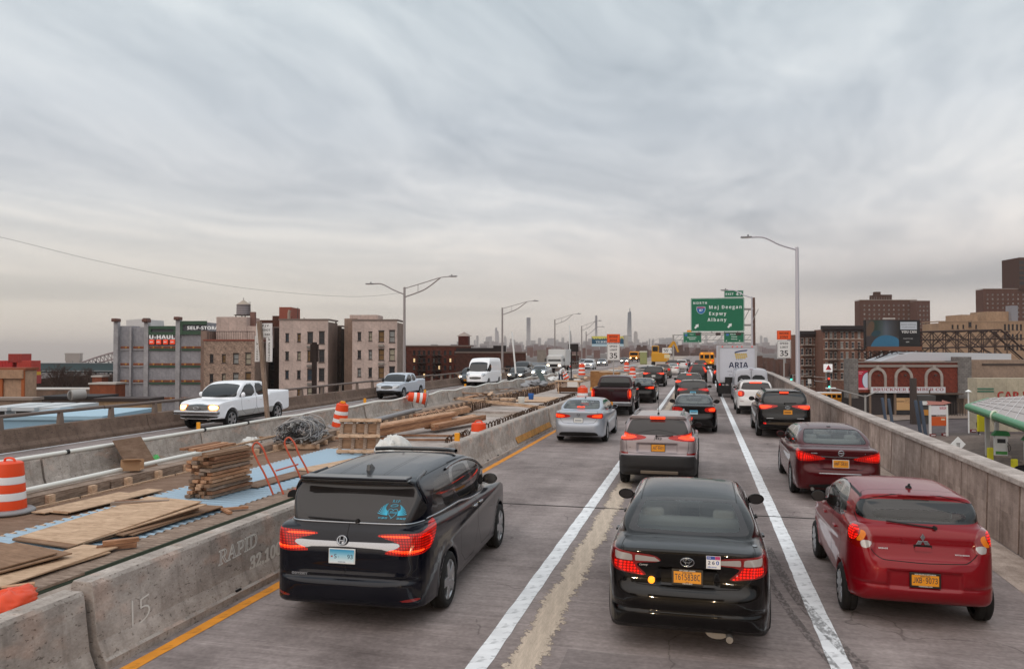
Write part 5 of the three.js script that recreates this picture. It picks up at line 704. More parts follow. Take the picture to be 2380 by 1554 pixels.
// inner lane beyond the pickup
traffic({ base: 'sedan', name: 'dark_sedan', label: 'dark sedan half hidden behind the maroon pickup', x: -3.55, z: -46.5, h: .045, color: '#151314', lamp: 'wide', hot: 1, glass: M.greyGlass });
traffic({ base: 'suv', name: 'black_wagon', label: 'black suv with a white plate in the inner lane beyond the maroon pickup', x: -4.0, z: -67.5, L: 5.0, W: 1.98, H: 1.77, h: .05, far: 1, color: '#121112', lamp: 'sharp', hot: 1, glass: M.tint, plate: plateWhite, py: .95, rails: [.7, 2.6, .6] });
traffic({ base: 'suv', name: 'brown_suv', label: 'brown suv with an orange plate beyond the black suv with the white plate', x: -4.25, z: -88, L: 4.6, W: 1.88, H: 1.65, h: .06, far: 1, color: '#6b5a50', metal: .5, lamp: 'box', lit: 1, glass: M.tint, plate: plateGold, px: -.2 });
traffic({ base: 'sedan', name: 'white_sedan', label: 'white sedan just ahead of the brown suv with the orange plate', x: -3.6, z: -100, h: .06, far: 1, color: '#d8d4d0', metal: 0, lamp: 'wide', lit: 1, glass: M.greyGlass });
traffic({ base: 'suv', name: 'red_suv', label: 'dark suv with one red tail lamp between the white sedan and the far white suv', x: -4.0, z: -113, L: 4.8, W: 1.95, H: 1.75, h: .07, far: 1, color: '#1a1416', lamp: 'wide', lit: 1, hot: 1 });
traffic({ base: 'suv', name: 'white_suv', label: 'white suv in the inner lane, farthest white car of the queue', x: -2.9, z: -118, L: 4.7, W: 1.95, H: 1.75, h: .07, far: 1, color: '#dcd8d6', metal: 0, lamp: 'box', lit: 1, glass: M.tint });
// outer lane
{
const c = traffic({ base: 'suv', name: 'black_family_suv', label: 'large black suv with roof rails beside the parapet, ahead of the dark red sedan', x: 2.93, z: -29.2, L: 4.85, W: 1.92, H: 1.73, h: .03, color: '#070606', metal: 0, lamp: 'sharp', hot: 1, glass: M.glass, rails: [.75, 2.7, .62], third: [1.645, .3, .05], thirdOff: .04, mw: .23, mh: .17, wiper: [0, 1.28, .4, 1.29],
pieces: [{ n: 'bumper_plate', v: 'r', p: [[-1, .50], [.62, .50], [.66, .60], [-1, .60]], m: std('#54493c', .35, .5), soft: 1 }, { n: 'bumper_reflector', v: 'r', p: [[.64, .52], [.74, .52], [.74, .58], [.64, .58]], m: M.red, pair: 1, soft: 0 }] });
addPlate(c, plateGold, .1, .955); emblem(c, [torus(.06, .007, 1.25, .9), torus(.034, .006, .75, 1.2)], .1, 1.12); for (const s of [-1, 1]) part('chrome_strip', onRear(c.F, .24, .015, .015, s * .52, .74), M.chrome, c.t);
}
traffic({ base: 'suv', name: 'white_boxy_suv', label: 'white boxy suv with a wide lit top brake light, beside the grey van', x: 2.62, z: -39.5, L: 4.53, W: 1.84, H: 1.69, h: .035, color: '#dedcda', metal: 0, lamp: 'box', hot: 1, lit: -1, glass: M.tint, rails: [.75, 2.5, .6], railMat: std('#b9b6b2', .3, .7), third: [1.575, .55, .05], pieces: [{ n: 'rear_bumper', v: 'r', p: [[-1, .3], [.8, .3], [.8, .46], [-1, .48]], m: M.black, soft: 0 }, { n: 'bumper_reflector', v: 'r', p: [[.56, .66], [.76, .66], [.76, .69], [.56, .69]], m: M.redDim, soft: 0, pair: 1 }] });
{
const c = traffic({ base: 'van', name: 'grey_van', label: 'pale grey passenger van with two rear windows, behind the white box truck', cat: 'van', x: 2.88, z: -47.5, H: 2.12, L: 5.6, W: 2.02, h: .045, color: '#b4b6bd', metal: .1, glass: M.glass, lit: 0, mirrorMat: M.black });
part('door_seam', rod([0, .5, .03], [0, 2.0, 0], .01, 5), M.gap, c.t); part('high_brake_light', rbox(.22, .03, .03, .01, 0, 2.06, -.02), M.redDim, c.t);
}
for (const [x, z, l] of [[-4.1, 3.2, 'large black suv waiting behind the camera in the inner lane'], [2.9, 3.4, 'large black suv waiting behind the camera in the outer lane']]) copy(scene.getObjectByName('black_family_suv'), [x, 0, z], 0, l);  // unseen copies, added so the shiny tails ahead mirror dark bodies
traffic({ base: 'suv', name: 'far_outer_suv', label: 'dark suv in the outer lane, peeking out left of the white box truck', x: 2.0, z: -75, h: .07, far: 1, color: '#1a1718', lamp: 'tall', hot: 1 });
// box trucks and buses
function boxTruck(o) {
const t = thing(o.name, o.label, 'truck', [o.x, 0, o.z], o.turn || 0), W = o.W || 2.45, H = o.H || 3.5, L = o.L || 5.2, m = o.mat;
part('cargo_box', rbox(W, H - 1.05, L, .05, 0, (H + 1.05) / 2, -L / 2), m, t);
part('rear_frame', [box(.13, H - 1.0, .06, -W / 2 + .065, (H + 1.0) / 2, .02), box(.13, H - 1.0, .06, W / 2 - .065, (H + 1.0) / 2, .02), box(W - .26, .16, .06, 0, H - .08, .02), box(W - .26, .1, .06, 0, 1.07, .02)], std('#b8b6b8', .45, .3), t);
part('roller_door', box(W - .28, H - 1.32, .03, 0, (H - .16 + 1.12) / 2, .015), o.door || m, t);
part('chassis', [box(.9, .25, L + 1.8, 0, .82, -L / 2 - .9), box(W - .1, .12, .25, 0, .62, .02), box(.08, .4, .12, -.8, .82, .02), box(.08, .4, .12, .8, .82, .02)], M.cladding, t);
part('cab', [rbox(2.05, 1.5, 1.7, .18, 0, 1.75, -L - .95, 3), rbox(2.0, .8, .9, .15, 0, 1.15, -L - 1.9, 3)], m, t); part('windscreen', prism([[-.88, 0], [.88, 0], [.8, .62], [-.8, .62]], .03, .01).rotateX(.25).translate(0, 1.68, -L - 1.86), M.glass, t); part('grille', rbox(1.1, .38, .05, .02, 0, 1.1, -L - 2.34), M.black, t);
for (const s of [-1, 1]) { part('headlamp', rbox(.32, .2, .06, .03, s * .78, 1.12, -L - 2.33), o.head || M.headlampOff, t); part('tail_lamp', rbox(.12, .2, .05, .015, s * (W / 2 - .12), .86, .05), o.tailMat || M.red, t); part('wing_mirror', [rbox(.16, .42, .1, .03, s * 1.3, 1.85, -L - 1.7), rod([s * 1.0, 1.9, -L - 1.7], [s * 1.3, 1.9, -L - 1.7], .02, 5)], M.black, t); }
const kit = wheelKit(.45, .26, 'van'); for (const u of [1.5, L + 1.55]) for (const s of [-1, 1]) { const w = new THREE.Group(); w.name = 'wheel'; t.add(w); w.position.set(s * (W / 2 - .16), .45, -u); if (s < 0) w.rotation.y = Math.PI; part('tyre', kit.tyre, M.rubber, w); part('rim', kit.rim, M.white, w); }
if (o.marker) for (const x of [-.95, -.3, 0, .3, .95]) part('marker_lamp', rbox(.08, .06, .04, .01, x, H - .08, .06), M.red, t);
return t;
}
{
const t = boxTruck({ name: 'box_truck', label: 'white box truck with a dark blue company name on its rear roller door', x: 2.35, z: -53.5, H: 3.5, W: 2.5, mat: std('#c9cad2', .5), marker: 1 });
const sign = canvasTex(512, 640, (g, w, h) => { g.clearRect(0, 0, w, h); g.fillStyle = '#1f2a4a'; g.textAlign = 'center'; g.font = 'bold 150px sans-serif'; g.fillText('ARIA', 256, 390); g.font = '30px sans-serif'; g.fillText('w w w . a r i a', 150, 470); g.fillText('8 0 0', 120, 540);
g.fillStyle = '#223a66'; g.beginPath(); g.moveTo(180, 92); g.quadraticCurveTo(240, 50, 420, 40); g.lineTo(400, 66); g.quadraticCurveTo(260, 72, 200, 110); g.fill(); g.fillStyle = '#c9a83c'; for (let r = 0; r < 4; r++) for (let i = 0; i < 6 - r * .4; i++) { g.beginPath(); g.rect(190 + i * 36 + r * 6, 108 + r * 28, 30, 22); g.fill(); } g.fillStyle = '#223a66'; for (let i = 0; i < 4; i++) g.fillRect(215 + i * 32, 224, 12, 12); });
part('door_print', new THREE.PlaneGeometry(1.85, 2.2).translate(0.08, 2.25, .034), new THREE.MeshStandardMaterial({ map: sign, transparent: true, alphaTest: .3, roughness: .6 }), t);
part('tail_lift', [box(1.0, .55, .08, -.72, .55, .12), box(.5, .42, .1, -.55, 1.18, .1)], M.cladding, t);
}
boxTruck({ name: 'white_truck', label: 'white box truck coming towards us on the far carriageway', x: -19.3, z: -109, turn: Math.PI, H: 3.3, W: 2.4, L: 4.6, mat: std('#c8c8c6', .5), head: M.head });
function schoolBus(o) {
const t = thing(o.name, o.label, 'bus', [o.x, o.y || 0, o.z], o.turn || 0, o.group), W = 2.4, L = 9.2, Y = std('#d78a0c', .5), B = M.black;
part('body', [rbox(W, 1.85, L, .22, 0, 1.75, -L / 2, 3), rbox(2.1, .85, 1.5, .2, 0, 1.15, -L - .55, 3)], Y, t); part('roof', rbox(W - .16, .25, L - .2, .12, 0, 2.68, -L / 2, 3), o.roof || Y, t);
for (let i = 0; i < 9; i++) for (const s of [-1, 1]) part('window', box(.02, .55, .62, s * (W / 2 + .008), 2.15, -1.1 - i * .84), M.glass, t);
for (const x of [-.82, 0, .82]) part('rear_window', rbox(x ? .5 : .72, .6, .04, .03, x, 2.1, .008), M.glass, t);
part('windscreen', rbox(2.0, .75, .05, .04, 0, 2.15, -L - .01), M.glass, t); part('grille', rbox(.9, .45, .06, .03, 0, 1.1, -L - 1.3), B, t); part('bumper', [box(W, .28, .16, 0, .65, .06), box(W - .1, .28, .16, 0, .65, -L - 1.35)], B, t); part('rub_rail', [box(.03, .07, L - .6, W / 2 + .01, 1.55, -L / 2), box(.03, .07, L - .6, -W / 2 - .01, 1.55, -L / 2), box(.03, .07, L - .6, W / 2 + .01, 1.2, -L / 2), box(.03, .07, L - .6, -W / 2 - .01, 1.2, -L / 2)], B, t);
for (const s of [-1, 1]) { part('headlamp', cyl(.14, .14, .06, 0, 0, 0, 14).rotateX(Math.PI / 2).translate(s * .78, 1.1, -L - 1.32), M.head, t); part('brake_light', cyl(.16, .16, .06, 0, 0, 0, 14).rotateX(Math.PI / 2).translate(s * .86, 1.42, .02), s > 0 && o.lit ? M.redHot : M.redDim, t); part('warning_lamp', cyl(.10, .10, .06, 0, 0, 0, 12).rotateX(Math.PI / 2).translate(s * .8, 2.62, .0), M.amberOn, t); }
if (o.lit) part('indicator', cyl(.14, .14, .06, 0, 0, 0, 14).rotateX(Math.PI / 2).translate(.62, 1.15, .02), M.amberOn, t);
const kit = wheelKit(.48, .26, 'van'); for (const u of [2.4, L + .3]) for (const s of [-1, 1]) { const w = new THREE.Group(); w.name = 'wheel'; t.add(w); w.position.set(s * (W / 2 - .15), .48, -u); if (s < 0) w.rotation.y = Math.PI; part('tyre', kit.tyre, M.rubber, w); part('rim', kit.rim, B, w); }
return t;
}
schoolBus({ name: 'school_bus', label: 'yellow school bus seen from behind with red lamps, ahead in the outbound lanes', x: .95, z: -131, lit: 1 });
// ---------- what stands behind the camera and shows in the shiny tails ahead ----------
{
const t = thing('coach', 'dark coach behind the camera with two lit headlamps', 'coach', [-.35, 0, .35]);
part('coach_body', rbox(2.5, 3.2, 11, .15, 0, 2.0, 5.5), std('#33302f', .5), t); part('windscreen', rbox(2.2, 1.5, .06, .1, 0, 2.6, -.01), M.glass, t); part('bumper', rbox(2.5, .5, .2, .08, 0, .6, -.05), M.cladding, t);
for (const s of [-1, 1]) { part('headlamp', cyl(.11, .11, .05, 0, 0, 0, 16).rotateX(Math.PI / 2).translate(s * .95, .85, -.06), M.head, t); const l = new THREE.SpotLight('#ffdcae', 25, 0, .5, .8, 2); l.position.set(s * .95, .85, -.12); l.target.position.set(s * .95, .5, -9); l.castShadow = true; t.add(l, l.target); }
}
// ---------- oncoming carriageway ----------
{
const c = traffic({ base: 'pickup', front: 1, name: 'white_pickup', label: 'white crew cab pickup with lit headlamps on the far carriageway', cat: 'pickup truck', x: -19.55, z: -26.6, H: 1.9, h: .035, color: '#f0f2f6', metal: 0, headOn: M.headWarm, headK: .8, headMat: M.amber, grille: [[-1, .76], [.50, .76], [.56, .90], [.52, 1.05], [-1, 1.07]], grilleRim: 1, lowGrille: [[-1, .48], [.8, .48], [.9, .60], [-1, .62]], turn: .02,
pieces: [{ n: 'panel_gap', v: 's', p: [[1.95, .5], [2.90, .5], [2.90, 1.78], [2.2, 1.78], [1.98, 1.3]], line: .006, soft: 1 }, { n: 'panel_gap', v: 's', p: [[2.905, .5], [3.95, .55], [4.1, 1.2], [3.5, 1.78], [2.905, 1.78]], line: .006, soft: 1 }, { n: 'sill_trim', v: 's', p: [[1.4, .42], [4.4, .42], [4.4, .72], [1.4, .72]], m: std('#a3a19e', .5), soft: 0, pair: 1 }] });
part('front_bumper', [rbox(1.98, .16, .22, .06, 0, .72, -5.68, 3)], M.chrome, c.t); part('tow_hook', [box(.1, .08, .1, -.5, .45, -5.6), box(.1, .08, .1, .5, .45, -5.6)], M.steel, c.t);
emblem({ F: c.F, t: c.t }, torus(.05, .01, 1.8, .8).translate(0, 0, 0), 9, 0, M.chrome); c.t.remove(c.t.children[c.t.children.length - 1]);
part('badge', torus(.06, .012, 1.9, .8).translate(0, .91, -5.73), M.chrome, c.t); for (const s of [-1, 1]) { part('windscreen_wiper', tube([[s * .1, 1.27, -4.42], [s * .1 - .3, 1.32, -4.36], [s * .1 - .55, 1.36, -4.31]], .014, 10, 5), M.black, c.t); for (const u of [2.55, 3.5]) { const x = surfX(c.F, u, 1.1); part('door_handle', rbox(.04, .04, .16, .014, s * (x + .01), 1.1, -u), c.S.paint, c.t); } }
}
{
const c = traffic({ base: 'pickup', front: 1, name: 'silver_pickup', label: 'silver single cab pickup with its headlamps off on the far carriageway', cat: 'pickup truck', x: -19.75, z: -46.3, L: 5.0, W: 1.8, H: 1.68, rw: .36, h: .04, color: '#c2cad4', metal: .25, grille: [[-1, .74], [.42, .74], [.50, .88], [.42, 1.03], [-1, 1.05]], grilleRim: 1, headPoly: [[.58, .84], [.60, 1.05], [.95, 1.08], [1.2, 1.0], [1.15, .86], [.9, .80]], lowGrille: [[-1, .42], [.99, .42], [.99, .66], [-1, .66]], mirrorMat: M.black });
}
traffic({ base: 'sedan', front: 1, name: 'grey_front_car', label: 'dark grey car with lit headlamps half hidden behind the white high roof van', x: -20.7, z: -66.5, L: 4.5, W: 1.8, H: 1.6, h: .05, far: 1, color: '#3a4148', headOn: M.head, fog: [[.55, .36], [.72, .36], [.72, .46], [.55, .46]], frontPlate: plateGold, glass: M.greyGlass });
traffic({ base: 'van', front: 1, name: 'white_van', label: 'white high roof delivery van on the far carriageway', cat: 'van', x: -19.2, z: -64.5, h: .045, color: '#f2f3f5', metal: 0, grilleMat: M.gloss, lowGrille: 0, mirrorMat: M.black, pieces: [{ n: 'bumper_trim', v: 'f', p: [[-1, .3], [.98, .3], [.98, .42], [-1, .44]], m: M.cladding, soft: 0, f: (x, u) => u > 4.8 }] });
traffic({ base: 'sedan', front: 1, name: 'dark_front_sedan', label: 'dark sedan with lit headlamps behind the white high roof van', x: -18.1, z: -74.5, h: .05, far: 1, color: '#2c2b2c', headOn: M.head });
traffic({ base: 'pickup', front: 1, name: 'dark_front_pickup', label: 'black pickup with four lit lamps on the far carriageway', cat: 'pickup truck', x: -20.2, z: -85, h: .06, far: 1, color: '#191514', headOn: M.headWarm, fog: [[.62, .52], [.86, .52], [.86, .66], [.62, .66]], mirrorMat: M.black });
traffic({ base: 'sedan', front: 1, name: 'glaring_car', label: 'pale silver car with glaring headlamps beside the black pickup', x: -17.8, z: -84, h: .06, far: 1, color: '#a8b0b4', metal: .4, headOn: glow('#fff0cf', 26, '#ffffff'), headK: .9 });
traffic({ base: 'suv', front: 1, name: 'white_front_suv', label: 'white suv with lit headlamps coming along beyond the white box truck', x: -17.9, z: -124, h: .07, far: 1, color: '#cfd2d6', metal: 0, headOn: M.head });
traffic({ base: 'suv', front: 1, name: 'silver_front_suv', label: 'silver suv coming along just behind the white suv with lit headlamps', x: -19.6, z: -131, h: .08, far: 1, color: '#a9b2b8', headOn: M.head });
schoolBus({ name: 'oncoming_school_bus', label: 'yellow school bus coming towards us on the far carriageway', x: -17.3, z: -215, turn: Math.PI });
for (const [x, z, c, l] of [[-19.2, -152, '#8d9094', 'far grey car with small bright headlamps beyond the silver suv'], [-17.0, -176, '#5a5450', 'far brown car with small bright headlamps before the oncoming school bus'], [-18.6, -240, '#a8a8a8', 'farthest pale car with bright headlamps beside the oncoming school bus']]) traffic({ base: 'sedan', front: 1, name: 'far_car', label: l, x, z, h: .09, far: 1, color: c, headOn: glow('#fff0cf', 14, '#ffffff'), headK: .95, mirror: 0 });
// ---------- buildings; every facade is set at its own distance and built in metres ----------
const PANE = { dark: std('#37373a', .12), blue: std('#39424d', .12), blind: std('#a39a86', .6), pale: std('#8f8f8c', .5), amber: std('#7a5a30', .5), lit: glow('#ffd9a0', .9, '#8a7a60') }, FRAME = std('#453a36', .7), FRAMEW = std('#b9b2aa', .7);
function place(D, pc) { const p = atD(pc, 813, D); return { p: [p.x, 0, p.z], X: (px) => (px - pc) * D / FOCAL, Y: (py) => EYE + (813 - py) * D / FOCAL, m: D / FOCAL }; }
const winKits = {};
function windowPart(parent, x, y, w, h, pane, o = {}) {
const k = [w.toFixed(2), h.toFixed(2), o.arch, o.bars].join(), f = .05 + .02 * w, kit = winKits[k] ??= { frame: joined([box(f, h, .12, -w / 2 + f / 2), box(f, h, .12, w / 2 - f / 2), box(w - 2 * f, f, .12, 0, h / 2 - f / 2), box(w - 2 * f, f * 1.3, .14, 0, -h / 2 + f / 2), box(w - 2 * f, f, .10, 0, 0, .01), box(w + .14, .09, .22, 0, -h / 2 - .05, .12)].concat(o.arch ? [box(w + .1, .14, .14, 0, h / 2 + .07, .10)] : [])), pane: box(w - .02, h - .02, .04, 0, 0, -.05) };
const g = part('window', kit.frame, o.frame || FRAME, parent); g.position.set(x, y, o.z ?? -.16); part('pane', kit.pane, pane, g); return g;
}
// a front with real openings; the rest of the block behind it
function wallWithHoles(l, r, b, t, holes, depth, m, parent, name = 'wall') {
const s = new THREE.Shape([[l, b], [r, b], [r, t], [l, t]].map((q) => new THREE.Vector2(...q)));
for (const [x, y, w, h] of holes) s.holes.push(new THREE.Path([[x - w / 2, y - h / 2], [x - w / 2, y + h / 2], [x + w / 2, y + h / 2], [x + w / 2, y - h / 2]].map((q) => new THREE.Vector2(...q))));
const g = flat(new THREE.ExtrudeGeometry(s, { depth, bevelEnabled: false })); metric(g); return part(name, g.translate(0, 0, -depth), m, parent);
}
const brickMat = (c, s = 2.4) => mapMat(T.brick, c, .92, s), stucco = (c, s = 5) => mapMat(T.stucco, c, .92, s);
function building(o) {   // o: D, l, r, t in picture measures; rows and cols of windows likewise
const pc = (o.l + o.r) / 2, f = place(o.D, pc), t = thing(o.name || 'apartment_building', o.label, o.cat || 'building', f.p, YAW + (o.turn || 0), o.group), L = f.X(o.l), R = f.X(o.r), Tp = f.Y(o.t), B = o.b ? f.Y(o.b) : GY, deep = o.deep || 6, holes = [];
for (const [px, py, w, h, pane] of o.wins || []) holes.push([f.X(px), f.Y(py), w * f.m, h * f.m, pane]);
wallWithHoles(L, R, B, Tp, holes, .35, o.mat, t);
part('block', box(R - L, Tp - B - .25, deep, 0, (Tp + B) / 2 - .125, -.35 - deep / 2), o.side || o.mat, t);
for (const [x, y, w, h, pane] of holes) windowPart(t, x, y, w, h, pane || PANE.dark, { arch: o.arch, frame: o.frame });
if (o.roof !== 0) part('parapet_cap', [box(R - L + .2, .22, .5, 0, Tp + .11, -.15), box(.4, .22, deep, L + .1, Tp + .108, -.4 - deep / 2), box(.4, .22, deep, R - .1, Tp + .108, -.4 - deep / 2)], o.cap || std('#7d6e66', .85), t);
return { t, f, L, R, T: Tp, B, deep };
}
const grid = (xs, ys, w, h, panes) => ys.flatMap((y, j) => xs.map((x, i) => [x, y, Array.isArray(w) ? w[i] : w, Array.isArray(h) ? h[i] : h, panes ? panes[(i * 7 + j * 3 + i * j) % panes.length] : undefined]));
reseed(31);
const tan1 = stucco('#f2d8cc'), tan2 = stucco('#ecd2c6'), darkBrick = brickMat('#6e5a50');
// the three tan blocks on the left, each with its own additions
{
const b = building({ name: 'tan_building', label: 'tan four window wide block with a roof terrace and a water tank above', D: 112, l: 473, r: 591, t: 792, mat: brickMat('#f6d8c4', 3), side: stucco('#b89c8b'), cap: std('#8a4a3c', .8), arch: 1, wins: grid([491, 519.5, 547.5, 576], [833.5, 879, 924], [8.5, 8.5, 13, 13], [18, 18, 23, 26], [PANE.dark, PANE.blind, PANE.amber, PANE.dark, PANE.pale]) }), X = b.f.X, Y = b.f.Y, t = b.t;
part('upper_storey', [box(X(555) - X(483), Y(734) - Y(792) + 1, 6, (X(483) + X(555)) / 2, (Y(734) + Y(792) - 1) / 2, -6), box(X(591) - X(555), Y(756) - Y(792) + 1, 6, (X(555) + X(591)) / 2, (Y(756) + Y(792) - 1) / 2, -6.1)], tan2, t);
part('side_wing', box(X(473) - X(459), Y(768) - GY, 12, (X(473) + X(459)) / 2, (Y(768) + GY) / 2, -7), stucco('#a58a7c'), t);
const rl = []; for (let i = 0; i <= 26; i++) rl.push(rod([mix(X(482), X(589), i / 26), Y(791), -.3], [mix(X(482), X(589), i / 26), Y(770), -.3], .025, 4)); rl.push(rod([X(482), Y(770), -.3], [X(589), Y(770), -.3], .05, 5)); part('terrace_railing', rl, FRAME, t); t.children[t.children.length - 1].userData.kind = 'stuff';
part('chimney', box(.7, 2.6, .7, X(560), Y(756) + .9, -5), std('#7c5c52', .9), t);
const w = thing('water_tank', 'round grey rooftop water tank with a conical roof on the tan block', 'water tank', new THREE.Vector3(X(531), Y(733), -6).applyEuler(new THREE.Euler(0, YAW, 0)).add(t.position)); const wr = 1.0;
part('tank', cyl(wr * 1.02, wr * 1.05, 1.55, 0, 1.15, 0, 24), std('#8d8688', .7), w); part('conical_roof', cyl(.02, wr * 1.12, .75, 0, 2.30, 0, 24), std('#a39485', .6), w); part('finial', rod([0, 2.6, 0], [0, 3.0, 0], .04, 6), FRAME, w); part('platform', [cyl(1.35, 1.35, .12, 0, .32, 0, 20), ...[-.8, .8].flatMap((x) => [-.8, .8].map((z) => box(.12, .4, .12, x, .1, z)))], FRAME, w); part('ladder', [rod([1.15, .3, 0], [1.15, 2.4, 0], .03, 4), rod([1.15, .3, .3], [1.15, 2.4, .3], .03, 4)], FRAME, w); for (let i = 0; i < 4; i++) part('hoop', flat(new THREE.TorusGeometry(wr * 1.045, .02, 5, 28)).rotateX(Math.PI / 2).translate(0, .6 + i * .36, 0), FRAME, w);
}
{
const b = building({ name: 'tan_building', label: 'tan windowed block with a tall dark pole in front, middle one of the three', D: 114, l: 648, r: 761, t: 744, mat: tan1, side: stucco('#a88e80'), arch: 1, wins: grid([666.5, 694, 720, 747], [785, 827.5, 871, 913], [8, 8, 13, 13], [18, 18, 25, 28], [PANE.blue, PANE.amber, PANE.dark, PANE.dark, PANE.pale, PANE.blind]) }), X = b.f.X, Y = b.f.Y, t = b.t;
for (const [px, py] of [[720, 806], [720, 850], [721, 892]]) part('air_conditioner', rbox(.85, .38, .5, .04, X(px), Y(py), .15), std('#7c746e', .6), t);
part('penthouse', box(X(655) - X(626), 3.2, 5, (X(655) + X(626)) / 2, Y(744) + .6, -7), std('#8f4e3e', .85), t); part('flue', [rod([X(661), Y(744), -2], [X(661), Y(727), -2], .22, 10), rod([X(661), Y(727), -2], [X(663), Y(719), -2], .22, 10)], std('#9d8d80', .5, .4), t);
for (const [px, top] of [[668, 733], [682, 712], [697, 736], [708, 741]]) part('vent_pipe', rod([X(px), Y(744), -2], [X(px), Y(top), -2], .05, 6), FRAME, t);
const c = building({ name: 'brick_link_building', label: 'dark recessed brick block between the middle and right tan blocks', D: 122, l: 758, r: 792, t: 759, mat: darkBrick, deep: 8, wins: [[776, 786, 12, 2], [776, 826, 12, 2], [776, 866, 12, 2]] }); part('chimney', rod([c.f.X(773), c.T, -2], [c.f.X(773), c.T + .9, -2], .12, 8), FRAME, c.t);
const d = building({ name: 'dark_tenement', label: 'dark brown tenement in the gap behind the leaning hand lettered sign', D: 124, l: 588, r: 652, t: 762, mat: brickMat('#5a4840'), deep: 10, wins: grid([612, 632], [850, 890], 9, 18, [PANE.dark]) }); part('brick_parapet', [box(4.6, 1.6, 1, 0, d.T + .5, -1), box(1.2, 2.2, 1, 1.2, d.T + .9, -1.2)], brickMat('#8c5b4a'), d.t);
}
{
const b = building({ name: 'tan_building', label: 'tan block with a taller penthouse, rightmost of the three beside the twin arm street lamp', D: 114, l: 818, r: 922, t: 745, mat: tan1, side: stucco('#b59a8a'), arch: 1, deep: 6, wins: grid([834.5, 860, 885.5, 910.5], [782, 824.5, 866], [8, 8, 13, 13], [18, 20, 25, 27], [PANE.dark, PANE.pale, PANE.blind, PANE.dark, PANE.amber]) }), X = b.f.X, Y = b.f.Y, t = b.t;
for (const [px, py] of [[885.5, 803], [885.5, 845]]) part('air_conditioner', rbox(.85, .38, .5, .04, X(px), Y(py), .15), std('#8d847c', .6), t);
part('penthouse', box(X(866) - X(799), Y(732) - Y(745) + .4, 5, (X(799) + X(866)) / 2, (Y(732) + Y(745)) / 2, -6.3), tan2, t); part('side_wing', box(X(818) - X(789), Y(738) - GY, 13, (X(818) + X(789)) / 2, (Y(738) + GY) / 2, -9.5), stucco('#b39786'), t);
}
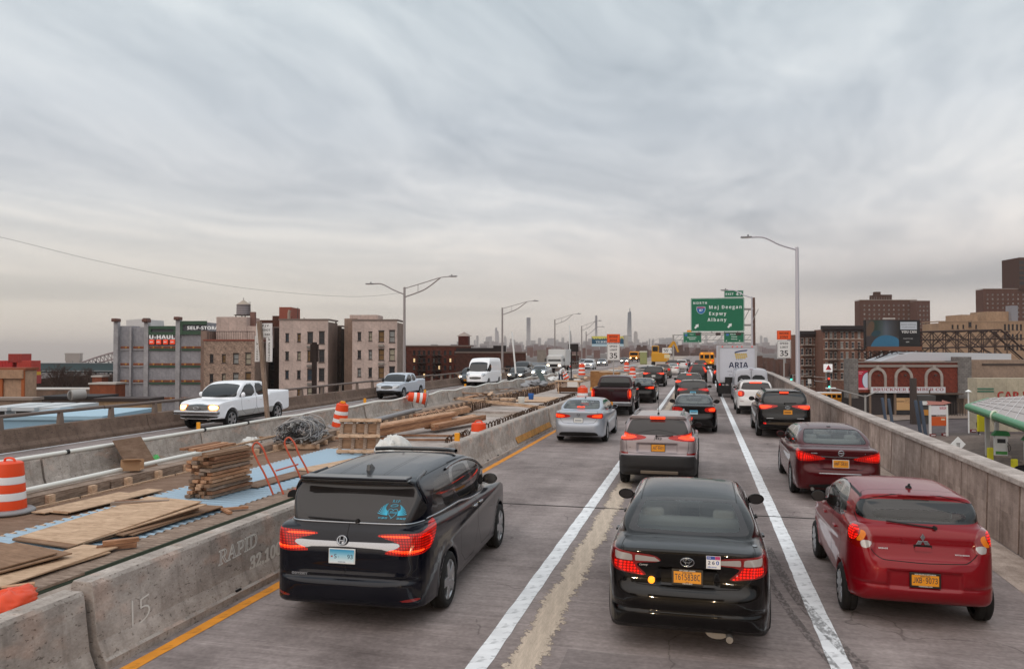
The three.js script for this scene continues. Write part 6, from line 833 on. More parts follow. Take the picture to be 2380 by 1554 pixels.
// grey storage building with sign bands
{
const f = place(125, 363), X = f.X, Y = f.Y, t = thing('storage_building', 'large grey storage building with orange and green bands and white roof lettering', 'storage building', f.p, YAW), grey = mapMat(T.stucco, '#c6c2c4', .9, 6), panel = mapMat(T.stucco, '#b9b6bb', .9, 6), green = std('#3c5442', .8), brown = std('#7c4a33', .85);
const bay = (l, r, top, z = 0) => part('bay_wall', box(X(r) - X(l), Y(top) - GY, 5, (X(l) + X(r)) / 2, (Y(top) + GY) / 2, -2.5 + z), panel, t);
bay(266, 303, 757, -.4); bay(303, 338, 760, -.2); bay(345, 409, 759); bay(418, 480, 749);
for (const [px, top] of [[269.5, 744], [340, 745], [413.5, 740]]) { part('pier', box(X(px + 5) - X(px - 5), Y(top) - GY, .8, X(px), (Y(top) + GY) / 2, -.1), grey, t); part('pier_cap', rbox(X(px + 6) - X(px - 6), .55, 1.6, .12, X(px), Y(top), .2), std('#6c4a40', .85), t); }
part('pier', box(X(306) - X(302), Y(760) - GY, .7, X(304), (Y(760) + GY) / 2, .0), grey, t);
for (const [l, r, z, c] of [[277, 303, -.4, std('#84503c', .85)], [308, 335, -.2, std('#8a523c', .85)], [347, 408, 0, brown], [421, 478, 0, brown]]) for (const py of [807, 846, 885, 925]) { part('orange_band', box(X(r) - X(l), 5 * f.m, .14, (X(l) + X(r)) / 2, Y(py), .06 + z), c, t); if (l > 340) part('green_band', box(X(r) - X(l), 4 * f.m, .22, (X(l) + X(r)) / 2, Y(py + 5.5), .1), green, t); else part('ledge', box(X(r) - X(l), .18, .3, (X(l) + X(r)) / 2, Y(py + 5), .1 + z), grey, t); for (let i = 0; i < (l > 340 ? 3 : 1); i++) part('medallion', cyl(.16, .16, .08, 0, 0, 0, 10).rotateX(Math.PI / 2).translate(mix(X(l), X(r), l > 340 ? (i + .5) / 3 : .5), Y(py), .15 + z), std('#b7823c', .7), t); }
part('green_frame', [box(X(408) - X(346), .5, .3, (X(346) + X(408)) / 2, Y(761), .15), box(X(408) - X(346), .5, .3, (X(346) + X(408)) / 2, Y(775), .15), box(.5, 1.1, .28, X(347.5), Y(768), .15), box(.5, 1.1, .28, X(407), Y(768), .15), box(X(480) - X(419), .6, .3, (X(419) + X(480)) / 2, Y(750), .15), box(X(480) - X(419), .6, .3, (X(419) + X(480)) / 2, Y(773), .15), box(.5, 2, .28, X(421), Y(761), .15)], green, t); part('dark_panel', [box(X(480) - X(422), 1.3, .1, (X(422) + X(480)) / 2, Y(761.5), .08), box(X(406) - X(348), .8, .1, (X(348) + X(406)) / 2, Y(768), .08)], std('#4c4a50', .8), t);
const word = (s, px, py, wpx, hpx, font, c = '#f2f2f0') => part('roof_lettering', new THREE.PlaneGeometry(wpx * f.m, hpx * f.m).translate(X(px), Y(py), .34), new THREE.MeshStandardMaterial({ map: canvasTex(512, 128, (g, w, h) => { g.clearRect(0, 0, w, h); g.fillStyle = c; g.font = font; g.textAlign = 'center'; g.textBaseline = 'middle'; g.save(); g.translate(w / 2, h / 2); g.scale(500 / g.measureText(s).width, 1.1); g.fillText(s, 0, 0); g.restore(); }), transparent: true, alphaTest: .4, roughness: .6, emissive: hex(c), emissiveIntensity: .12 }), t);
word('U-HAUL', 377, 783, 62, 13, 'bold 110px sans-serif'); word('SELF-STORAGE', 480, 762, 92, 12, 'bold 104px sans-serif');
for (let i = 0; i < 4; i++) { const o = part('orange_sign', rbox(11 * f.m, 11 * f.m, .3, .08, X(353.5 + i * 16), Y(794.5), .3), glow('#ff5a3a', .35, '#c93c22'), t); part('sign_word', box(7 * f.m, 2 * f.m, .02, X(353.5 + i * 16), Y(794.5), .47), M.white, o); }
part('sign_frame', box(62 * f.m, 12 * f.m, .12, X(377.5), Y(795), .06), std('#2a2426', .8), t);
part('skylight', prism([[X(270), Y(757)], [X(270), Y(742)], [X(305), Y(739)], [X(327), Y(741)], [X(329), Y(760)]], 5, 0).translate(0, 0, -8), std('#c9c5c2', .6), t); part('vent', rbox(1.0, .3, .8, .1, X(305), Y(738), -5), FRAME, t);
}
// brick blocks near the second street lamps
{
const xs = [941, 962, 974, 985, 996, 1008, 1020, 1034, 1046, 1058, 1072, 1084], b = building({ name: 'red_brick_building', label: 'long red brick block with fire escapes between the tan blocks and the white van', D: 138, l: 924, r: 1094, t: 805, mat: brickMat('#9c5848'), deep: 8, wins: grid(xs, [819, 837, 854, 872], 5.5, 9.5, [PANE.dark, PANE.pale, PANE.dark, PANE.dark, PANE.lit, PANE.dark, PANE.blue]) }), X = b.f.X, Y = b.f.Y;
part('penthouse', [box(X(1087) - X(1063), 1.9, 5, X(1075), Y(805) + .95, -4)], brickMat('#7f3a30'), b.t); part('penthouse_roof', cyl(.05, 1.5, .8, X(1075), Y(805) + 2.3, -4, 4), std('#9a8a80', .7), b.t); part('roof_box', box(1, 1.6, 1, X(928), Y(805) + .8, -3), FRAME, b.t);
for (const px of [979, 1015]) for (const py of [826, 844, 861]) part('fire_escape', [box(22 * b.f.m, .08, 1.0, X(px), Y(py), .5), rod([X(px - 11), Y(py) + .9, 1], [X(px + 11), Y(py) + .9, 1], .03, 4), ...Array.from({ length: 8 }, (_, i) => rod([X(px - 11 + i * 3.1), Y(py), 1], [X(px - 11 + i * 3.1), Y(py) + .9, 1], .02, 4)), rod([X(px - 8), Y(py), .9], [X(px + 8), Y(py) - 1.3, .9], .05, 4)], FRAME, b.t);
const c = building({ name: 'brown_brick_building', label: 'plain brown brick block behind the white high roof van', D: 128, l: 1058, r: 1222, t: 820, mat: brickMat('#7d5044'), deep: 8, wins: grid([1181, 1206], [857], 14, 16, [PANE.dark]) }); part('roof_box', [box(2.2, 1.1, 1.5, c.f.X(1160), c.T + .7, -4), box(7.5, .9, 4, c.f.X(1108), c.T + .4, -6)], std('#2c2424', .9), c.t);
}
{ const p = place(96, 730), t = thing('dark_pole', 'tall dark brown post in front of the middle tan block', 'pole', p.p, YAW); part('post', [box(.55, p.Y(795) - GY, .4, 0, (p.Y(795) + GY) / 2), box(1.0, 2.2, .3, 0, p.Y(820))], std('#2b1d18', .9), t); }
// low buildings behind the white rail on the far left
const lowBox = (name, label, D, l, r, t, b, deep, m, cat = 'building', roofM) => { const f = place(D, (l + r) / 2), o = thing(name, label, cat, f.p, YAW), h = f.Y(t) - f.Y(b); part('wall', box((r - l) * f.m, h, deep, 0, f.Y(b) + h / 2, -deep / 2), m, o); part('roof', box((r - l) * f.m + .3, .25, deep + .3, 0, f.Y(t) + .125, -deep / 2), roofM || std('#8d7d72', .8), o); return { o, f }; };
{
const a = lowBox('peach_building', 'peach windowless hall with orange trim at the photo edge', 80, -90, 57, 860, 935, 2, stucco('#dcb394'), 'building', std('#8a4a2c', .8)); part('orange_post', [box(.28, 3.2, .2, a.f.X(55), a.f.Y(896), .1), box(.3, 2.8, .2, a.f.X(5), a.f.Y(900), .12)], std('#a85a2c', .8), a.o); part('sign_board', box(6, .9, .3, a.f.X(-10), a.f.Y(869), .2), stucco('#d5a988'), a.o);
lowBox('tan_shed', 'low tan shed below the peach hall', 72, -60, 74, 930, 990, 1.5, stucco('#a88e7b'));
const c = lowBox('beige_wall_building', 'long beige flat fronted building behind the far parapet near the white pickup', 66, 223, 345, 932, 1000, 2.5, stucco('#cda883'), 'building', std('#3a2c28', .8));
lowBox('orange_brick_house', 'small orange brick house left of the grey storage building', 118, 208, 268, 893, 960, 3, stucco('#a85a38'), 'building', std('#b9b0a8', .8)); lowBox('orange_roof_house', 'orange box shaped penthouse behind the small orange brick house', 124, 214, 236, 876, 900, 2, stucco('#a85f45'), 'building', std('#b9b0a8', .8));
lowBox('stained_wall', 'long stained brown wall with a white roof edge below the bare trees', 125, 56, 212, 905, 960, 2, mapMat(T.stained, '#a58c7c', .9, 6), 'wall', std('#cfcac4', .7));
lowBox('dark_roof_shed', 'black roofed shed with a duct on top behind the far parapet', 78, 96, 224, 926, 990, 4, std('#4a3e39', .9), 'shed', std('#262122', .8)); { const f = place(74, 170), t = thing('roof_duct', 'short round metal duct on the black roofed shed', 'duct', f.p, YAW); part('duct', [rod([f.X(164), f.Y(918), 0], [f.X(183), f.Y(916), -1], .5, 16), cyl(.46, .46, .04, 0, 0, 0, 16).rotateZ(Math.PI / 2).translate(f.X(163), f.Y(918), 0)], W.steelGrey, t); }
const bl = lowBox('pale_blue_roof', 'long pale blue flat roof right behind the far parapet', 50, 5, 236, 975, 1010, 7, std('#8fb0c4', .6), 'roof', std('#9dbccd', .5));
for (const [l, r, lab] of [[-30, 15, 'grey trailer box at the photo edge behind the far parapet'], [35, 78, 'dark fronted trailer box second from the photo edge'], [100, 137, 'dark fronted trailer box left of the beige flat fronted building']]) { const q = lowBox('trailer', lab, 56, l, r, 954, 985, 5, std('#b5b9bc', .5), 'trailer', std('#c3c6c8', .5)); part('open_end', box((r - l) * q.f.m - .25, .8, .05, 0, q.f.Y(968), .03), std('#26221f', .8), q.o); }
{ // red containers stacked
const f = place(150, 30), t0 = (l, r, t, b, c, lab) => { const o = thing('shipping_container', lab, 'container', f.p, YAW); part('container_box', box((r - l) * f.m, (b - t) * f.m, 3, f.X((l + r) / 2), f.Y((t + b) / 2), -2), std(c, .6), o); const gs = []; for (let i = 0; i < 8; i++) gs.push(box(.06, (b - t) * f.m - .2, .08, f.X(mix(l, r, (i + .5) / 8)), f.Y((t + b) / 2), -.48)); part('rib', gs, std(c, .7), o); o.children[1].userData.kind = 'stuff'; return o; };
t0(-30, 24, 838, 862, '#b3201f', 'bright red container, front one of the stack above the peach hall'); t0(14, 46, 822, 842, '#a3352c', 'dark red container on top of the stack above the peach hall'); t0(34, 68, 838, 868, '#b93a2c', 'orange red container right of the bright red one'); t0(46, 70, 872, 892, '#a9403c', 'faded red container with a yellow band below the orange red one'); const y = t0(50, 69, 864, 872, '#d6a62c', 'yellow container strip between the two red containers');
}
}
// bare winter thicket and catenary masts
{
reseed(404); const f = place(160, 165), twigs = [], t = thing('bare_thicket', 'wide thicket of bare brown bushes left of the grey storage building', 'bushes', f.p, YAW);
const grow = (p, d, L, r, n, out) => { const q = p.clone().addScaledVector(d, L); out.push(rod(p.toArray(), q.toArray(), r * .7, 3, r)); if (n > 0) for (let k = 0; k < 3; k++) grow(q, d.clone().add(new THREE.Vector3(rr(-.8, .8), rr(-.2, .6), rr(-.8, .8))).normalize(), L * rr(.6, .85), r * .62, n - 1, out); };
for (let i = 0; i < 46; i++) grow(new THREE.Vector3(f.X(rr(58, 268)), f.Y(rr(895, 915)), rr(-8, 2)), new THREE.Vector3(rr(-.4, .4), 1, rr(-.3, .3)).normalize(), rr(1.0, 1.6), .10, 4, twigs);
part('twigs', twigs, std('#4a352c', .95), t); t.children[0].userData.kind = 'stuff';
part('earth_bank', prism([[f.X(40), f.Y(925)], [f.X(290), f.Y(925)], [f.X(290), f.Y(880)], [f.X(240), f.Y(872)], [f.X(130), f.Y(875)], [f.X(40), f.Y(884)]], 10, 0).translate(0, 0, -14), mapMat(T.stained, '#57443a', .95, 5), t);
const tb = thing('rail_viaduct', 'dark blue green rail bridge side crossing behind the bare thicket', 'bridge', f.p, YAW); part('girder', [box(60, 2.3, 2, f.X(150), f.Y(860), -22)], std('#46585c', .8), tb); part('rail', [box(60, .2, .3, f.X(150), f.Y(868), -20.8), box(60, .15, .3, f.X(150), f.Y(848), -21)], std('#8b8f90', .6), tb);
for (const [px, top, lab] of [[57, 846, 'thin dark catenary mast left of the red containers'], [77, 843, 'dark catenary mast right of the containers'], [111, 845, 'dark catenary mast, left one of the close pair'], [122, 844, 'dark catenary mast, right one of the close pair'], [204, 841, 'dark catenary mast in front of the arch bridge'], [239, 838, 'taller dark catenary mast under the arch bridge'], [272, 840, 'dark catenary mast beside the storage building']]) { const m = thing('catenary_mast', lab, 'mast', [f.p[0], 0, f.p[2]], YAW); part('mast', box(.32, f.Y(top) - GY, .3, f.X(px), (f.Y(top) + GY) / 2, -24), std('#2c2827', .8), m); part('bracket', rod([f.X(px), f.Y(top) - .4, -24], [f.X(px) + 2.2, f.Y(top) - .2, -24], .07, 4), std('#2c2827', .8), m); }
}
// arch railway bridge far off
{
const f = place(2400, 220), t = thing('arch_bridge', 'distant steel arch bridge with a stone tower left of the storage building', 'bridge', f.p, YAW), s = std('#6d5050', .9), st = std('#8d8078', .9), top = [], lo = [];
for (let i = 0; i <= 16; i++) { const px = mix(188, 330, i / 16), k = Math.sin(mix(.12, 1.57, i / 16)); top.push([f.X(px), f.Y(847 - 36 * k), 0]); lo.push([f.X(px), f.Y(852 - 26 * Math.pow(k, 1.6)), 0]); }
const gs = [tube(top, 2.6, 40, 5), tube(lo, 2.4, 40, 5)]; for (let i = 0; i < 16; i++) { gs.push(rod(top[i], lo[i], 1.4, 4), rod(top[i], lo[i + 1], 1.2, 4)); } part('arch', gs, s, t);
part('stone_tower', [box(20, 58, 14, f.X(163), f.Y(842), 2), box(20, 58, 14, f.X(180), f.Y(842), 2), box(46, 20, 16, f.X(171.5), f.Y(831), 2), box(48, 4, 18, f.X(171.5), f.Y(822), 2)], st, t); part('deck', box(300, 6, 10, f.X(250), f.Y(852), 0), s, t); for (let i = 0; i < 14; i++) part('hanger', rod(lo[i + 2], [lo[i + 2][0], f.Y(852), 0], 1, 4), s, t);
}
// ---------- far skyline, in the air that pales it ----------
{
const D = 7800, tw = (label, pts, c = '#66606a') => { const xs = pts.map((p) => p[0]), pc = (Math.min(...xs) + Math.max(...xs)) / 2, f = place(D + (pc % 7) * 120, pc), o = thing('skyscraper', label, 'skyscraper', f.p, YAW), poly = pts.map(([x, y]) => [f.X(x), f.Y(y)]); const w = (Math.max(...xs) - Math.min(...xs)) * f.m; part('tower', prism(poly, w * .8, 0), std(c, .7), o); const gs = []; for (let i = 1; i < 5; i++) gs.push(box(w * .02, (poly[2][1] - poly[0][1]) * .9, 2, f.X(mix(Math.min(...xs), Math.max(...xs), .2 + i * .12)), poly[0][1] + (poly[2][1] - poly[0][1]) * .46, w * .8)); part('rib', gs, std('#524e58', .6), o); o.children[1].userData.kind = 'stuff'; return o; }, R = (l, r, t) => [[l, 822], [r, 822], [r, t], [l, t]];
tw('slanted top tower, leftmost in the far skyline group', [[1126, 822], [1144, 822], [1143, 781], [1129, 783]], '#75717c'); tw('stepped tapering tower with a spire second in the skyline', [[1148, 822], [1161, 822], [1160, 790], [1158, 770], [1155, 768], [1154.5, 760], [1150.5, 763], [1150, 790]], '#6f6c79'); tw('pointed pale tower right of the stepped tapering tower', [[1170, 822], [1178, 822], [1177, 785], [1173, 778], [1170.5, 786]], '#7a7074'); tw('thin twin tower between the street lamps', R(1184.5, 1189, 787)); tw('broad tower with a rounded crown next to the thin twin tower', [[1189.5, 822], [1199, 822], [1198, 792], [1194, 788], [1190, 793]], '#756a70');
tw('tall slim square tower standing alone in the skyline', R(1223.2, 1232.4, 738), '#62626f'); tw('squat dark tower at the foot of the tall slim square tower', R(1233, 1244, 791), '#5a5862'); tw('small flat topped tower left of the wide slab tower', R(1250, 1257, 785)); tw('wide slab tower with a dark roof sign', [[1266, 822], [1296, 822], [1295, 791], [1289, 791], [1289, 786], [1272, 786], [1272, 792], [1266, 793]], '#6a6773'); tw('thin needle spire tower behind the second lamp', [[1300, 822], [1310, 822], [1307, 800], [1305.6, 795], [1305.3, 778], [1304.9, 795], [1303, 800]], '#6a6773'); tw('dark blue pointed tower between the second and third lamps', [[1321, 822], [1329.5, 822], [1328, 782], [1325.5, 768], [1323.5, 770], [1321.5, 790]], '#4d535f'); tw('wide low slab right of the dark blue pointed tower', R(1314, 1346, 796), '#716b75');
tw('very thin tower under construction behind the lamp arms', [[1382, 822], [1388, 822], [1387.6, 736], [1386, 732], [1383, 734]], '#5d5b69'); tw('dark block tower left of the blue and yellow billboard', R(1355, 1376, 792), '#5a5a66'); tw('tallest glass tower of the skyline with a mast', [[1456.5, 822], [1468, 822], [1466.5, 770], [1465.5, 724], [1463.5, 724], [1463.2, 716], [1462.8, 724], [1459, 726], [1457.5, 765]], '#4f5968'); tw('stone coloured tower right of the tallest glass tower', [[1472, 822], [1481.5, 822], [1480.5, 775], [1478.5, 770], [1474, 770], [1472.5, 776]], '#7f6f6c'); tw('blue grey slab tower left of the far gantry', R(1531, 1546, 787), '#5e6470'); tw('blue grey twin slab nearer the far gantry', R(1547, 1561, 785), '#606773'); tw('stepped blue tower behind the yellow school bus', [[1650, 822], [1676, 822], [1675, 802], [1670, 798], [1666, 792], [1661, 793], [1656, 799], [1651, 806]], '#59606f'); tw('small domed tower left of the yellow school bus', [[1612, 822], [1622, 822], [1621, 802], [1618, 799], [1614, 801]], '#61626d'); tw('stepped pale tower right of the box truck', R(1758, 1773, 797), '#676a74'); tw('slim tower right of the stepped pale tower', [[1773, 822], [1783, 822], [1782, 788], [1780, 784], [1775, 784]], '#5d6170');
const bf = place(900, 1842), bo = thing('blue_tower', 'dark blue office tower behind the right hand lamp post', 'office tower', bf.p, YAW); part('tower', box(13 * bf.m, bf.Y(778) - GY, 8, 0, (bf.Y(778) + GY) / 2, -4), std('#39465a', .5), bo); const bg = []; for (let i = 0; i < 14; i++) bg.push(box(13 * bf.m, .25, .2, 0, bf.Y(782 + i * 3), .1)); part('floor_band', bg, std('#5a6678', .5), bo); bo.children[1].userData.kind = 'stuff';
// the rest of the city, mass upon mass
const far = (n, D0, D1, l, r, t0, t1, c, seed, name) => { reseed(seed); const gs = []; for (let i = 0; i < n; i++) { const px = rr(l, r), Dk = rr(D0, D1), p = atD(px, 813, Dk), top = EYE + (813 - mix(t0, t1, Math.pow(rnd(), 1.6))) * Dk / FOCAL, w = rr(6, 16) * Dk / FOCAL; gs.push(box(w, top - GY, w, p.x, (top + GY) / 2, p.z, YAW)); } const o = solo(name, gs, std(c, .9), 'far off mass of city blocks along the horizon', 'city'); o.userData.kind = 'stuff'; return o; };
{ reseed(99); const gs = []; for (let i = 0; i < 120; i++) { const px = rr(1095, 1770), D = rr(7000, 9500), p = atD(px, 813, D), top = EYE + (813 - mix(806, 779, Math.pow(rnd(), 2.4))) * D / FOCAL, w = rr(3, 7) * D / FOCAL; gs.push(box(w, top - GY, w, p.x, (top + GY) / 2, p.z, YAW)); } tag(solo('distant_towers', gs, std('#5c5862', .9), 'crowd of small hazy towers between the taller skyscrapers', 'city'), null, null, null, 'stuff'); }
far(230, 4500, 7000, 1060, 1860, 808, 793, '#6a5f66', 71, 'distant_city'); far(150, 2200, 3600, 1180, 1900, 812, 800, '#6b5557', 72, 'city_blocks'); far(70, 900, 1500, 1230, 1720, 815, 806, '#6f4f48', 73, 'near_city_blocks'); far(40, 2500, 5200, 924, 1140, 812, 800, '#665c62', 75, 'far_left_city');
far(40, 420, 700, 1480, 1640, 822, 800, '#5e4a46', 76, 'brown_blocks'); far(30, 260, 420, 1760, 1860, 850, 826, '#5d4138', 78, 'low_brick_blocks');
}
// signs and walls beyond the far rail
{ const f = place(190, 1258), t = thing('pale_wall', 'pale blotched gable wall beyond the far rail', 'wall', f.p, YAW); part('wall', box(20 * f.m, f.Y(813) - GY, 3, 0, (f.Y(813) + GY) / 2), stucco('#b0a498', 3), t); part('base_band', box(60 * f.m, 1.4, 2, f.X(1262), f.Y(848), 1), std('#9aa3ab', .6), t); }
{ const f = place(180, 1332), t = thing('black_billboard_back', 'dark back of a billboard beyond the far rail', 'billboard', f.p, YAW); part('panel', box(24 * f.m, 18 * f.m, .4, 0, f.Y(808)), std('#241c1b', .9), t); part('support', [rod([-.8, GY, 0], [-.8, f.Y(816), 0], .2, 6), rod([.8, GY, 0], [.8, f.Y(816), 0], .2, 6)], FRAME, t); const o = lowBox('red_brick_row', 'low red brick row beyond the black pickup on the far carriageway', 185, 1288, 1345, 826, 860, 10, brickMat('#7b4438')); for (let i = 0; i < 6; i++) windowPart(o.o, -2.4 + i * 1.0, o.f.Y(838), .5, 1.0, PANE.dark, { z: .05 }); const q = place(150, 1276), s = thing('dark_pillar', 'dark narrow pillar beyond the far rail', 'pillar', q.p, YAW); part('pillar', box(6 * q.m, q.Y(824) - GY, .6, 0, (q.Y(824) + GY) / 2), std('#3a201d', .9), s); }
{ const f = place(260, 1420), t = thing('blue_billboard', 'yellow and blue billboard with a skyline picture behind the speed limit sign', 'billboard', f.p, YAW); part('panel', box(75 * f.m, 24 * f.m, .5, f.X(1412), f.Y(793)), FRAMEW, t); const b = canvasTex(512, 192, (g, w, h) => { g.fillStyle = '#d9cf6a'; g.fillRect(0, 0, w, h); g.fillStyle = '#27546e'; g.fillRect(0, 56, w, 90); for (let i = 0; i < 30; i++) g.fillRect(i * 18, 30 + (i * 37 % 26), 14, 40); g.fillStyle = '#dfe6e8'; g.font = 'bold 62px serif'; g.fillText('TERRIFIC', 60, 128); g.fillStyle = '#b9d0da'; g.fillRect(0, 146, w, 46); }); part('poster', new THREE.PlaneGeometry(74 * f.m, 23.4 * f.m).translate(f.X(1412), f.Y(793), .27), new THREE.MeshStandardMaterial({ map: b, roughness: .7 }), t); part('side_panel', box(9 * f.m, 26 * f.m, 3, f.X(1455), f.Y(792), -1.7), std('#b7b3ad', .7), t); part('mast', rod([f.X(1417), GY, -1], [f.X(1417), f.Y(805), -1], .5, 8), W.pole, t); }
// ---------- right hand side: brick apartments, towers, lumber shop, car wash, petrol station ----------
{
const brickA = brickMat('#bd8b78'), trim = std('#a08d80', .85);
const apt = (label, D, l, r, t, cols, rows, fire) => { const b = building({ name: 'brick_apartment', label, D, l, r, t, mat: brickA, deep: 5, frame: FRAMEW, arch: 1, roof: 0, wins: grid(cols, rows, 6.4, 14, [PANE.dark, PANE.dark, PANE.pale, PANE.blue, PANE.dark]) }), X = b.f.X, Y = b.f.Y; part('cornice', [box(b.R - b.L + .8, .9, 1.2, 0, b.T + .2, .2), box(b.R - b.L + .5, .35, .8, 0, b.T - .6, .15)], std('#2d2526', .8), b.t); for (const ry of rows) part('stone_band', box(b.R - b.L, .22, .12, 0, Y(ry + 9), .03), trim, b.t); for (const [px, rows2] of fire) for (const ry of rows2) part('fire_escape', [box(24 * b.f.m, .09, 1.0, X(px), Y(ry + 8), .5), rod([X(px - 12), Y(ry + 8) + .95, 1], [X(px + 12), Y(ry + 8) + .95, 1], .04, 4), ...Array.from({ length: 9 }, (_, i) => rod([X(px - 12 + i * 3), Y(ry + 8), 1], [X(px - 12 + i * 3), Y(ry + 8) + .95, 1], .025, 4)), rod([X(px - 8), Y(ry + 8), .9], [X(px + 8), Y(ry + 31), .9], .06, 4)], FRAME, b.t); return b; };
apt('brick apartment house with fire escapes right behind the tall lamp post', 190, 1856, 1913, 775, [1865, 1875.5, 1884, 1894.5, 1905.5], [793, 817, 841, 866, 890], [[1877, [795, 819, 843, 868]]]);
apt('taller brick apartment house partly behind the large billboard', 185, 1913, 2030, 763, [1921, 1932, 1942, 1957, 1969, 1983, 1997, 2011, 2024], [779, 802, 826, 850, 874], [[1936, [782, 806, 830, 852]]]);
building({ name: 'brick_apartment', frame: FRAMEW, label: 'brick apartment front seen below and right of the large billboard', D: 195, l: 2030, r: 2172, t: 762, mat: brickMat('#96695a'), deep: 4, wins: grid([2050, 2070, 2090, 2110, 2130, 2150], [785, 818], 6.5, 14, [PANE.dark, PANE.pale]) });
const tower = (label, D, l, r, t, cols, rows, turn, c) => building({ name: 'housing_tower', label, D, l, r, t, mat: brickMat(c, 3), deep: 6, cap: std('#b0a49c', .8), turn, frame: FRAMEW, wins: grid(cols, rows, 3.6, 3.4, [PANE.dark, PANE.pale, PANE.dark, PANE.blue, PANE.dark]) });
const cs = (a, b, n) => Array.from({ length: n }, (_, i) => mix(a, b, i / (n - 1)));
{ const b = tower('brown brick housing tower with a roof house, behind the billboard', 430, 1999, 2132, 697, cs(2010, 2124, 11), cs(709, 760, 6), .0, '#96695a'); part('roof_house', [box(9, 3.2, 8, b.f.X(2060), b.T + 1.6, -6), box(3, 2, 3, b.f.X(2051), b.T + 4, -6)], brickMat('#7f584c'), b.t); part('roof_rail', Array.from({ length: 24 }, (_, i) => rod([mix(b.L, b.R, i / 23), b.T, -.3], [mix(b.L, b.R, i / 23), b.T + 1.6, -.3], .06, 3)), FRAMEW, b.t); b.t.children[b.t.children.length - 1].userData.kind = 'stuff'; tower('narrow brown brick wing on the right of the roof house tower', 424, 2132, 2164, 699, cs(2139, 2157, 3), cs(711, 762, 6), .12, '#a3766a'); }
{ const b = tower('large brown brick housing tower at the right photo edge', 390, 2287, 2390, 671, cs(2297, 2380, 8), cs(684, 735, 6), 0, '#96695b'); part('tall_wing', box(20, 16.5, 14, b.f.X(2415), b.f.Y(636), -6), brickMat('#7a5448'), b.t); for (let i = 0; i < 5; i++) part('wing_window', box(2.2, 1.6, .1, b.f.X(2374), b.f.Y(610 + i * 12), 1.06), PANE.dark, b.t); }
{ const b = building({ name: 'pale_brick_building', label: 'long pale tan building behind the steel roof lattice', D: 165, l: 2184, r: 2420, t: 748, mat: stucco('#cda98a', 6), deep: 6.5, cap: std('#a58a72', .8), wins: grid([2215, 2227, 2240, 2270], [759], 4.4, 9, [PANE.dark]).concat(grid([2337, 2346, 2355, 2365, 2374], [760, 783, 806], 5, 14, [PANE.dark, PANE.blue])) }), X = b.f.X, Y = b.f.Y; part('roof_block', [box(X(2287) - X(2248), Y(730) - b.T, 6, X(2267), (Y(730) + b.T) / 2, -5), box(X(2370) - X(2314), Y(722) - b.T, 6, X(2342), (Y(722) + b.T) / 2, -6)], stucco('#cdab8d', 6), b.t); windowPart(b.t, X(2255), Y(752), .6, 1.3, PANE.dark, { z: .04 }); part('grey_wing', box(1.4, 3.4, 2, X(2374), Y(727), -3), std('#8b8a90', .7), b.t); }
}
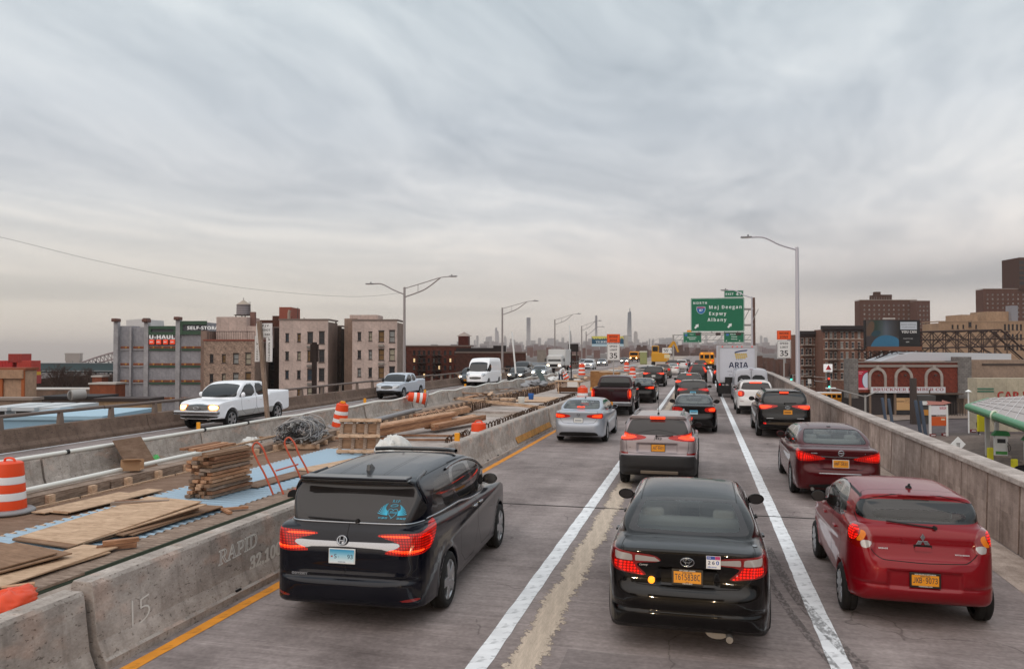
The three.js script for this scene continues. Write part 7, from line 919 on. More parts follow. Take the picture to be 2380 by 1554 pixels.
{ // lumber shop
const f = place(122, 2112), X = f.X, Y = f.Y, t = thing('lumber_shop', 'red brick lumber shop front with three blind stone arches and grey block towers', 'shop', f.p, YAW), red = brickMat('#b85640', 2), stone = mapMat(T.block, '#aaa39e', .9, 2.4), base = GY;
part('brick_front', box(X(2225) - X(1993), Y(841) - Y(912), 3, (X(1993) + X(2225)) / 2, (Y(841) + Y(912)) / 2, -1.5), red, t); part('shop_floor', box(X(2225) - X(1973), Y(912) - base, 2.6, (X(1973) + X(2225)) / 2, (Y(912) + base) / 2, -1.6), std('#2a2322', .9), t);
part('stone_band', [box(X(2225) - X(1993), 6 * f.m, .25, (X(1993) + X(2225)) / 2, Y(850), .06), box(X(2225) - X(1993), .2, .3, (X(1993) + X(2225)) / 2, Y(841), .05)], std('#8d8078', .85), t);
for (const [l, r, top] of [[1972, 1993, 833], [2225, 2256, 829]]) part('block_tower', box(X(r) - X(l), Y(top) - Y(925), 2, (X(l) + X(r)) / 2, (Y(top) + Y(925)) / 2, -.8), stone, t);
for (const pc of [2038, 2099, 2169]) { const R0 = 15.5 * f.m, R1 = 21 * f.m, cy = Y(877), n = 13; for (let i = 0; i < n; i++) { const a0 = Math.PI * i / n + .01, a1 = Math.PI * (i + 1) / n - .01, P = (r, a) => [X(pc) + Math.cos(a) * r, cy + Math.sin(a) * r * 1.12]; part('arch_stone', prism([P(R0, a0), P(R1, a0), P(R1, (a0 + a1) / 2), P(R1, a1), P(R0, a1)], .22, .01).translate(0, 0, 0), std(pick(['#a59b93', '#9e948d', '#aba098']), .88), t); } part('keystone', box(.42, .75, .34, X(pc), cy + R1 * 1.10, .12), std('#a59b93', .88), t); for (const s of [-1, 1]) for (let k = 0; k < 5; k++) part('jamb_stone', box(R1 - R0, 5.3 * f.m, .22, X(pc) + s * (R0 + R1) / 2, cy - (k + .5) * 5.5 * f.m, .11), std(pick(['#a59b93', '#9e948d']), .88), t); part('arch_recess', prism(Array.from({ length: 13 }, (_, i) => [X(pc) + Math.cos(Math.PI * i / 12) * R0, cy + Math.sin(Math.PI * i / 12) * R0 * 1.12]).concat([[X(pc) - R0, Y(905)], [X(pc) + R0, Y(905)]]), .06, 0).translate(0, 0, 0), brickMat('#a84c38', 2), t); part('wall_lamp', rbox(.3, .25, .35, .06, X(pc + 2), cy + 5.5 * f.m, .35), FRAME, t); }
const sign = canvasTex(1024, 96, (g, w, h) => { g.fillStyle = '#cfcfd4'; g.fillRect(0, 0, w, h); g.fillStyle = '#8f2b2b'; g.font = 'bold 66px serif'; g.textBaseline = 'middle'; g.save(); g.translate(24, 38); g.scale(980 / g.measureText('BRUCKNER LUMBER CO').width, 1); g.fillText('BRUCKNER LUMBER CO', 0, 0); g.restore(); g.font = 'bold 20px sans-serif'; g.fillText('B U I L D I N G   S U P P L I E S', 360, 84); g.fillStyle = '#30303c'; g.fillText('7 1 8 - 2 9 2 1', 60, 84); });
{ const o = part('shop_sign', box(X(2192) - X(2019), 14 * f.m, .3, (X(2019) + X(2192)) / 2, Y(905.5), .45), FRAMEW, t); part('sign_print', new THREE.PlaneGeometry(X(2192) - X(2019) - .1, 13.4 * f.m).translate((X(2019) + X(2192)) / 2, Y(905.5), .61), new THREE.MeshStandardMaterial({ map: sign, roughness: .6 }), o); }
const mural = canvasTex(192, 384, (g, w, h) => { g.fillStyle = '#b51d3a'; g.fillRect(0, 0, w, h); g.fillStyle = '#c9d3e2'; g.beginPath(); g.ellipse(210, 200, 130, 170, 0, 0, 7); g.fill(); g.strokeStyle = '#2a3560'; g.lineWidth = 10; g.stroke(); g.fillStyle = '#f0dede'; g.font = 'bold 24px sans-serif'; g.fillText('Primera', 8, 40); g.fillText('Mano', 8, 70); g.fillStyle = '#e0a8b0'; g.fillRect(0, 344, w, 40); }); part('poster', new THREE.PlaneGeometry(22 * f.m, 44 * f.m).translate(X(2005), Y(883), .04), new THREE.MeshStandardMaterial({ map: mural, roughness: .7 }), t);
for (const [l, r] of [[1978, 2018], [2022, 2052]]) { const gs = []; for (let i = 0; i < 14; i++) gs.push(box(X(r) - X(l), .2, .08, (X(l) + X(r)) / 2, base + .15 + i * .24, .06)); part('roller_shutter', gs, std('#3a3232', .7), t); } for (const px of [1974, 2020, 2056, 2078]) part('post', box(.3, Y(914) - base, .3, X(px), (Y(914) + base) / 2, .12), std('#7d6a5c', .85), t);
const sg = canvasTex(256, 192, (g, w, h) => { g.fillStyle = '#c9a070'; g.fillRect(0, 0, w, h); g.textAlign = 'center'; g.fillStyle = '#8a4a28'; g.font = 'bold 34px serif'; g.fillText('SPECIALIST', 128, 44); g.fillStyle = '#3a2618'; g.font = 'bold 30px serif'; g.fillText('CABINETS', 128, 88); g.fillText('KITCHEN & BATH', 128, 126); g.fillStyle = '#9a5a38'; g.fillText('TEL 718 ·· 9292', 128, 170); }); part('trade_sign', box(33 * f.m, 28 * f.m, .1, X(2097), Y(938), .3), new THREE.MeshStandardMaterial({ map: sg, roughness: .7 }), t);
part('shutter', box(34 * f.m, 10 * f.m, .1, X(2097), Y(957), .2), std('#2c2a2c', .7), t); part('awning', [box(X(2225) - X(2120), .2, 1.6, (X(2120) + X(2225)) / 2, Y(914), .8), box(.15, 3.5, .15, X(2150), Y(930), 1.2)], std('#584a40', .8), t); part('side_fence', Array.from({ length: 18 }, (_, i) => rod([X(2130) + i * .42, base, 1.6], [X(2130) + i * .42, base + 2.2, 1.6], .05, 4)), FRAME, t); t.children[t.children.length - 1].userData.kind = 'stuff';
part('white_roof', prism([[X(2068), Y(840)], [X(2379), Y(838)], [X(2379), Y(822)], [X(2290), Y(820)], [X(2150), Y(818)], [X(2110), Y(826)]], 6, 0).translate(0, 0, -9), std('#c3c6cb', .5), t);
for (const [px, h] of [[2180, 1], [2240, .7], [2130, 1.3]]) part('roof_unit', rbox(1.1, h, 1, .06, X(px), Y(841) + h / 2, -4), FRAME, t); part('yard_wall', box(X(2440) - X(2256), Y(836) - base, 3, (X(2256) + X(2440)) / 2, (Y(836) + base) / 2, -3.5), stucco('#bda28d', 5), t); part('dark_band', box(X(2440) - X(2300), 4 * f.m, .2, X(2370), Y(847), -1.95), FRAME, t);
}
{ // billboard and its steel lattice
const f = place(128, 2072), X = f.X, Y = f.Y, t = thing('large_billboard', 'large dark billboard reading YOU CAN above the lumber shop', 'billboard', f.p, YAW + .0); part('panel', box(X(2137) - X(2009), 65 * f.m, .5, X(2073), Y(776)), std('#1d191a', .7), t);
const b = canvasTex(768, 384, (g, w, h) => { g.fillStyle = '#191617'; g.fillRect(0, 0, w, h); g.fillStyle = '#3a3436'; g.fillRect(0, 0, 470, h); const q = g.createLinearGradient(0, 0, 470, 0); q.addColorStop(0, '#5a4a44'); q.addColorStop(.3, '#2a3a30'); q.addColorStop(.6, '#59606a'); q.addColorStop(1, '#2a2422'); g.fillStyle = q; g.fillRect(0, 0, 470, 230); g.fillStyle = '#2f6a8a'; g.beginPath(); g.moveTo(60, 384); g.quadraticCurveTo(120, 210, 300, 215); g.quadraticCurveTo(460, 230, 470, 300); g.lineTo(470, 384); g.fill(); g.fillStyle = '#5f4a3a'; g.beginPath(); g.ellipse(60, 120, 50, 110, .3, 0, 7); g.fill(); g.fillStyle = '#24404a'; g.beginPath(); g.ellipse(140, 190, 70, 40, -.3, 0, 7); g.fill(); g.fillStyle = '#b9bfc6'; g.fillRect(490, 24, 240, 110); g.fillStyle = '#8b9198'; g.font = 'bold 30px sans-serif'; g.fillText('RAISE SERIOUS', 504, 74); g.fillText('PLAN AHEAD', 520, 112); g.fillStyle = '#e6e4e0'; g.font = 'bold 50px sans-serif'; g.fillText('YOU CAN', 508, 186); g.font = '18px sans-serif'; g.fillText('nyc.gov/coverage', 530, 268); g.font = 'bold 22px sans-serif'; g.fillText('CITY', 570, 320); });
part('poster', new THREE.PlaneGeometry(X(2136) - X(2012), 62 * f.m).translate(X(2074), Y(775), .27), new THREE.MeshStandardMaterial({ map: b, roughness: .55 }), t); part('walkway', [box(X(2137) - X(2012), .7, .9, X(2075), Y(810), .3)], std('#6d4430', .8), t); part('lamp_rack', Array.from({ length: 5 }, (_, i) => rbox(.5, .25, .4, .05, X(2050 + i * 5), Y(741), 1)), FRAMEW, t); t.children[t.children.length - 1].userData.kind = 'stuff';
const s = thing('steel_lattice', 'brown steel lattice frame on the roofs right of the large billboard', 'steel frame', f.p, YAW), st = std('#3a2a26', .85), gs = []; const bar = (a, b, z0 = 0, z1 = 0, r = .09) => gs.push(rod([X(a[0]), Y(a[1]), z0], [X(b[0]), Y(b[1]), z1], r, 4));
for (const z of [-1, -4]) { bar([2130, 771], [2336, 766], z, z, .14); bar([2336, 766], [2420, 840], z, z, .16); bar([2010, 812], [2420, 803], z, z, .12); bar([2130, 790], [2400, 786], z, z, .10); for (let i = 0; i < 12; i++) { const a = 2020 + i * 30; bar([a, i < 4 ? 812 : 769], [a, 836], z, z, .09); bar([a, 803], [a + 30, i < 4 ? 815 : 770], z, z, .07); bar([a, i < 4 ? 820 : 770], [a + 30, 806], z, z, .07); bar([a, 808], [a + 30, 835], z, z, .07); } bar([2220, 770], [2330, 830], z, z, .1); bar([2270, 835], [2330, 768], z, z, .1); bar([2040, 835], [2090, 812], z, z, .12); bar([2150, 838], [2230, 780], z, z, .1); }
for (let i = 0; i < 14; i++) bar([2020 + i * 26, i < 5 ? 812 : 770], [2020 + i * 26 + 3, i < 5 ? 812 : 770], -1, -4, .07); part('steel_bar', gs, st, s); s.children[0].userData.kind = 'stuff';
}
{ // car wash hall and sign
const f = place(98, 2350), X = f.X, Y = f.Y, t = thing('car_wash_hall', 'cream car wash hall with green stripes and red letters', 'car wash', f.p, YAW); part('wall', box(X(2480) - X(2270), Y(879) - GY, 2, (X(2270) + X(2480)) / 2, (Y(879) + GY) / 2, -1), stucco('#ddd0b6', 6), t); for (const py of [903, 909]) part('green_stripe', box(38 * f.m, 3.4 * f.m, .06, X(2289.5), Y(py), .03), std('#41705c', .7), t);
part('red_letters', new THREE.PlaneGeometry(140 * f.m, 22 * f.m).translate(X(2385), Y(918), .05), new THREE.MeshStandardMaterial({ map: canvasTex(512, 96, (g, w, h) => { g.clearRect(0, 0, w, h); g.fillStyle = '#a82c22'; g.font = 'bold 94px sans-serif'; g.textBaseline = 'middle'; g.save(); g.scale(506 / g.measureText('CAR WASH').width, 1.15); g.fillText('CAR WASH', 0, 44); g.restore(); }), transparent: true, alphaTest: .4, roughness: .6 }), t);
const q = place(93, 2178), s = thing('car_wash_sign', 'white two post car wash sign with an orange board and an arrow on top', 'sign', q.p, YAW); for (const px of [2160, 2199]) part('post', box(.22, q.Y(941) - GY, .2, q.X(px), (q.Y(941) + GY) / 2), M.white, s);
const cw = canvasTex(256, 160, (g) => { g.fillStyle = '#e4e0e4'; g.fillRect(0, 0, 256, 160); g.fillStyle = '#b8283e'; g.textAlign = 'center'; g.font = 'bold 74px sans-serif'; g.fillText('CAR', 128, 72); g.fillText('WASH', 128, 142); }), ow = canvasTex(256, 160, (g) => { g.fillStyle = '#cf5a24'; g.fillRect(0, 0, 256, 160); g.fillStyle = '#e6c8c0'; g.font = 'bold 44px sans-serif'; g.fillText('Cleaners', 50, 84); g.fillStyle = '#e2cdb2'; g.fillRect(70, 108, 120, 34); }); part('sign_board', box(34 * q.m, 21 * q.m, .2, q.X(2179.5), q.Y(953)), new THREE.MeshStandardMaterial({ map: cw, roughness: .5 }), s); part('sign_board', box(34 * q.m, 21 * q.m, .2, q.X(2179.5), q.Y(978)), new THREE.MeshStandardMaterial({ map: ow, roughness: .5 }), s); part('arrow', prism([[q.X(2152), q.Y(940)], [q.X(2155), q.Y(936)], [q.X(2152), q.Y(931)], [q.X(2188), q.Y(933)], [q.X(2188), q.Y(929)], [q.X(2208), q.Y(935)], [q.X(2188), q.Y(940)]], .2, 0), std('#c98a80', .6), s);
}
{ // petrol station canopy and pumps
const y = -2.4, A = atY(2250, 945, y), B = atY(2440, 1012, y), C2 = atY(2440, 921, y), D2 = atY(2296, 930, y), t = thing('station_canopy', 'petrol station canopy with a pale ribbed roof and a green tube along its edge', 'canopy', [0, 0, 0]);
const quadG = (p, q, r, s, up) => { const g = new THREE.BufferGeometry(), P = [p, q, r, s]; g.setAttribute('position', new THREE.Float32BufferAttribute(P.flatMap((v) => [v.x, v.y + up, v.z]), 3)); g.setAttribute('uv', new THREE.Float32BufferAttribute([0, 0, 1, 0, 1, 1, 0, 1], 2)); g.setIndex([0, 1, 2, 0, 2, 3]); g.computeVertexNormals(); return flat(g); };
part('roof_sheet', [quadG(A, B, C2, D2, .25), quadG(A, B, C2, D2, -.4)], std('#a9a09c', .6), t); for (let i = 1; i < 9; i++) { const k = i / 9, p = A.clone().lerp(B, k), q = D2.clone().lerp(C2, k); part('roof_rib', rod([p.x, y + .27, p.z], [q.x, y + .27, q.z], .05, 4), std('#c9c4c2', .5), t); } for (let i = 1; i < 5; i++) { const k = i / 5, p = A.clone().lerp(D2, k), q = B.clone().lerp(C2, k); part('roof_rib', rod([p.x, y + .27, p.z], [q.x, y + .27, q.z], .05, 4), std('#8e8785', .5), t); }
part('green_edge', [rod([A.x, y, A.z], [B.x, y, B.z], .32, 12), rod([A.x, y, A.z], [D2.x, y, D2.z], .3, 12)], std('#3d8a5a', .35), t); { const p = A.clone().lerp(B, .42); part('round_emblem', flat(new THREE.TorusGeometry(.42, .09, 8, 20)).rotateY(.6).translate(p.x, y, p.z), std('#d8e0c8', .5), t); }
for (const [k, l] of [[.2, .3], [.2, .75], [.75, .3], [.75, .75]]) { const p = A.clone().lerp(B, k).lerp(D2.clone().lerp(C2, k), l); part('column', box(.35, y - GY, .35, p.x, (y + GY) / 2, p.z), std('#b9b6b2', .6), t); }
for (const [px, py, l] of [[2326, 1062, 'green and white petrol pump nearest the parapet'], [2398, 1076, 'green and white petrol pump at the photo edge']]) { const p = atY(px, py, GY), o = thing('petrol_pump', l, 'petrol pump', [p.x, GY, p.z], YAW - .3); part('pump_body', rbox(1.1, 2.0, .6, .05, 0, 1.1, 0), M.white, o); part('pump_head', prism([[-.75, 2.1], [.75, 2.1], [.6, 2.5], [-.4, 2.55]], .7, .02).translate(0, 0, -.35), std('#2f8a4a', .5), o); part('display', box(.7, .4, .03, 0, 1.6, .31), PANE.dark, o); part('green_swoosh', box(1.0, .3, .02, 0, .45, .31), std('#4f9a4a', .5), o); part('plinth', box(1.6, .2, 1.0, 0, .1, 0), W.concrete, o); part('hose', tube([[.5, 1.5, .3], [.75, 1.0, .4], [.6, .6, .45], [.5, 1.2, .36]], .03, 16, 5), M.rubber, o); }
for (const [px, py, h, l] of [[2302, 1072, 1.3, 'yellow bollard box beside the nearest petrol pump'], [2358, 1090, .9, 'yellow bollard by the dark car on the forecourt'], [2283, 1003, 2.0, 'bright yellow banner hanging under the station canopy']]) { const p = atY(px, py, GY + (h > 1.9 ? 1 : 0)), o = thing(h > 1.9 ? 'yellow_banner' : 'yellow_bollard', l, h > 1.9 ? 'banner' : 'bollard', [p.x, p.y, p.z], YAW); part(h > 1.9 ? 'cloth' : 'post', rbox(h > 1.9 ? 1.1 : .55, h, .3, .12, 0, h / 2, 0), std('#d8cf1e', .5), o); }
{ const p = atY(2252, 1006, GY), o = thing('station_lamp_post', 'slim white post at the corner of the station canopy', 'post', [p.x, GY, p.z]); part('post', rod([0, 0, 0], [0, 5.2, 0], .09, 8), M.white, o); part('lamp_head', cyl(.05, .4, .25, 0, 5.3, 0, 12), M.white, o); }
{ const p = atY(2262, 1002, GY); void p; }
const o = thing('white_diamond_sign', 'back of a white diamond shaped sign beyond the parapet', 'sign', [0, 0, 0]), p = atD(2227, 1032, 26); o.position.set(p.x, p.y, p.z); o.rotation.y = YAW; part('diamond', box(.36, .36, .02, 0, 0, 0, 0, 0, Math.PI / 4), M.white, o); part('mark', [box(.13, .02, .005, 0, .03, .013), box(.015, .12, .005, -.04, -.03, .013), box(.015, .12, .005, .04, -.03, .013), box(.015, .12, .005, 0, -.03, .013)], FRAME, o); part('post', rod([0, -1.8, -.03], [0, .2, -.03], .03, 6), W.steelGrey, o);
}
{ // streets on the right: sidewalk, small road, street furniture
const pts = (a) => a.map(([px, py]) => { const p = atY(px, py, GY); return [p.x, -p.z]; }); const poly = (a, y) => { const g = flat(new THREE.ShapeGeometry(new THREE.Shape(pts(a).map((q) => new THREE.Vector2(...q))))); g.rotateX(-Math.PI / 2).translate(0, y, 0); const u = g.attributes.uv, p = g.attributes.position; for (let i = 0; i < p.count; i++) u.setXY(i, p.getX(i) / 4, p.getZ(i) / 4); return g; };
struct('side_street', poly([[1800, 905], [2450, 975], [2450, 1008], [1990, 1003], [1800, 925]], GY + .02), mapMat(T.asphalt, '#c4babd', .9, 1)); struct('sidewalk', poly([[1900, 955], [2190, 958], [2330, 964], [2330, 972], [2150, 975], [1960, 985]], GY + .14), mapMat(T.concrete, '#d6cbc2', .9, 1)); struct('forecourt', poly([[2100, 1016], [2450, 1006], [2450, 1200], [2150, 1120]], GY + .03), mapMat(T.concrete, '#a89e98', .9, 1));
const p = place(86, 2010), t = thing('side_street_lamp', 'grey twin arm street lamp below the parapet in front of the lumber shop', 'street lamp', p.p, YAW), X = p.X, Y = p.Y; part('post', rod([X(2010), GY, 0], [X(2010), Y(918), 0], .12, 8), W.steelGrey, t); for (const [px, py] of [[1937, 902], [2040, 908]]) part('arm', rod([X(2010), Y(922), 0], [X(px), Y(py), 0], .07, 6), W.steelGrey, t); part('lamp_head', rbox(1.1, .18, .4, .08, X(1930), Y(902), 0), W.reflect, t);
{ const q = place(170, 1924), s = thing('station_sign', 'white square sign with a red triangle on a pole', 'sign', q.p, YAW); part('sign_box', rbox(19.5 * q.m, 18.5 * q.m, .5, .1, 0, q.Y(855)), glow('#ffffff', .25, '#e8e4e2'), s); part('triangle', prism([[-.62, 0], [.62, 0], [0, 1.1]], .06, 0).translate(0, q.Y(859), .26), std('#c01f24', .5), s); part('triangle_dark_half', prism([[0, 0], [.62, 0], [0, 1.1]], .07, 0).translate(0, q.Y(859), .26), std('#8f151c', .5), s); part('sign_word', new THREE.PlaneGeometry(1.3, .3).translate(0, q.Y(862), .27), new THREE.MeshStandardMaterial({ map: wordTex('CITGO', '#2a4a8a', 'bold 50px sans-serif'), transparent: true, alphaTest: .3 }), s); part('pole', rod([0, GY, 0], [0, q.Y(864), 0], .25, 8), FRAME, s); }  // emblem triangle has a darker red right half
const light = (px, py, on, lab, D) => { const q = place(D, px), s = thing('traffic_light', lab, 'traffic light', q.p, YAW); part('housing', rbox(.42, 1.15, .3, .05, 0, q.Y(py), 0), FRAME, s); for (const [k, c, m] of [[.36, 'red', glow('#ff2a1a', 6)], [0, 'amber', M.black], [-.36, 'green', glow('#30e8b0', 6, '#04201a')]]) part('lens', cyl(.14, .14, .06, 0, 0, 0, 12).rotateX(Math.PI / 2).translate(0, q.Y(py) + k, .17), on.includes(c) ? m : M.black, s); part('post', rod([.35, GY, 0], [.35, q.Y(py) + .6, 0], .09, 6), W.steelGrey, s); part('mast_arm', rod([.35, q.Y(py) + .5, 0], [.35 + 3 * (px > 1900 ? -1 : 1), q.Y(py) + .7, 0], .06, 6), W.steelGrey, s); };
light(1838, 877, ['green'], 'traffic light showing green left of the tall lamp post', 150); light(1925, 884, ['red'], 'traffic light showing red in front of the parked school bus', 140); light(1926, 894, ['green'], 'traffic light showing green just below the red one', 141);
{ const q = place(150, 1881), s = thing('turn_sign', 'small white arrow sign on the cross street right of the tall lamp post', 'sign', q.p, YAW); part('sign_plate', box(8 * q.m, 11 * q.m, .05, 0, q.Y(886)), new THREE.MeshStandardMaterial({ map: canvasTex(64, 96, (g) => { g.fillStyle = '#dddad6'; g.fillRect(0, 0, 64, 96); g.strokeStyle = '#222'; g.lineWidth = 8; g.beginPath(); g.moveTo(24, 86); g.lineTo(24, 50); g.lineTo(46, 28); g.stroke(); g.beginPath(); g.moveTo(12, 18); g.lineTo(34, 40); g.stroke(); }), roughness: .6 }), s); part('post', rod([0, GY, 0], [0, q.Y(880), -.1], .05, 5), W.steelGrey, s); }
{ const q = atD(1995, 891, 138); schoolBus({ name: 'parked_school_bus', label: 'yellow school bus with a white roof on the street left of the lumber shop', x: q.x, y: GY, z: q.z, turn: YAW + 1.42, roof: std('#d8d4d2', .5) }); }
{ const c = traffic({ base: 'sedan', front: 1, name: 'street_car', label: 'dark car on the side street below the parked school bus', x: 0, z: 0, h: .09, far: 1, color: '#1b1a1b', headOn: M.head, mirror: 0 }); const q = atY(1962, 925, GY); c.t.position.set(q.x, GY, q.z); c.t.rotation.y = YAW + 1.9; }
{ const c = traffic({ base: 'sedan', front: 1, name: 'forecourt_car', label: 'dark car on the station forecourt at the photo edge', x: 0, z: 0, h: .07, far: 1, color: '#15161a', mirror: 0 }); const q = atY(2420, 1118, GY); c.t.position.set(q.x, GY, q.z); c.t.rotation.y = YAW + 2.2; }
for (const [px, py, l] of [[2062, 1000, 'blue steel support leg by the lumber shop, left one'], [2077, 1003, 'blue steel support leg by the lumber shop, second one'], [2140, 1010, 'blue steel support leg left of the car wash sign'], [2152, 1012, 'blue steel support leg nearest the car wash sign']]) { const q = atY(px, py, GY), s = thing('support_leg', l, 'steel leg', [q.x, GY, q.z], YAW); part('leg', beam([0, 0, 0], [-.6, 4.2, 0], .22, .3), std('#4d5a6c', .7), s); }
{ const q = place(108, 2148), s = thing('notice_board', 'white and orange notice board left of the car wash sign', 'notice board', q.p, YAW); part('board', [box(17 * q.m, 9 * q.m, .1, 0, q.Y(956) + 1.2)], M.white, s); part('board', box(17 * q.m, 13 * q.m, .1, 0, q.Y(958)), std('#c98a3c', .6), s); part('hut', rbox(2.6, 4.0, 2, .05, .4, GY + 2, -1.2), std('#4b4846', .8), s); part('dark_post', box(.7, 6.5, .6, -1.6, GY + 3.2, 0), FRAME, s); }
for (const [px, py, l] of [[2168, 1015, 'small dark red barrier block by the left post of the car wash sign'], [2196, 1013, 'small dark red barrier block by the right post of the car wash sign'], [2262, 1004, 'small dark red barrier block near the white canopy post']]) { const q = atY(px, py, GY), s = thing('red_block', l, 'barrier block', [q.x, GY, q.z], YAW); part('block', rbox(.7, .35, .3, .04, 0, .18, 0), std('#6d1418', .7), s); part('plate', box(.5, .1, .02, 0, .2, .16), M.white, s); }
}
// ---------- lamps, gantries and signs along the road ----------
function armLamp(label, x, z, h, arms, m, r = .11) {
const t = thing('street_lamp', label, 'street lamp', [x, 0, z]); part('post', [rod([0, .6, 0], [0, h, 0], r, 12, r * .7)], m, t); part('base_plate', [cyl(r * 1.9, r * 2.2, .35, 0, .85, 0, 12)], m, t);
for (const [dx, dy, low, style] of arms) {
const s = Math.sign(dx), k = Math.abs(dx);
if (style === 'truss') { part('arm', [tube([[0, h - .1, 0], [dx * .45, h + dy * .45, 0], [dx * .8, h + dy * .92, 0], [dx, h + dy, 0]], .035, 16, 6), tube([[0, h - low, 0], [dx * .45, h - low * .25, 0], [dx * .78, h + dy * .86, 0]], .05, 16, 6), rod([dx * .3, h + dy * .25, 0], [dx * .3, h - low * .5, 0], .022, 5)], m, t); }
else part('arm', tube([[0, h - low, 0], [dx * .35, h + dy * .35 - low * .5, 0], [dx * .72, h + dy * .95, 0], [dx, h + dy, 0]], .05, 18, 7), m, t);
const o = part('lamp_head', rbox(.62, .09, .24, .04, dx + s * .22, h + dy + .01, 0), std('#8d8a8c', .4, .4), t); part('photocell', cyl(.035, .04, .09, dx + s * .12, h + dy + .10, 0, 8), M.black, o); part('lens', box(.4, .02, .16, dx + s * .24, h + dy - .045, 0), M.clear, o);
}
return t;
}
armLamp('tall pale lamp post with one curved arm standing behind the right parapet', 5.25, -45.5, 8.95, [[-2.5, .65, .15, 'curve']], W.whitePole, .13);
armLamp('grey twin arm lamp post on the far parapet, nearest on the left side', -21.55, -53.9, 7.9, [[3.6, .72, .75, 'truss'], [-2.6, .30, .55, 'curve']], W.pole, .12);
armLamp('second grey lamp post on the far parapet, with a trussed arm', -21.55, -83.1, 7.92, [[3.6, .70, .8, 'truss']], W.pole, .13);
armLamp('third lamp post on the far parapet, with a trussed arm', -21.55, -114.9, 7.85, [[3.5, .8, .8, 'truss']], W.pole, .13);
armLamp('fourth lamp post on the far parapet, left one of the close pair', -21.55, -142, 7.7, [[3.2, .9, .9, 'truss']], W.pole, .14);
armLamp('fifth lamp post on the far parapet, right one of the close pair', -21.3, -146, 6.7, [[3.0, .9, .8, 'curve']], W.pole, .13);
for (const [px, top, tip, z, l] of [[1609, 785, 1640, -190, 'distant lamp post right of the stone coloured tower'], [1629, 790, 1655, -230, 'distant lamp post second beyond the oncoming school bus'], [1642, 794, 1668, -270, 'distant lamp post third beyond the oncoming school bus']]) { const q = atZ(px - 0, 813, z), h = atZ(px, top, z).y; armLamp(l, -20 + (px - 1609) * .3, z, h, [[3, .6, .4, 'curve']], W.pole, .14); }
{ const q = place(150, 1010), t = thing('street_lamp', 'curved neck street lamp in front of the long red brick block', 'street lamp', q.p, YAW); part('post', rod([q.X(1006), GY, 0], [q.X(1006), q.Y(829), 0], .16, 8), W.pole, t); part('arm', tube([[q.X(1006), q.Y(829), 0], [q.X(1018), q.Y(821), 0], [q.X(1030), q.Y(816), 0], [q.X(1050), q.Y(813.5), 0]], .10, 16, 6), W.pole, t); part('lamp_head', rbox(1.1, .16, .4, .06, q.X(1054), q.Y(813), 0), W.reflect, t); }
{ // delineator with black base on the far carriageway
const t = thing('white_post', 'white pole with a black foot standing on the far pipe barrier', 'pole', [-14.9, .7, -62]); part('post', rod([0, .3, 0], [-.35, 4.0, 0], .07, 8), M.white, t); part('foot', rod([.03, 0, 0], [0, .55, 0], .09, 8), M.black, t);
const u = thing('white_post', 'thin white pole behind the white box truck on the far carriageway', 'pole', [-20.5, .6, -122]); part('post', rod([0, 0, 0], [0, 6.5, 0], .09, 6), M.white, u);
}
function roundRectSign(w, h, r, m) { const s = new THREE.Shape(); s.moveTo(-w / 2 + r, -h / 2); s.lineTo(w / 2 - r, -h / 2); s.quadraticCurveTo(w / 2, -h / 2, w / 2, -h / 2 + r); s.lineTo(w / 2, h / 2 - r); s.quadraticCurveTo(w / 2, h / 2, w / 2 - r, h / 2); s.lineTo(-w / 2 + r, h / 2); s.quadraticCurveTo(-w / 2, h / 2, -w / 2, h / 2 - r); s.lineTo(-w / 2, -h / 2 + r); s.quadraticCurveTo(-w / 2, -h / 2, -w / 2 + r, -h / 2); return flat(new THREE.ExtrudeGeometry(s, { depth: .04, bevelEnabled: false })); }
const spaced = (g, s, x, y, gap) => { for (const c of s) { g.fillText(c, x, y); x += g.measureText(c).width + gap; } };
const arrowUp = (g, x, y, s, a) => { g.save(); g.translate(x, y); g.rotate(a); g.beginPath(); g.moveTo(0, -s); g.lineTo(s * .72, -s * .05); g.lineTo(s * .38, -s * .05); g.lineTo(s * .30, s); g.lineTo(-s * .30, s); g.lineTo(-s * .38, -s * .05); g.lineTo(-s * .72, -s * .05); g.fill(); g.restore(); };
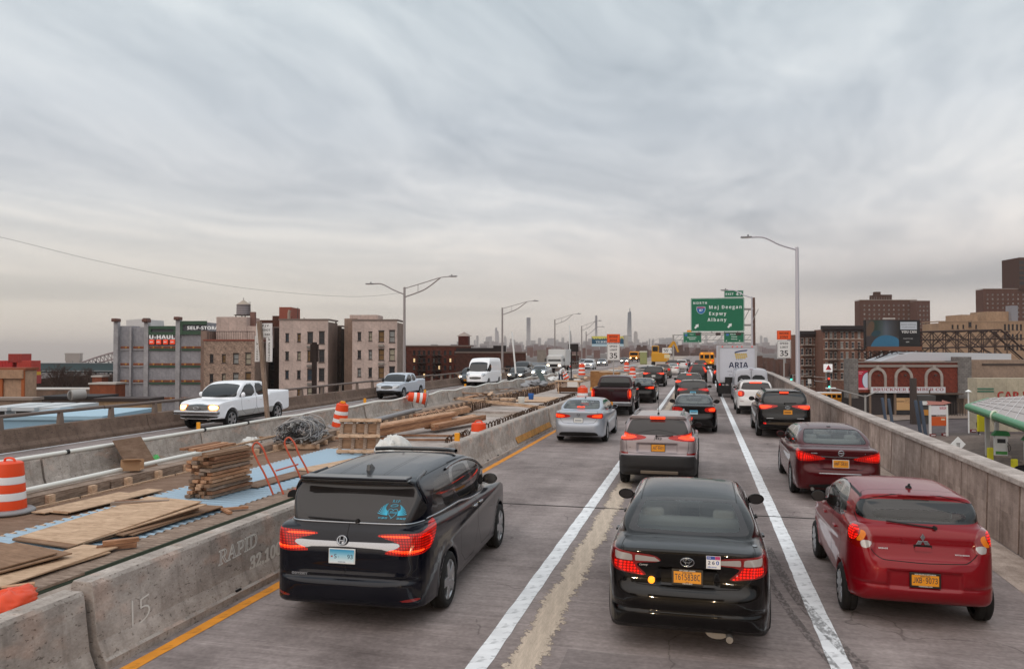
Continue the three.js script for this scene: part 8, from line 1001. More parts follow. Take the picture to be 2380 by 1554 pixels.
{
const t = thing('overhead_sign', 'large green overhead sign reading NORTH 87 Maj Deegan Expwy Albany on a cantilever', 'road sign', [1.42, 6.30, -70], .035), w = 4.56, h = 2.95;
part('sign_panel', roundRectSign(w, h, .18, 0), std('#0e6a4c', .6), t);
const tx = canvasTex(1024, 660, (g, W2, H2) => { g.fillStyle = '#0b6b4b'; g.fillRect(0, 0, W2, H2); g.strokeStyle = '#cfd8d4'; g.lineWidth = 7; g.beginPath(); g.roundRect(8, 8, W2 - 16, H2 - 16, 38); g.stroke(); g.fillStyle = '#e3e8e6'; g.font = 'bold 66px sans-serif'; spaced(g, 'NORTH', 40, 118, 12); g.font = 'bold 92px sans-serif'; spaced(g, 'Maj', 345, 212, 16); spaced(g, 'Deegan', 590, 212, 12); spaced(g, 'Expwy', 345, 340, 14); spaced(g, 'Albany', 320, 462, 12); arrowUp(g, 112, 555, 56, .72); arrowUp(g, 748, 545, 56, .72);
g.fillStyle = '#dfe6ea'; const sh = (k) => { g.beginPath(); g.moveTo(195 - 82 * k, 170 - 40 * k + 40); g.quadraticCurveTo(195, 150 + 20 * (1 - k), 195 + 82 * k, 170 - 40 * k + 40); g.bezierCurveTo(195 + 100 * k, 260, 195 + 60 * k, 300, 195, 240 + 75 * k); g.bezierCurveTo(195 - 60 * k, 300, 195 - 100 * k, 260, 195 - 82 * k, 170 - 40 * k + 40); g.fill(); }; sh(1); g.fillStyle = '#1f66a8'; sh(.92); g.fillStyle = '#b0566a'; g.fillRect(124, 172, 142, 28); g.fillStyle = '#e8eef2'; g.font = 'bold 62px sans-serif'; g.textAlign = 'center'; g.fillText('87', 195, 262); });
part('sign_print', new THREE.PlaneGeometry(w - .02, h - .02).translate(0, 0, .046), new THREE.MeshStandardMaterial({ map: tx, roughness: .55 }), t);
part('exit_tab', box(1.62, .60, .05, 1.40, h / 2 + .34, .02), std('#0e6a4c', .6), t); part('exit_print', new THREE.PlaneGeometry(1.6, .58).translate(1.40, h / 2 + .34, .05), new THREE.MeshStandardMaterial({ map: canvasTex(320, 116, (g) => { g.fillStyle = '#0b6b4b'; g.fillRect(0, 0, 320, 116); g.strokeStyle = '#cfd8d4'; g.lineWidth = 4; g.strokeRect(4, 4, 312, 108); g.fillStyle = '#e3e8e6'; g.font = 'bold 56px sans-serif'; spaced(g, 'EXIT', 18, 80, 6); g.font = 'bold 84px sans-serif'; spaced(g, '47', 196, 90, 6); }), roughness: .55 }), t);
part('truss', [...[-.9, .5].flatMap((y) => [-.18, -.9].map((z) => rod([-1.9, y, z], [3.05, y, z], .075, 8))), ...Array.from({ length: 7 }, (_, i) => rod([-1.7 + i * .75, -.9, -.18], [-1.0 + i * .75, .5, -.18], .035, 5)), ...Array.from({ length: 6 }, (_, i) => rod([-1.7 + i * .9, .5, -.18], [-1.7 + i * .9, .5, -.9], .035, 5))], W.steelGrey, t); part('cantilever_post', [rod([3.08, -6.3, -.5], [3.08, 1.5, -.5], .19, 14, .16)], std('#6b5148', .7, .2), t);
part('light_bar', [rod([-1.9, -h / 2 - .18, .9], [2.2, -h / 2 - .18, .9], .04, 6), ...[-1.6, -.5, .6, 1.7].map((x) => rod([x, -h / 2 - .18, .9], [x, -h / 2, 0], .03, 5))], FRAME, t); for (const x of [-1.7, 0, 1.7]) part('sign_floodlight', rbox(.42, .26, .3, .05, x, -h / 2 - .24, .95), FRAME, t);
}
armLamp('pale lamp post with a curved arm crossing in front of the exit tab', 4.08, -66, 7.6, [[-1.95, .55, .1, 'curve']], W.whitePole, .09);
function speedSign(label, x, z, y0) { const t = thing('speed_limit_sign', label, 'road sign', [x, 0, z], .1); const w = .88; part('post', [box(.08, y0 + .9, .05, 0, (y0 + .9) / 2, -.05)], W.steelGrey, t); const a = part('speed_plate', rbox(w, 1.18, .02, .008, 0, y0 + .59, 0), M.white, t); part('plate_print', new THREE.PlaneGeometry(w - .02, 1.16).translate(0, y0 + .59, .012), new THREE.MeshStandardMaterial({ map: canvasTex(256, 340, (g) => { g.fillStyle = '#dedbd8'; g.fillRect(0, 0, 256, 340); g.strokeStyle = '#2a2626'; g.lineWidth = 5; g.beginPath(); g.roundRect(8, 8, 240, 324, 20); g.stroke(); g.fillStyle = '#2a2626'; g.textAlign = 'center'; g.font = 'bold 56px sans-serif'; g.fillText('SPEED', 128, 78); g.fillText('LIMIT', 128, 150); g.font = 'bold 150px sans-serif'; g.fillText('35', 128, 300); }), roughness: .6 }), a); const b = part('work_plate', rbox(w + .02, .60, .02, .008, 0, y0 + 1.52, 0), std('#ea5a1c', .5), t); part('plate_print', new THREE.PlaneGeometry(w, .58).translate(0, y0 + 1.52, .012), new THREE.MeshStandardMaterial({ map: canvasTex(256, 170, (g) => { g.fillStyle = '#f0581a'; g.fillRect(0, 0, 256, 170); g.strokeStyle = '#2a1a12'; g.lineWidth = 4; g.strokeRect(6, 6, 244, 158); g.fillStyle = '#2a1a12'; g.textAlign = 'center'; g.font = 'bold 60px sans-serif'; g.fillText('WORK', 128, 74); g.fillText('ZONE', 128, 144); }), roughness: .55 }), b); return t; }
speedSign('work zone speed limit 35 sign in the work area behind the maroon pickup', -5.9, -53.5, 2.48); speedSign('work zone speed limit 35 sign behind the right parapet by the tall lamp post', 5.32, -53.5, 2.66);
for (const [px, z, l] of [[1700, -95, 'small far orange topped sign above the box truck'], [1699 - 115 + 122, -190, 'smallest orange topped sign beyond the work zone']]) { const q = atZ(px === 1700 ? 1714 : 1583 + 120, 800, z); void q; }
// far gantry
{
const t = thing('sign_gantry', 'distant steel truss gantry across the road carrying two green signs', 'gantry', [0, 0, -210]); const ch = []; for (const y of [5.8, 7.2]) for (const z of [0, 1.4]) ch.push(rod([-7.2, y, -z], [13, y, -z], .11, 6)); for (let i = 0; i < 14; i++) ch.push(rod([-7 + i * 1.42, 5.8, 0], [-5.6 + i * 1.42, 7.2, 0], .06, 4), rod([-7 + i * 1.42, 7.2, 0], [-7 + i * 1.42, 7.2, -1.4], .05, 4)); part('truss', ch, W.steelGrey, t); for (const x of [-7.2, 13]) part('gantry_leg', rod([x, -2, -.7], [x, 7.3, -.7], .22, 8), W.steelGrey, t);
const sg = (l, x0, x1, draw) => { const s = thing('green_sign', l, 'road sign', [(x0 + x1) / 2, 6.55, -209.6]), w = x1 - x0, h = 2.75; part('sign_panel', roundRectSign(w, h, .15), std('#0e6a4c', .6), s); part('sign_print', new THREE.PlaneGeometry(w - .05, h - .05).translate(0, 0, .05), new THREE.MeshStandardMaterial({ map: canvasTex(320, 190, (g) => { g.fillStyle = '#0b6b4b'; g.fillRect(0, 0, 320, 190); g.strokeStyle = '#c3d0ca'; g.lineWidth = 4; g.strokeRect(3, 3, 314, 184); g.fillStyle = '#dfe6e2'; draw(g); }), roughness: .6 }), s); return s; };
const s1 = sg('distant green sign reading WEST Triboro Manhattan Queens on the gantry', -4.55, .15, (g) => { g.font = 'bold 20px sans-serif'; g.fillText('WEST', 14, 28); g.fillText('Triboro', 110, 48); g.font = 'bold 30px sans-serif'; g.fillText('Manhattan', 70, 106); g.fillText('Queens', 104, 140); g.fillStyle = '#3f6fb0'; g.fillRect(26, 36, 44, 36); g.fillStyle = '#dfe6e2'; arrowUp(g, 50, 168, 12, Math.PI); arrowUp(g, 270, 168, 12, Math.PI); }); part('yellow_tab', box(1.2, .5, .05, -.8, 1.65, 0), W.yellow, s1);
sg('distant green sign for the Deegan on the right half of the gantry', 5.85, 10.95, (g) => { g.font = 'bold 30px sans-serif'; g.fillText('Maj Deegan', 100, 50); g.fillText('Expwy', 120, 96); g.fillText('Albany', 114, 140); g.fillStyle = '#3f6fb0'; g.fillRect(36, 28, 44, 40); g.fillStyle = '#dfe6e2'; arrowUp(g, 40, 160, 14, .7); arrowUp(g, 250, 160, 14, .7); });
const w = thing('overhead_wire', 'thin overhead wire sagging across the sky on the left', 'wire'), p = []; for (const [px, py] of [[-60, 540], [0, 551], [220, 605], [430, 648], [590, 672], [780, 688], [860, 688], [934, 680]]) p.push(atD(px, py, mix(38, 56, (px + 60) / 994)).toArray()); part('wire', tube(p, .008, 80, 4), std('#6d6a6a', .8), w);
}
// yellow machine, container and board in the far work zone
{
const t = thing('yellow_excavator', 'yellow construction machine in the far work zone beside the hand lettered board', 'excavator', [-7.6, .2, -150]), Y2 = std('#c8901c', .6); part('machine_body', [rbox(3.2, 1.7, 3, .15, 0, 1.6, 0), rbox(1.3, 1.6, 1.5, .12, -.9, 3.0, .2)], Y2, t); part('cab_glass', box(1.0, .9, .05, -.9, 3.2, .98), M.glass, t); part('boom', [beam([.8, 2.2, 0], [2.6, 4.6, 0], .4, .5), beam([2.6, 4.6, 0], [3.4, 2.6, 0], .3, .35)], Y2, t); part('track', [rbox(.6, .8, 3.6, .3, -1.3, .4, 0), rbox(.6, .8, 3.6, .3, 1.3, .4, 0)], M.cladding, t);
const b = thing('lettered_board', 'white board with black hand painted strokes before the yellow machine', 'sign', [-5.2, 0, -124]); part('board', box(1.5, .85, .05, 0, 3.1, 0), M.white, b); part('lettering', new THREE.PlaneGeometry(1.45, .8).translate(0, 3.1, .03), new THREE.MeshStandardMaterial({ map: canvasTex(128, 72, (g) => { g.fillStyle = '#dedcd8'; g.fillRect(0, 0, 128, 72); g.fillStyle = '#1c1a1a'; g.font = 'bold 52px sans-serif'; g.fillText("'55' '!", 6, 54); }), roughness: .7 }), b); part('board', box(.9, .55, .05, 0, 2.2, 0), std('#d8c9a0', .7), b); part('post', box(.1, 3.4, .1, 0, 1.7, -.06), W.wood, b);
const g = thing('olive_container', 'pale olive portable toilet cabin in the far work zone', 'cabin', [-12.2, .1, -170]); part('cabin', rbox(1.5, 2.6, 1.4, .1, 0, 1.3, 0), std('#8d9160', .6), g); part('cabin_roof', rbox(1.6, .3, 1.5, .12, 0, 2.7, 0), std('#c9c8b4', .6), g);
}
// worker bending in a white top, and a walker on the side street
function figure(name, label, p, turn, joints, cloth) {   // joints: [a, b, ra, rb]
const cap = (q, a, b, ra, rb) => { const ex = b[0] - a[0], ey = b[1] - a[1], ez = b[2] - a[2], t = clamp(((q[0] - a[0]) * ex + (q[1] - a[1]) * ey + (q[2] - a[2]) * ez) / (ex * ex + ey * ey + ez * ez)); return Math.hypot(q[0] - a[0] - ex * t, q[1] - a[1] - ey * t, q[2] - a[2] - ez * t) - mix(ra, rb, t); };
const F = (x, u, y, set) => { let d = 9; for (const [a, b, ra, rb, g = 0] of joints) if (!set || set.includes(g)) d = smin(d, cap([x, y, u], a, b, ra, rb), .05); return d; };
const mesh = (set, grow) => { const h = .03, x0 = -.6, u0 = -.8, y0 = -.05, nx = 40, nu = 54, ny = 64, f = new Float32Array(nx * nu * ny), id = (i, j, k) => (i * nu + j) * ny + k; for (let i = 0; i < nx; i++) for (let j = 0; j < nu; j++) for (let k = 0; k < ny; k++) f[id(i, j, k)] = F(x0 + i * h, u0 + j * h, y0 + k * h, set) - grow; const P = [], I = [], vid = new Int32Array(nx * nu * ny).fill(-1);
for (let i = 0; i < nx - 1; i++) for (let j = 0; j < nu - 1; j++) for (let k = 0; k < ny - 1; k++) { let n = 0, s = [0, 0, 0]; const v = []; for (let c = 0; c < 8; c++) v[c] = f[id(i + (c & 1), j + ((c >> 1) & 1), k + (c >> 2))]; for (let a = 0; a < 8; a++) for (const b of [1, 2, 4]) if (!(a & b) && (v[a] < 0) !== (v[a | b] < 0)) { const t = v[a] / (v[a] - v[a | b]), q = [a & 1, (a >> 1) & 1, a >> 2]; q[b === 1 ? 0 : b === 2 ? 1 : 2] += t; s = s.map((e, m) => e + q[m]); n++; } if (n) { vid[id(i, j, k)] = P.length / 3; P.push(x0 + (i + s[0] / n) * h, y0 + (k + s[2] / n) * h, u0 + (j + s[1] / n) * h); } }
const quad = (a, b, c, d, fl) => fl ? I.push(a, c, b, a, d, c) : I.push(a, b, c, a, c, d); for (let i = 1; i < nx - 1; i++) for (let j = 1; j < nu - 1; j++) for (let k = 1; k < ny - 1; k++) { const a = f[id(i, j, k)] < 0; if (a !== (f[id(i + 1, j, k)] < 0)) quad(vid[id(i, j - 1, k - 1)], vid[id(i, j, k - 1)], vid[id(i, j, k)], vid[id(i, j - 1, k)], a); if (a !== (f[id(i, j + 1, k)] < 0)) quad(vid[id(i - 1, j, k - 1)], vid[id(i, j, k - 1)], vid[id(i, j, k)], vid[id(i - 1, j, k)], !a); if (a !== (f[id(i, j, k + 1)] < 0)) quad(vid[id(i - 1, j - 1, k)], vid[id(i, j - 1, k)], vid[id(i, j, k)], vid[id(i - 1, j, k)], a); }
const g = new THREE.BufferGeometry(); g.setAttribute('position', new THREE.Float32BufferAttribute(P, 3)); g.setIndex(I); g.computeVertexNormals(); g.setAttribute('uv', new THREE.Float32BufferAttribute(new Array(P.length / 3 * 2).fill(0), 2)); return g; };
const t = thing(name, label, 'person', p, turn); part('body', mesh(null, 0), std('#6d4a3a', .8), t); for (const [n, set, c, grow] of cloth) part(n, mesh(set, grow), std(c, .85), t); return t;
}
{
const legs = [[[-.1, .95, 0], [-.12, .5, .03], .10, .07, 1], [[-.12, .5, .03], [-.12, .06, 0], .07, .045, 1], [[.1, .95, 0], [.14, .5, .05], .10, .07, 1], [[.14, .5, .05], [.14, .06, .1], .07, .045, 1], [[-.12, .05, 0], [-.12, .03, .18], .045, .035, 3], [[.14, .05, .1], [.14, .03, .28], .045, .035, 3]];
figure('person', 'worker in a white top and helmet bending over beside the far pipe barrier', [-12.6, .12, -70], .6, legs.concat([[[0, .95, 0], [0, 1.2, .35], .15, .17, 2], [[0, 1.2, .35], [0, 1.32, .55], .10, .06, 0], [[0, 1.34, .62], [0, 1.30, .68], .10, .09, 4], [[-.18, 1.22, .38], [-.25, .9, .5], .06, .05, 2], [[-.25, .9, .5], [-.2, .65, .6], .045, .035, 0], [[.18, 1.22, .38], [.25, .9, .5], .06, .05, 2], [[.25, .9, .5], [.2, .65, .6], .045, .035, 0]]), [['white_top', [2], '#d8dade', .015], ['trousers', [1], '#3a4250', .012], ['boots', [3], '#2a2420', .01], ['helmet', [4], '#d8d8d4', .02]]);
const q = atY(2274, 1012, GY); figure('person', 'person in a dark coat walking on the pavement near the station canopy', [q.x, GY + .1, q.z], YAW + 1.4, legs.concat([[[0, .95, 0], [0, 1.4, 0], .15, .17, 2], [[0, 1.4, 0], [0, 1.58, .02], .07, .06, 0], [[0, 1.64, .02], [0, 1.70, .03], .10, .09, 4], [[-.2, 1.38, 0], [-.26, 1.08, -.05], .06, .05, 2], [[-.26, 1.08, -.05], [-.25, .82, .05], .045, .035, 0], [[.2, 1.38, 0], [.26, 1.08, .05], .06, .05, 2], [[.26, 1.08, .05], [.25, .82, .12], .045, .035, 0]]), [['dark_coat', [2], '#17141a', .03], ['trousers', [1], '#1c1a20', .012], ['shoes', [3], '#c9c4c0', .01], ['cap', [4], '#1c1818', .015]]);
}
// haze over the far city
scene.fog = new THREE.FogExp2(hex('#cbc3be'), 0.00011);
// ---------- the work zone between the two roads ----------
reseed(77);
struct('formwork_bed', box(8.1, .2, 300, -10.7, -.05, -130), W.concrete);
{ // plank ledge over a green steel beam
const t = thing('beam_ledge', 'weathered timber ledge on a dark green steel beam just behind the near barriers', 'beam', [-8.56, 0, 0]);
part('steel_beam', [box(.06, .6, 60, .22, -.18, -25), box(.34, .03, 60, .1, .06, -25)], W.greenBeam, t);
for (let i = 0; i < 20; i++) { const L = rr(2.6, 3.4); part('plank', box(.62 + rr(-.02, .02), .035, 2.98, -.06 + rr(-.015, .015), .10 + rr(0, .012), -1.5 - i * 3.0, rr(-.006, .006)), W.old, t); }
}
{ // corrugated stay-in-place decking
const t = thing('corrugated_decking', 'pale blue corrugated steel decking sheets laid across the work zone', 'metal decking', [-10.1, .07, 0]);
const pitch = .20, n = 30; for (let s = 0; s < 3; s++) { const p = [], uv = [], idx = [], Lz = n * pitch; for (let i = 0; i <= n * 6; i++) { const z = -i * Lz / (n * 6), ph = (i % 6), y = [0, .0, .05, .065, .065, .05][ph]; p.push(-1.22, y, z, 1.22, y, z); uv.push(0, z, 2.4, z); if (i) idx.push(2 * i - 2, 2 * i - 1, 2 * i, 2 * i - 1, 2 * i + 1, 2 * i); } const g = new THREE.BufferGeometry(); g.setAttribute('position', new THREE.Float32BufferAttribute(p, 3)); g.setAttribute('uv', new THREE.Float32BufferAttribute(uv, 2)); g.setIndex(idx); g.computeVertexNormals(); part('deck_sheet', g.translate(rr(-.03, .03), rr(0, .006), -4 - s * Lz), W.galv, t); }
}
{ // brown plywood walkway, panel by panel
const t = thing('plywood_walkway', 'brown plywood walkway running the length of the work zone', 'walkway', [-11.95, .10, 0]);
for (let i = 0; i < 40; i++) part('plywood_panel', box(1.26, .02, 2.42, rr(-.01, .01), rr(0, .006), -3 - i * 2.44, rr(-.004, .004)), W.brownPly, t);
for (let i = 0; i < 30; i++) part('edge_batten', box(.07, .05, 2.9, .68, .0, -3 - i * 3, rr(-.006, .006)), W.wood, t); for (let i = 0; i < 30; i++) part('edge_batten', box(.06, .05, 2.9, -.66, .02, -3 - i * 3, rr(-.006, .006)), W.wood, t);
}
{ // grey timber kerb form with pale blocks
const t = thing('kerb_form', 'long grey timber kerb form with pale wooden blocks along its face', 'formwork', [-12.95, 0, 0]);
for (let i = 0; i < 26; i++) { part('timber', box(.42, .22, 2.95, 0, .21, -4 - i * 3, rr(-.004, .004)), W.old, t); }
for (let i = 0; i < 70; i++) part('wood_block', box(.10, .20, .16, .26, .2, -5.5 - i * (i < 24 ? 1.05 : .9) + rr(-.06, .06), 0), W.wood, t);
part('dirt_ledge', box(1.3, .1, 90, -.9, .06, -48), W.concrete, t);
}
// white plastic pipe on the far barriers, sagging between them
{
const pts = []; for (let z = -3, i = 0; z > -96; z -= 1.45, i++) pts.push([-14.68, .775 + .055 * Math.sin(i * 1.9) * sstep(-18, -40, z) + rr(-.012, .012), z]);
const t = thing('white_pipe', 'long white plastic pipe laid along the top of the far barriers', 'pipe'); part('pipe', tube(pts, .048, 420, 8), W.pvc, t);
for (const z of [-15.3, -20.5, -22.8, -30]) part('coupling', cyl(.056, .056, .09, 0, 0, 0, 12).rotateX(Math.PI / 2).translate(-14.68, .775, z), M.cladding, t); part('orange_tape', cyl(.051, .051, .22, 0, 0, 0, 12).rotateX(Math.PI / 2).translate(-14.68, .772, -17.2), W.orange, t);
}
solo('lower_pipe', tube([[-13.05, .40, -10], [-13.1, .40, -13], [-13.35, .385, -17], [-13.5, .37, -19.5]], .055, 40, 8), W.pvc, 'white plastic pipe lying on the grey timber form behind the lumber stack', 'pipe');
solo('lower_pipe', tube([[-13.5, .36, -19.6], [-13.6, .36, -22], [-13.7, .36, -24.5]], .035, 20, 6), W.wood, 'thin wooden pole lying in line with the lower white pipe', 'pole');
// drums: orange plastic with white bands on a rubber base
function drum(label, p, tilt, o = {}) {
const t = thing('traffic_drum', label, 'traffic drum', p, o.turn || 0); t.rotation.order = 'YXZ'; if (tilt) t.rotation.set(tilt[0], o.turn || 0, tilt[1]);
const R = [.285, .278, .270, .262, .255, .245, .235, .228], H = [.0, .2, .33, .46, .60, .73, .86, .96], base = lathe([[.0, 0], [.43, 0], [.44, .05], [.40, .085], [.30, .09], [.0, .09]], 28);
part('rubber_base', base, W.greyTarp, t);
const ys = [.09, .24, .27, .39, .42, .56, .59, .71, .74, .93], rad = (y) => .295 - .075 * (y - .09);
const shell = (a, b, m, n) => part(n, lathe([[rad(a) - .006, a], [rad(a), a + .01], [rad(b), b - .01], [rad(b) - .006, b]], 28), m, t);
shell(.09, .26, W.orange, 'orange_band'); shell(.262, .40, W.reflect, 'white_band'); shell(.402, .56, W.orange, 'orange_band'); shell(.562, .70, W.reflect, 'white_band'); shell(.702, .95, W.orange, 'orange_band');
part('drum_top', lathe([[.0, .975], [.19, .97], [rad(.95) - .004, .945]], 28), W.orange, t); part('handle', tube([[-.12, .96, 0], [-.1, 1.02, 0], [.1, 1.02, 0], [.12, .96, 0]], .022, 12, 6), W.orange, t);
if (o.light) part('warning_light', [rbox(.18, .09, .10, .02, 0, 1.03, 0)], W.yellow, t); return t;
}
drum('orange and white drum standing on the walkway, cut by the photo edge', [-12.72, .12, -11.9], [0, 0]);
drum('tilted orange and white drum with a yellow light on top', atY(787, 996, .18).toArray(), [.05, -.16], { light: 1, turn: .2 });
drum('orange drum lying on its side against the far barrier', atX(992, 927, -13.6).toArray(), [0, 1.42], { turn: .45 });
for (const [px, py, y, l] of [[1112, 990, .0, 'orange drum lid and white band showing above the near barrier beside the rebar'], [1354, 905, .0, 'orange and white drum standing by the maroon pickup'], [1318, 868, 0, 'small far drum leaning beside the worker in white'], [1352, 858, 0, 'far drum behind the low wooden table'], [1470, 866, 0, 'small far drum behind the maroon pickup cab'], [1456, 852, 0, 'farthest upright drum under the speed limit sign']]) { const z = { 1112: -20.8, 1354: -36, 1318: -72, 1352: -62, 1470: -66, 1456: -80 }[px], q = px === 1112 ? atX(px, py, -7.0) : atZ(px, py, z); drum(l, [q.x, px === 1112 || px === 1354 ? q.y - .86 : Math.max(q.y - .55, .05), q.z], px === 1318 ? [.1, .5] : [0, 0]); }
// sawn lumber pile: every board its own piece
function board(parent, w, h, L, x, y, z, ry = 0, m = W.wood, rx = 0) { if (m === W.wood) m = pick(W.woods); const g = flat(new THREE.BoxGeometry(w, h, L)); metric(g, 1, true); if (rx) g.rotateX(rx); if (ry) g.rotateY(ry); return part('board', g.translate(x, y, z), m, parent); }
{
const t = thing('lumber_stack', 'tall neat stack of short sawn boards on the corrugated decking', 'lumber stack', [-10.05, .14, -14.6], -.06);
for (let r = 0; r < 12; r++) for (let c = 0; c < 4 - (r > 9 ? r - 9 : 0); c++) board(t, .135, .060, 1.35 + rr(-.05, .05), .24 - c * .15 + rr(-.02, .02), .035 + r * .078, rr(-.09, .09), rr(-.03, .03), pick([W.wood, W.wood, W.old, W.oldPly]));
for (let c = 0; c < 3; c++) board(t, .14, .05, 1.2, -.1 - c * .12, .97 + c * .02, .1 * c, .05, W.wood);
}
// plywood sheets strewn in piles
function plyPile(label, x, z, n, w, L, turn, lift = 0, m = [W.ply, W.oldPly]) { const t = thing('plywood_pile', label, 'plywood sheets', [x, .15, z], turn); for (let i = 0; i < n; i++) part('plywood_sheet', box(w, .018, L, rr(-.06, .06), .012 + i * .021 + lift * i * .004, rr(-.1, .1), rr(-.05, .05), lift * .012 * i, -.004), i === n - 1 ? m[0] : pick(m), t); return t; }
plyPile('pile of pale plywood sheets, the largest, in front of the lumber stack', -9.85, -11.3, 6, 1.3, 2.6, -.15, 1.2);
plyPile('pile of grey weathered plywood at the photo edge near the orange sandbag', -9.85, -8.3, 5, 1.35, 2.3, -.22, .6, [W.oldPly, W.oldPly]);
plyPile('long plywood strip lying nearest the timber ledge', -9.0, -8.25, 2, .62, 3.4, -.03, 0);
plyPile('plywood offcuts beside the lumber stack on the decking', -9.35, -11.9, 3, .62, 2.4, -.05, 0, [W.oldPly, W.oldPly]);
plyPile('two thin plywood boards lying on the brown walkway', -11.55, -13.2, 2, .42, 2.4, -.05, 0);
plyPile('single plywood plank on the walkway beside the orange and white drum', -12.0, -12.9, 1, .32, 2.1, -.08, 0);
plyPile('brown plywood board lying on the decking beyond the lumber stack', -9.75, -16.3, 1, .5, 2.2, -.08, 0, [W.brownPly]);
plyPile('rounded plywood offcuts by the orange hand truck', -9.35, -18.6, 2, .8, 2.2, -.25, 0);
plyPile('plywood sheet laid flat near the blue bucket', -9.8, -46, 3, 2.0, 4.5, 0, 0);
function loose(label, list) { const t = thing('timber_pieces', label, 'timber'); for (const [x, y, z, w, h, L, ry, m, rx] of list) board(t, w, h, L, x, y, z, ry, m || W.wood, rx || 0); return t; }
loose('short grey timber lying on top of the largest plywood pile', [[-10.15, .36, -12.3, .12, .06, 1.0, -1.1, W.old], [-10.3, .36, -12.5, .1, .04, .9, -1.0, W.wood]]);
loose('two stacked short blocks on the timber ledge by the long plywood strip', [[-8.75, .18, -10.1, .10, .07, .55, -.9], [-8.72, .25, -10.15, .10, .06, .5, -.75]]);
loose('small wedge of wood lying on the ledge above the near barrier', [[-8.5, .17, -8.1, .10, .06, .36, -.8]]);
loose('crossed wooden scraps on the ledge beside the dark blue minivan', [[-8.75, .16, -12.9, .08, .04, .5, .9], [-8.7, .17, -13.1, .09, .04, .5, -.9]]);
// brown board leaning on the far barrier, carton below it
{ const g = box(1.0, 1.05, .02); g.rotateX(-.62).rotateY(Math.PI / 2).rotateX(0).translate(-14.15, .48, -17.0); solo('leaning_board', g, W.brownPly, 'brown plywood board leaning against the far barrier', 'board'); }
{ const t = thing('cardboard_box', 'open brown carton lying on the white pipe below the leaning board', 'carton', [-13.1, .36, -15.6], .4); part('carton', [box(.42, .24, .02, 0, .12, -.15), box(.42, .24, .02, 0, .12, .15), box(.42, .02, .3, 0, .01, 0), box(.02, .24, .3, -.21, .12, 0)], W.card, t); part('flap', box(.42, .01, .2, .05, .25, .24, 0, -.4), W.card, t); }
// heap of grey coiled cable on a pallet
{
const t = thing('cable_heap', 'heap of tangled grey cable bundles on a wooden pallet', 'cable heap', [-12.55, .12, -22.6], .25); reseed(91);
for (let b = 0; b < 26; b++) { const x0 = rr(-.45, .45), y0 = .25 + rr(0, .42) * (1 - Math.abs(x0)), L = rr(1.1, 1.7), z0 = rr(-.3, .3), gs = []; for (let k = 0; k < 5; k++) { const pts = []; for (let i = 0; i <= 8; i++) { const s = i / 8 - .5; pts.push([x0 + rr(-.06, .06), y0 + rr(-.05, .05) - Math.abs(s) * .12, z0 + s * L]); } gs.push(tube(pts, .013, 14, 4)); } part('cable_bundle', gs, pick([W.steelGrey, W.greyTarp, W.pole]), t); t.children[t.children.length - 1].userData.kind = 'stuff'; }
for (let k = 0; k < 16; k++) { const z = rr(-.9, .9), pts = []; for (let i = 0; i < 10; i++) { const a = i / 10 * 6.283; pts.push([Math.cos(a) * rr(.3, .5), .42 + Math.sin(a) * rr(.16, .3), z + rr(-.08, .08)]); } part('cable_loop', tube(pts, .014, 40, 5, true), pick([W.steelGrey, W.greyTarp]), t); }
t.scale.setScalar(1.35); for (let i = 0; i < 5; i++) part('pallet_slat', box(.1, .03, 1.9, -.5 + i * .25, .14, 0), W.old, t); for (const z of [-.8, 0, .8]) part('pallet_runner', box(1.2, .1, .1, 0, .07, z), W.wood, t);
}
solo('long_tarp_roll', [tube([[-12.75, .36, -27.5], [-12.75, .38, -29], [-12.8, .40, -31], [-12.9, .42, -33.5]], .10, 30, 8), tube([[-12.9, .34, -27.6], [-12.95, .36, -31], [-13.1, .36, -35]], .05, 24, 6)], W.greyTarp, 'roll of pale grey sheeting tied up on the timber form past the tilted drum', 'tarpaulin');
// big stacks of new timber planks
function timberBundle(label, x, z, nx, ny, w, h, L, turn, y = .16, tilt = 0) { const t = thing('timber_bundle', label, 'timber bundle', [x, y, z], turn); for (let j = 0; j < ny; j++) for (let i = 0; i < nx; i++) board(t, w, h, L + rr(-.35, .35), (i - nx / 2) * (w + .004) + rr(-.01, .01), h / 2 + j * (h + .003), rr(-.25, .25), rr(-.012, .012), W.wood, tilt); return t; }
timberBundle('bundle of long new planks, nearest of the timber bundles, with dark ends', -10.1, -26.5, 4, 4, .13, .085, 4.6, -.28, .35, .03);
timberBundle('bundle of new planks lying behind the nearest timber bundle', -11.3, -33.2, 4, 3, .14, .09, 5.2, -.10, .2);
timberBundle('bundle of pale new planks beside the rebar row', -9.2, -28.7, 4, 2, .16, .10, 3.6, -.22, .3, .02);
loose('long boards laid across the decking under the nearest timber bundle', [[-9.5, .2, -24.2, .12, .06, 3.2, -1.35], [-9.0, .2, -25.6, .12, .06, 3.4, -1.42], [-11.2, .2, -24.3, .12, .06, 2.2, -1.3], [-11.4, .2, -25.2, .12, .06, 2.0, -1.35]]);
solo('cross_beam', beam([-13.4, .45, -41.8], [-6.9, .45, -35.6], .12, .14), W.wood, 'long wooden beam laid diagonally across the rebar rows', 'beam');
loose('heap of scrap boards by the far barrier past the drum on its side', Array.from({ length: 16 }, () => [-13.4 + rr(-.7, .7), .2 + rr(0, .35), -46 + rr(-2.2, 2.2), rr(.1, .3), .04, rr(1.2, 3), rr(-.7, .3), pick([W.wood, W.old, W.ply]), rr(-.06, .06)]));
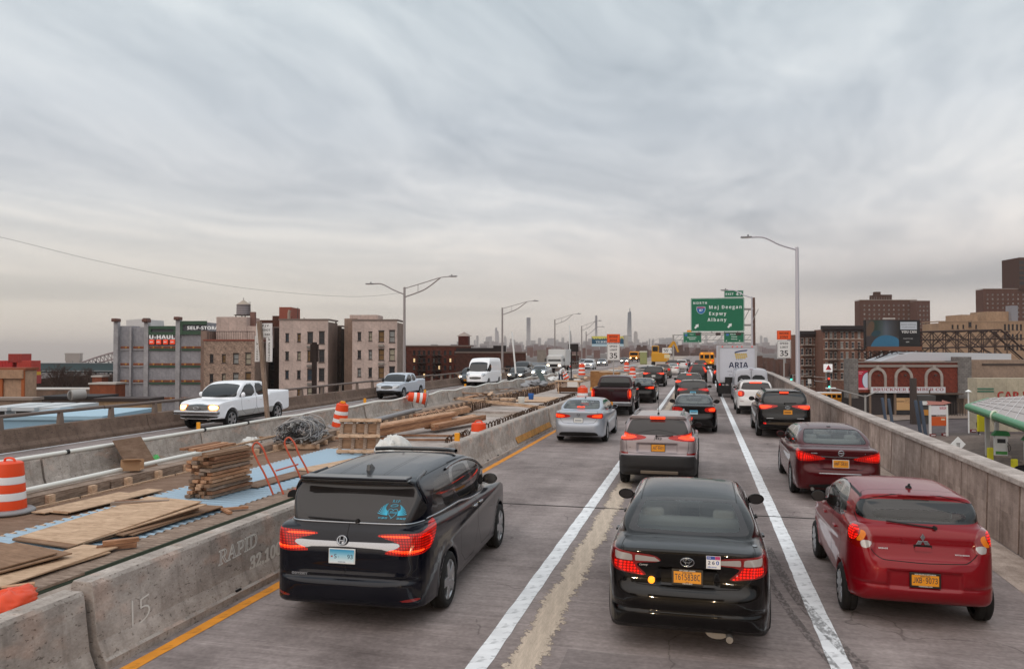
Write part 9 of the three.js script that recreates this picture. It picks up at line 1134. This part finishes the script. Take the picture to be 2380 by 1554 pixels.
loose('second heap of scrap boards farther along the far barrier', Array.from({ length: 14 }, () => [-13.5 + rr(-.7, .7), .2 + rr(0, .3), -53 + rr(-2, 2), rr(.1, .25), .04, rr(1, 2.6), rr(-.8, .4), pick([W.wood, W.old, W.greyTarp]), rr(-.06, .06)]));
// pallet on edge and the white sheeting beside it
{ const t = thing('pallet', 'wooden pallet standing on edge behind the dark blue minivan', 'pallet', [-9.8, .15, -20.9], .2); t.rotation.order = 'YXZ'; t.rotation.x = -.35; for (const x of [-.55, -.18, .18, .55]) part('slat', box(.10, 1.05, .03, x, .52, 0, 0, 0, rr(-.01, .01)), W.old, t); for (const y of [.06, .52, 1.0]) part('rail', box(1.25, .10, .08, 0, y, .05), W.wood, t); for (const y of [.3, .78]) part('backing', box(1.1, .28, .02, 0, y, -.04), W.oldPly, t); }
function crumple(w, h, d, s, m, seg = 14, amp = 1) { const g = new THREE.SphereGeometry(1, seg * 2, seg); const p = g.attributes.position; for (let i = 0; i < p.count; i++) { const x = p.getX(i), y = p.getY(i), z = p.getZ(i), n = 1 + 1.1 * amp * (smp(NB, x * .31 + s, y * .27 + z * .3) - .5) + .7 * amp * (smp(NC, x * .11 + s, z * .13 + y * .1) - .5); p.setXYZ(i, x * w / 2 * n, Math.max(y, -.55) * h / 2 * n + h * .3, z * d / 2 * n); } g.computeVertexNormals(); return flat(g); }
solo('white_sheeting', crumple(1.0, .75, .9, .3, 0, 14, .7), W.tarp, 'heap of crumpled white plastic sheeting beside the pallet', 'sheeting', [-8.6, .10, -20.6]);
solo('rag_pile', crumple(.6, .35, .5, .1, 0), W.tarp, 'white and brown paper bag lying by the far barrier', 'bag', [-14.0, .12, -22.0]);
{ const t = thing('water_bottle', 'clear water bottle standing on the form below the green mark', 'bottle', [-13.2, .33, -22.8]); part('bottle', lathe([[0, 0], [.035, 0], [.035, .13], [.015, .17], [.015, .2], [0, .2]], 12), M.clear, t); }
// orange sandbag lying over the nearest barrier
solo('orange_sandbag', crumple(.42, .26, .75, .55, 0, 18, .3), W.orange, 'bright orange sandbag lying behind the nearest barrier at the photo edge', 'sandbag', atX(18, 1420, -6.75), .35);
// orange hand truck handles
{
const t = thing('hand_truck', 'orange tubular hand truck standing behind the dark blue minivan', 'hand truck', [-8.55, .15, -14.7], .25), m = std('#c4573a', .45);
for (const [x, dz] of [[-.2, 0], [.22, -.9]]) part('handle_loop', tube([[x + .16, 0, dz], [x - .02, .42, dz], [x - .18, .72, dz], [x - .3, 1.0, dz], [x - .42, 1.1, dz], [x - .5, 1.0, dz], [x - .4, .72, dz], [x - .24, .42, dz], [x - .06, 0, dz]], .021, 48, 7), m, t);
part('axle_frame', [rod([.1, .06, 0], [.3, .06, -.9], .025), rod([-.2, .5, 0], [.02, .5, -.9], .018)], m, t); for (const z of [.1, -1.0]) part('wheel', cyl(.12, .12, .06, 0, 0, 0, 18).rotateX(Math.PI / 2).translate(.2, .0, z), M.rubber, t);
}
// rebar rows: hairpin bars, each bent from one rod
{
const pin = joined([tube([[-.06, 0, 0], [-.06, .36, 0], [0, .43, 0], [.06, .36, 0], [.06, 0, 0]], .017, 10, 4)]);
const row = (name, label, x0, x1, z0, z1, n, y) => { const t = thing('rebar_row', label, 'rebar'); for (let i = 0; i < n; i++) { const k = i / n, o = part('hairpin_bar', pin, W.rebar, t); o.position.set(mix(x0, x1, k) + rr(-.02, .02), y, mix(z0, z1, k)); o.rotation.set(rr(-.1, .1), rr(-.3, .3), rr(-.12, .12)); } part('long_bar', [rod([x0, y + .03, z0], [x1, y + .03, z1], .014, 5), rod([x0 + .05, y + .14, z0], [x1 + .05, y + .14, z1], .012, 5)], W.rebar, t); };
row('a', 'rusty rebar hairpins in a row along the near barriers', -7.6, -7.7, -22.5, -48, 130, .1);
row('b', 'rusty rebar hairpins in a row along the brown walkway', -11.2, -11.3, -24, -60, 150, .1);
const t = thing('concrete_slab', 'pale freshly laid concrete bed between the two rebar rows', 'concrete slab', [-9.45, 0, 0]); part('slab', box(3.3, .14, 12, 0, .07, -28), mapMat(T.concrete, '#ffffff', .8, 3), t); part('slab', box(3.3, .14, 26, 0, .075, -50), mapMat(T.concrete, '#ffffff', .8, 3), t);
}
// yellow flexible markers on the barriers
for (const [px, py, x] of [[1062, 1014, -6.1], [1374, 930, -6.1], [1422, 890, -6.1]].concat([])) { const q = atX(px, py, x); const t = thing('yellow_marker', px < 1100 ? 'yellow reflective tab on the near barrier before the orange drum lid' : px < 1380 ? 'yellow reflective tab on the near barrier behind the silver sedan' : 'small yellow tab on the near barrier left of the maroon pickup', 'marker', [x, .80, q.z]); part('tab', rbox(.14, .22, .05, .015, 0, .16, 0), W.yellow, t); part('foot', rbox(.16, .06, .1, .01, 0, .03, 0), W.reflect, t); }
for (const [px, l] of [[466, 'yellow tab on the far pipe barrier below the white pickup'], [858, 'yellow tab on the far barrier right of the tilted drum'], [981, 'yellow tab on the far barrier below the silver pickup'], [1067, 'yellow tab on the far barrier left of the white van']]) { const z = { 466: -20.6, 858: -32.6, 981: -40.5, 1067: -48 }[px]; const t = thing('yellow_marker', l, 'marker', [-14.95, .70, z]); part('tab', rbox(.13, .24, .04, .015, 0, .17, 0), W.yellow, t); }
// odds and ends farther on
{ const q = atZ(1382, 975, -44); solo('blue_bucket', [lathe([[0, 0], [.14, 0], [.17, .38], [.175, .42], [.15, .42], [.14, .4], [0, .36]], 22)], std('#1f5fae', .5), 'bright blue plastic bucket on the concrete bed', 'bucket', [-10.0, .15, -45.5]); solo('white_bucket', lathe([[0, 0], [.16, 0], [.19, .38], [.2, .4], [.17, .4]], 18), W.pvc, 'white bucket in front of the blue bucket', 'bucket', [-9.9, .15, -42.5]); }
{ const t = thing('brick_pallet', 'pallet of short timber blocks left of the white bucket', 'timber blocks', [-10.6, .15, -41.5]); for (let i = 0; i < 30; i++) part('block', box(.22, .11, .4, (i % 5) * .24 - .5, .1 + Math.floor(i / 10) * .12, (Math.floor(i / 5) % 2) * .45 + rr(-.03, .03), rr(-.08, .08)), pick([W.old, W.wood]), t); part('pallet', box(1.5, .08, 1.3, 0, .03, .2), W.old, t); }
solo('grey_sheeting', crumple(1.6, .7, 4.5, .9, 0), W.greyTarp, 'long heap of grey plastic sheeting below the striped barrier', 'sheeting', [-13.2, .15, -62]); solo('grey_sheeting', crumple(1.5, .6, 3.5, .2, 0), W.tarp, 'pale crumpled sheeting beyond the heap of grey sheeting', 'sheeting', [-13.4, .15, -73]);
solo('leaning_board', box(.9, 1.5, .06, 0, 0, 0).rotateX(-.5).rotateY(1.2), std('#4f5a58', .7), 'dark panel leaning over the far barrier past the red striping', 'panel', [-14.0, .75, -68]);
solo('leaning_board', box(.9, 1.1, .06, 0, 0, 0).rotateX(-.9).rotateY(1.2), std('#b9b6b0', .7), 'pale panel leaning on the far barrier near the worker', 'panel', [-14.0, .6, -78]);
{ const t = thing('work_table', 'low plywood work table on trestles left of the maroon pickup', 'table', [-9.1, .15, -54], .05); part('table_top', box(1.9, .06, 1.3, 0, .85, 0), W.ply, t); for (const x of [-.7, .7]) for (const z of [-.5, .5]) part('leg', box(.08, .83, .08, x, .41, z), W.wood, t); part('shelf', box(1.6, .3, 1.0, 0, .25, 0), W.rust, t); }
{ const t = thing('black_stand', 'tall thin black post stand on the work table', 'stand', [-8.95, 1.06, -54]); part('post', [rod([0, 0, 0], [0, 2.0, 0], .045, 8), cyl(.16, .2, .12, 0, .06, 0, 12), cyl(.08, .08, .14, 0, 1.2, 0, 10)], M.black, t); }
solo('white_crate', rbox(.9, .75, .8, .03), std('#d8d4ce', .7), 'white box behind the black post stand', 'box', [-9.4, .6, -58]);
for (const [x, z, l] of [[-8.0, -63, 'tan plywood box left of the speed limit sign post'], [-6.9, -60, 'larger tan plywood crate behind the speed limit sign post']]) { const t = thing('plywood_crate', l, 'crate', [x, .1, z]); part('crate_side', [box(1.5, 1.35, .03, 0, .68, .6), box(.03, 1.35, 1.2, -.75, .68, 0), box(.03, 1.35, 1.2, .75, .68, 0), box(1.5, 1.35, .03, 0, .68, -.6)], mapMat(T.ply, '#c9a878', .8, 2), t); part('crate_lid', box(1.54, .03, 1.26, 0, 1.38, 0), W.ply, t); }
loose('distant clutter of boards and sheets beyond the plywood crates', Array.from({ length: 26 }, () => [-10.5 + rr(-2.6, 3), .2 + rr(0, .5), -84 + rr(-12, 12), rr(.2, .9), .05, rr(1.5, 4), rr(-1, 1), pick([W.wood, W.old, W.ply, W.tarp, W.greyTarp]), rr(-.1, .1)]));
loose('farthest clutter of pale boards before the yellow excavator', Array.from({ length: 26 }, () => [-9.5 + rr(-3, 3), .2 + rr(0, .6), -115 + rr(-14, 14), rr(.3, 1.2), .06, rr(2, 5), rr(-1, 1), pick([W.wood, W.tarp, W.galv, W.greyTarp]), rr(-.1, .1)]));
// leaning timber post with a hand lettered board
{
const t = thing('contract_sign', 'leaning timber post carrying two white boards with hand painted black letters', 'sign', [-15.35, 0, -25.2]);
part('post', beam([0, .2, 0], [-.42, 4.25, 0], .13, .13), W.old, t); part('post_foot', [rbox(.5, .5, .4, .06, 0, .45, 0)], W.rust, t);
const ta = canvasTex(256, 256, (g, w, h) => { g.fillStyle = '#d8d6d4'; g.fillRect(0, 0, w, h); g.fillStyle = '#26221f'; g.font = 'bold 52px sans-serif'; g.textAlign = 'center'; g.fillText('T P J V', 128, 60); g.fillText('NYSDOT', 128, 140); g.fillText('D9 . 040', 128, 222); });
const tb = canvasTex(128, 256, (g, w, h) => { g.fillStyle = '#dad8d6'; g.fillRect(0, 0, w, h); g.save(); g.translate(82, 250); g.rotate(-Math.PI / 2); g.fillStyle = '#26221f'; g.font = 'bold 50px serif'; g.fillText('On000h P', 0, 0); g.restore(); });
const tc = canvasTex(96, 256, (g, w, h) => { g.fillStyle = '#cfccc8'; g.fillRect(0, 0, w, h); g.save(); g.translate(66, 250); g.rotate(-Math.PI / 2); g.fillStyle = '#2a2522'; g.font = 'bold italic 46px serif'; g.fillText('3551/ . T', 0, 0); g.restore(); });
const bd = (w, h, x, y, z, tx, l) => { const o = part('board', rbox(w, h, .02, .006, x, y, z), W.reflect, t); part('lettering', new THREE.PlaneGeometry(w - .01, h - .01).translate(x, y, z + .012), new THREE.MeshStandardMaterial({ map: tx, roughness: .7 }), o); };
bd(.66, .52, -.27, 3.92, -.10, ta); bd(.26, .95, -.06, 3.24, -.10, tb); bd(.2, .95, -.56, 3.24, -.11, tc);
}
renderer.render(scene, camera);
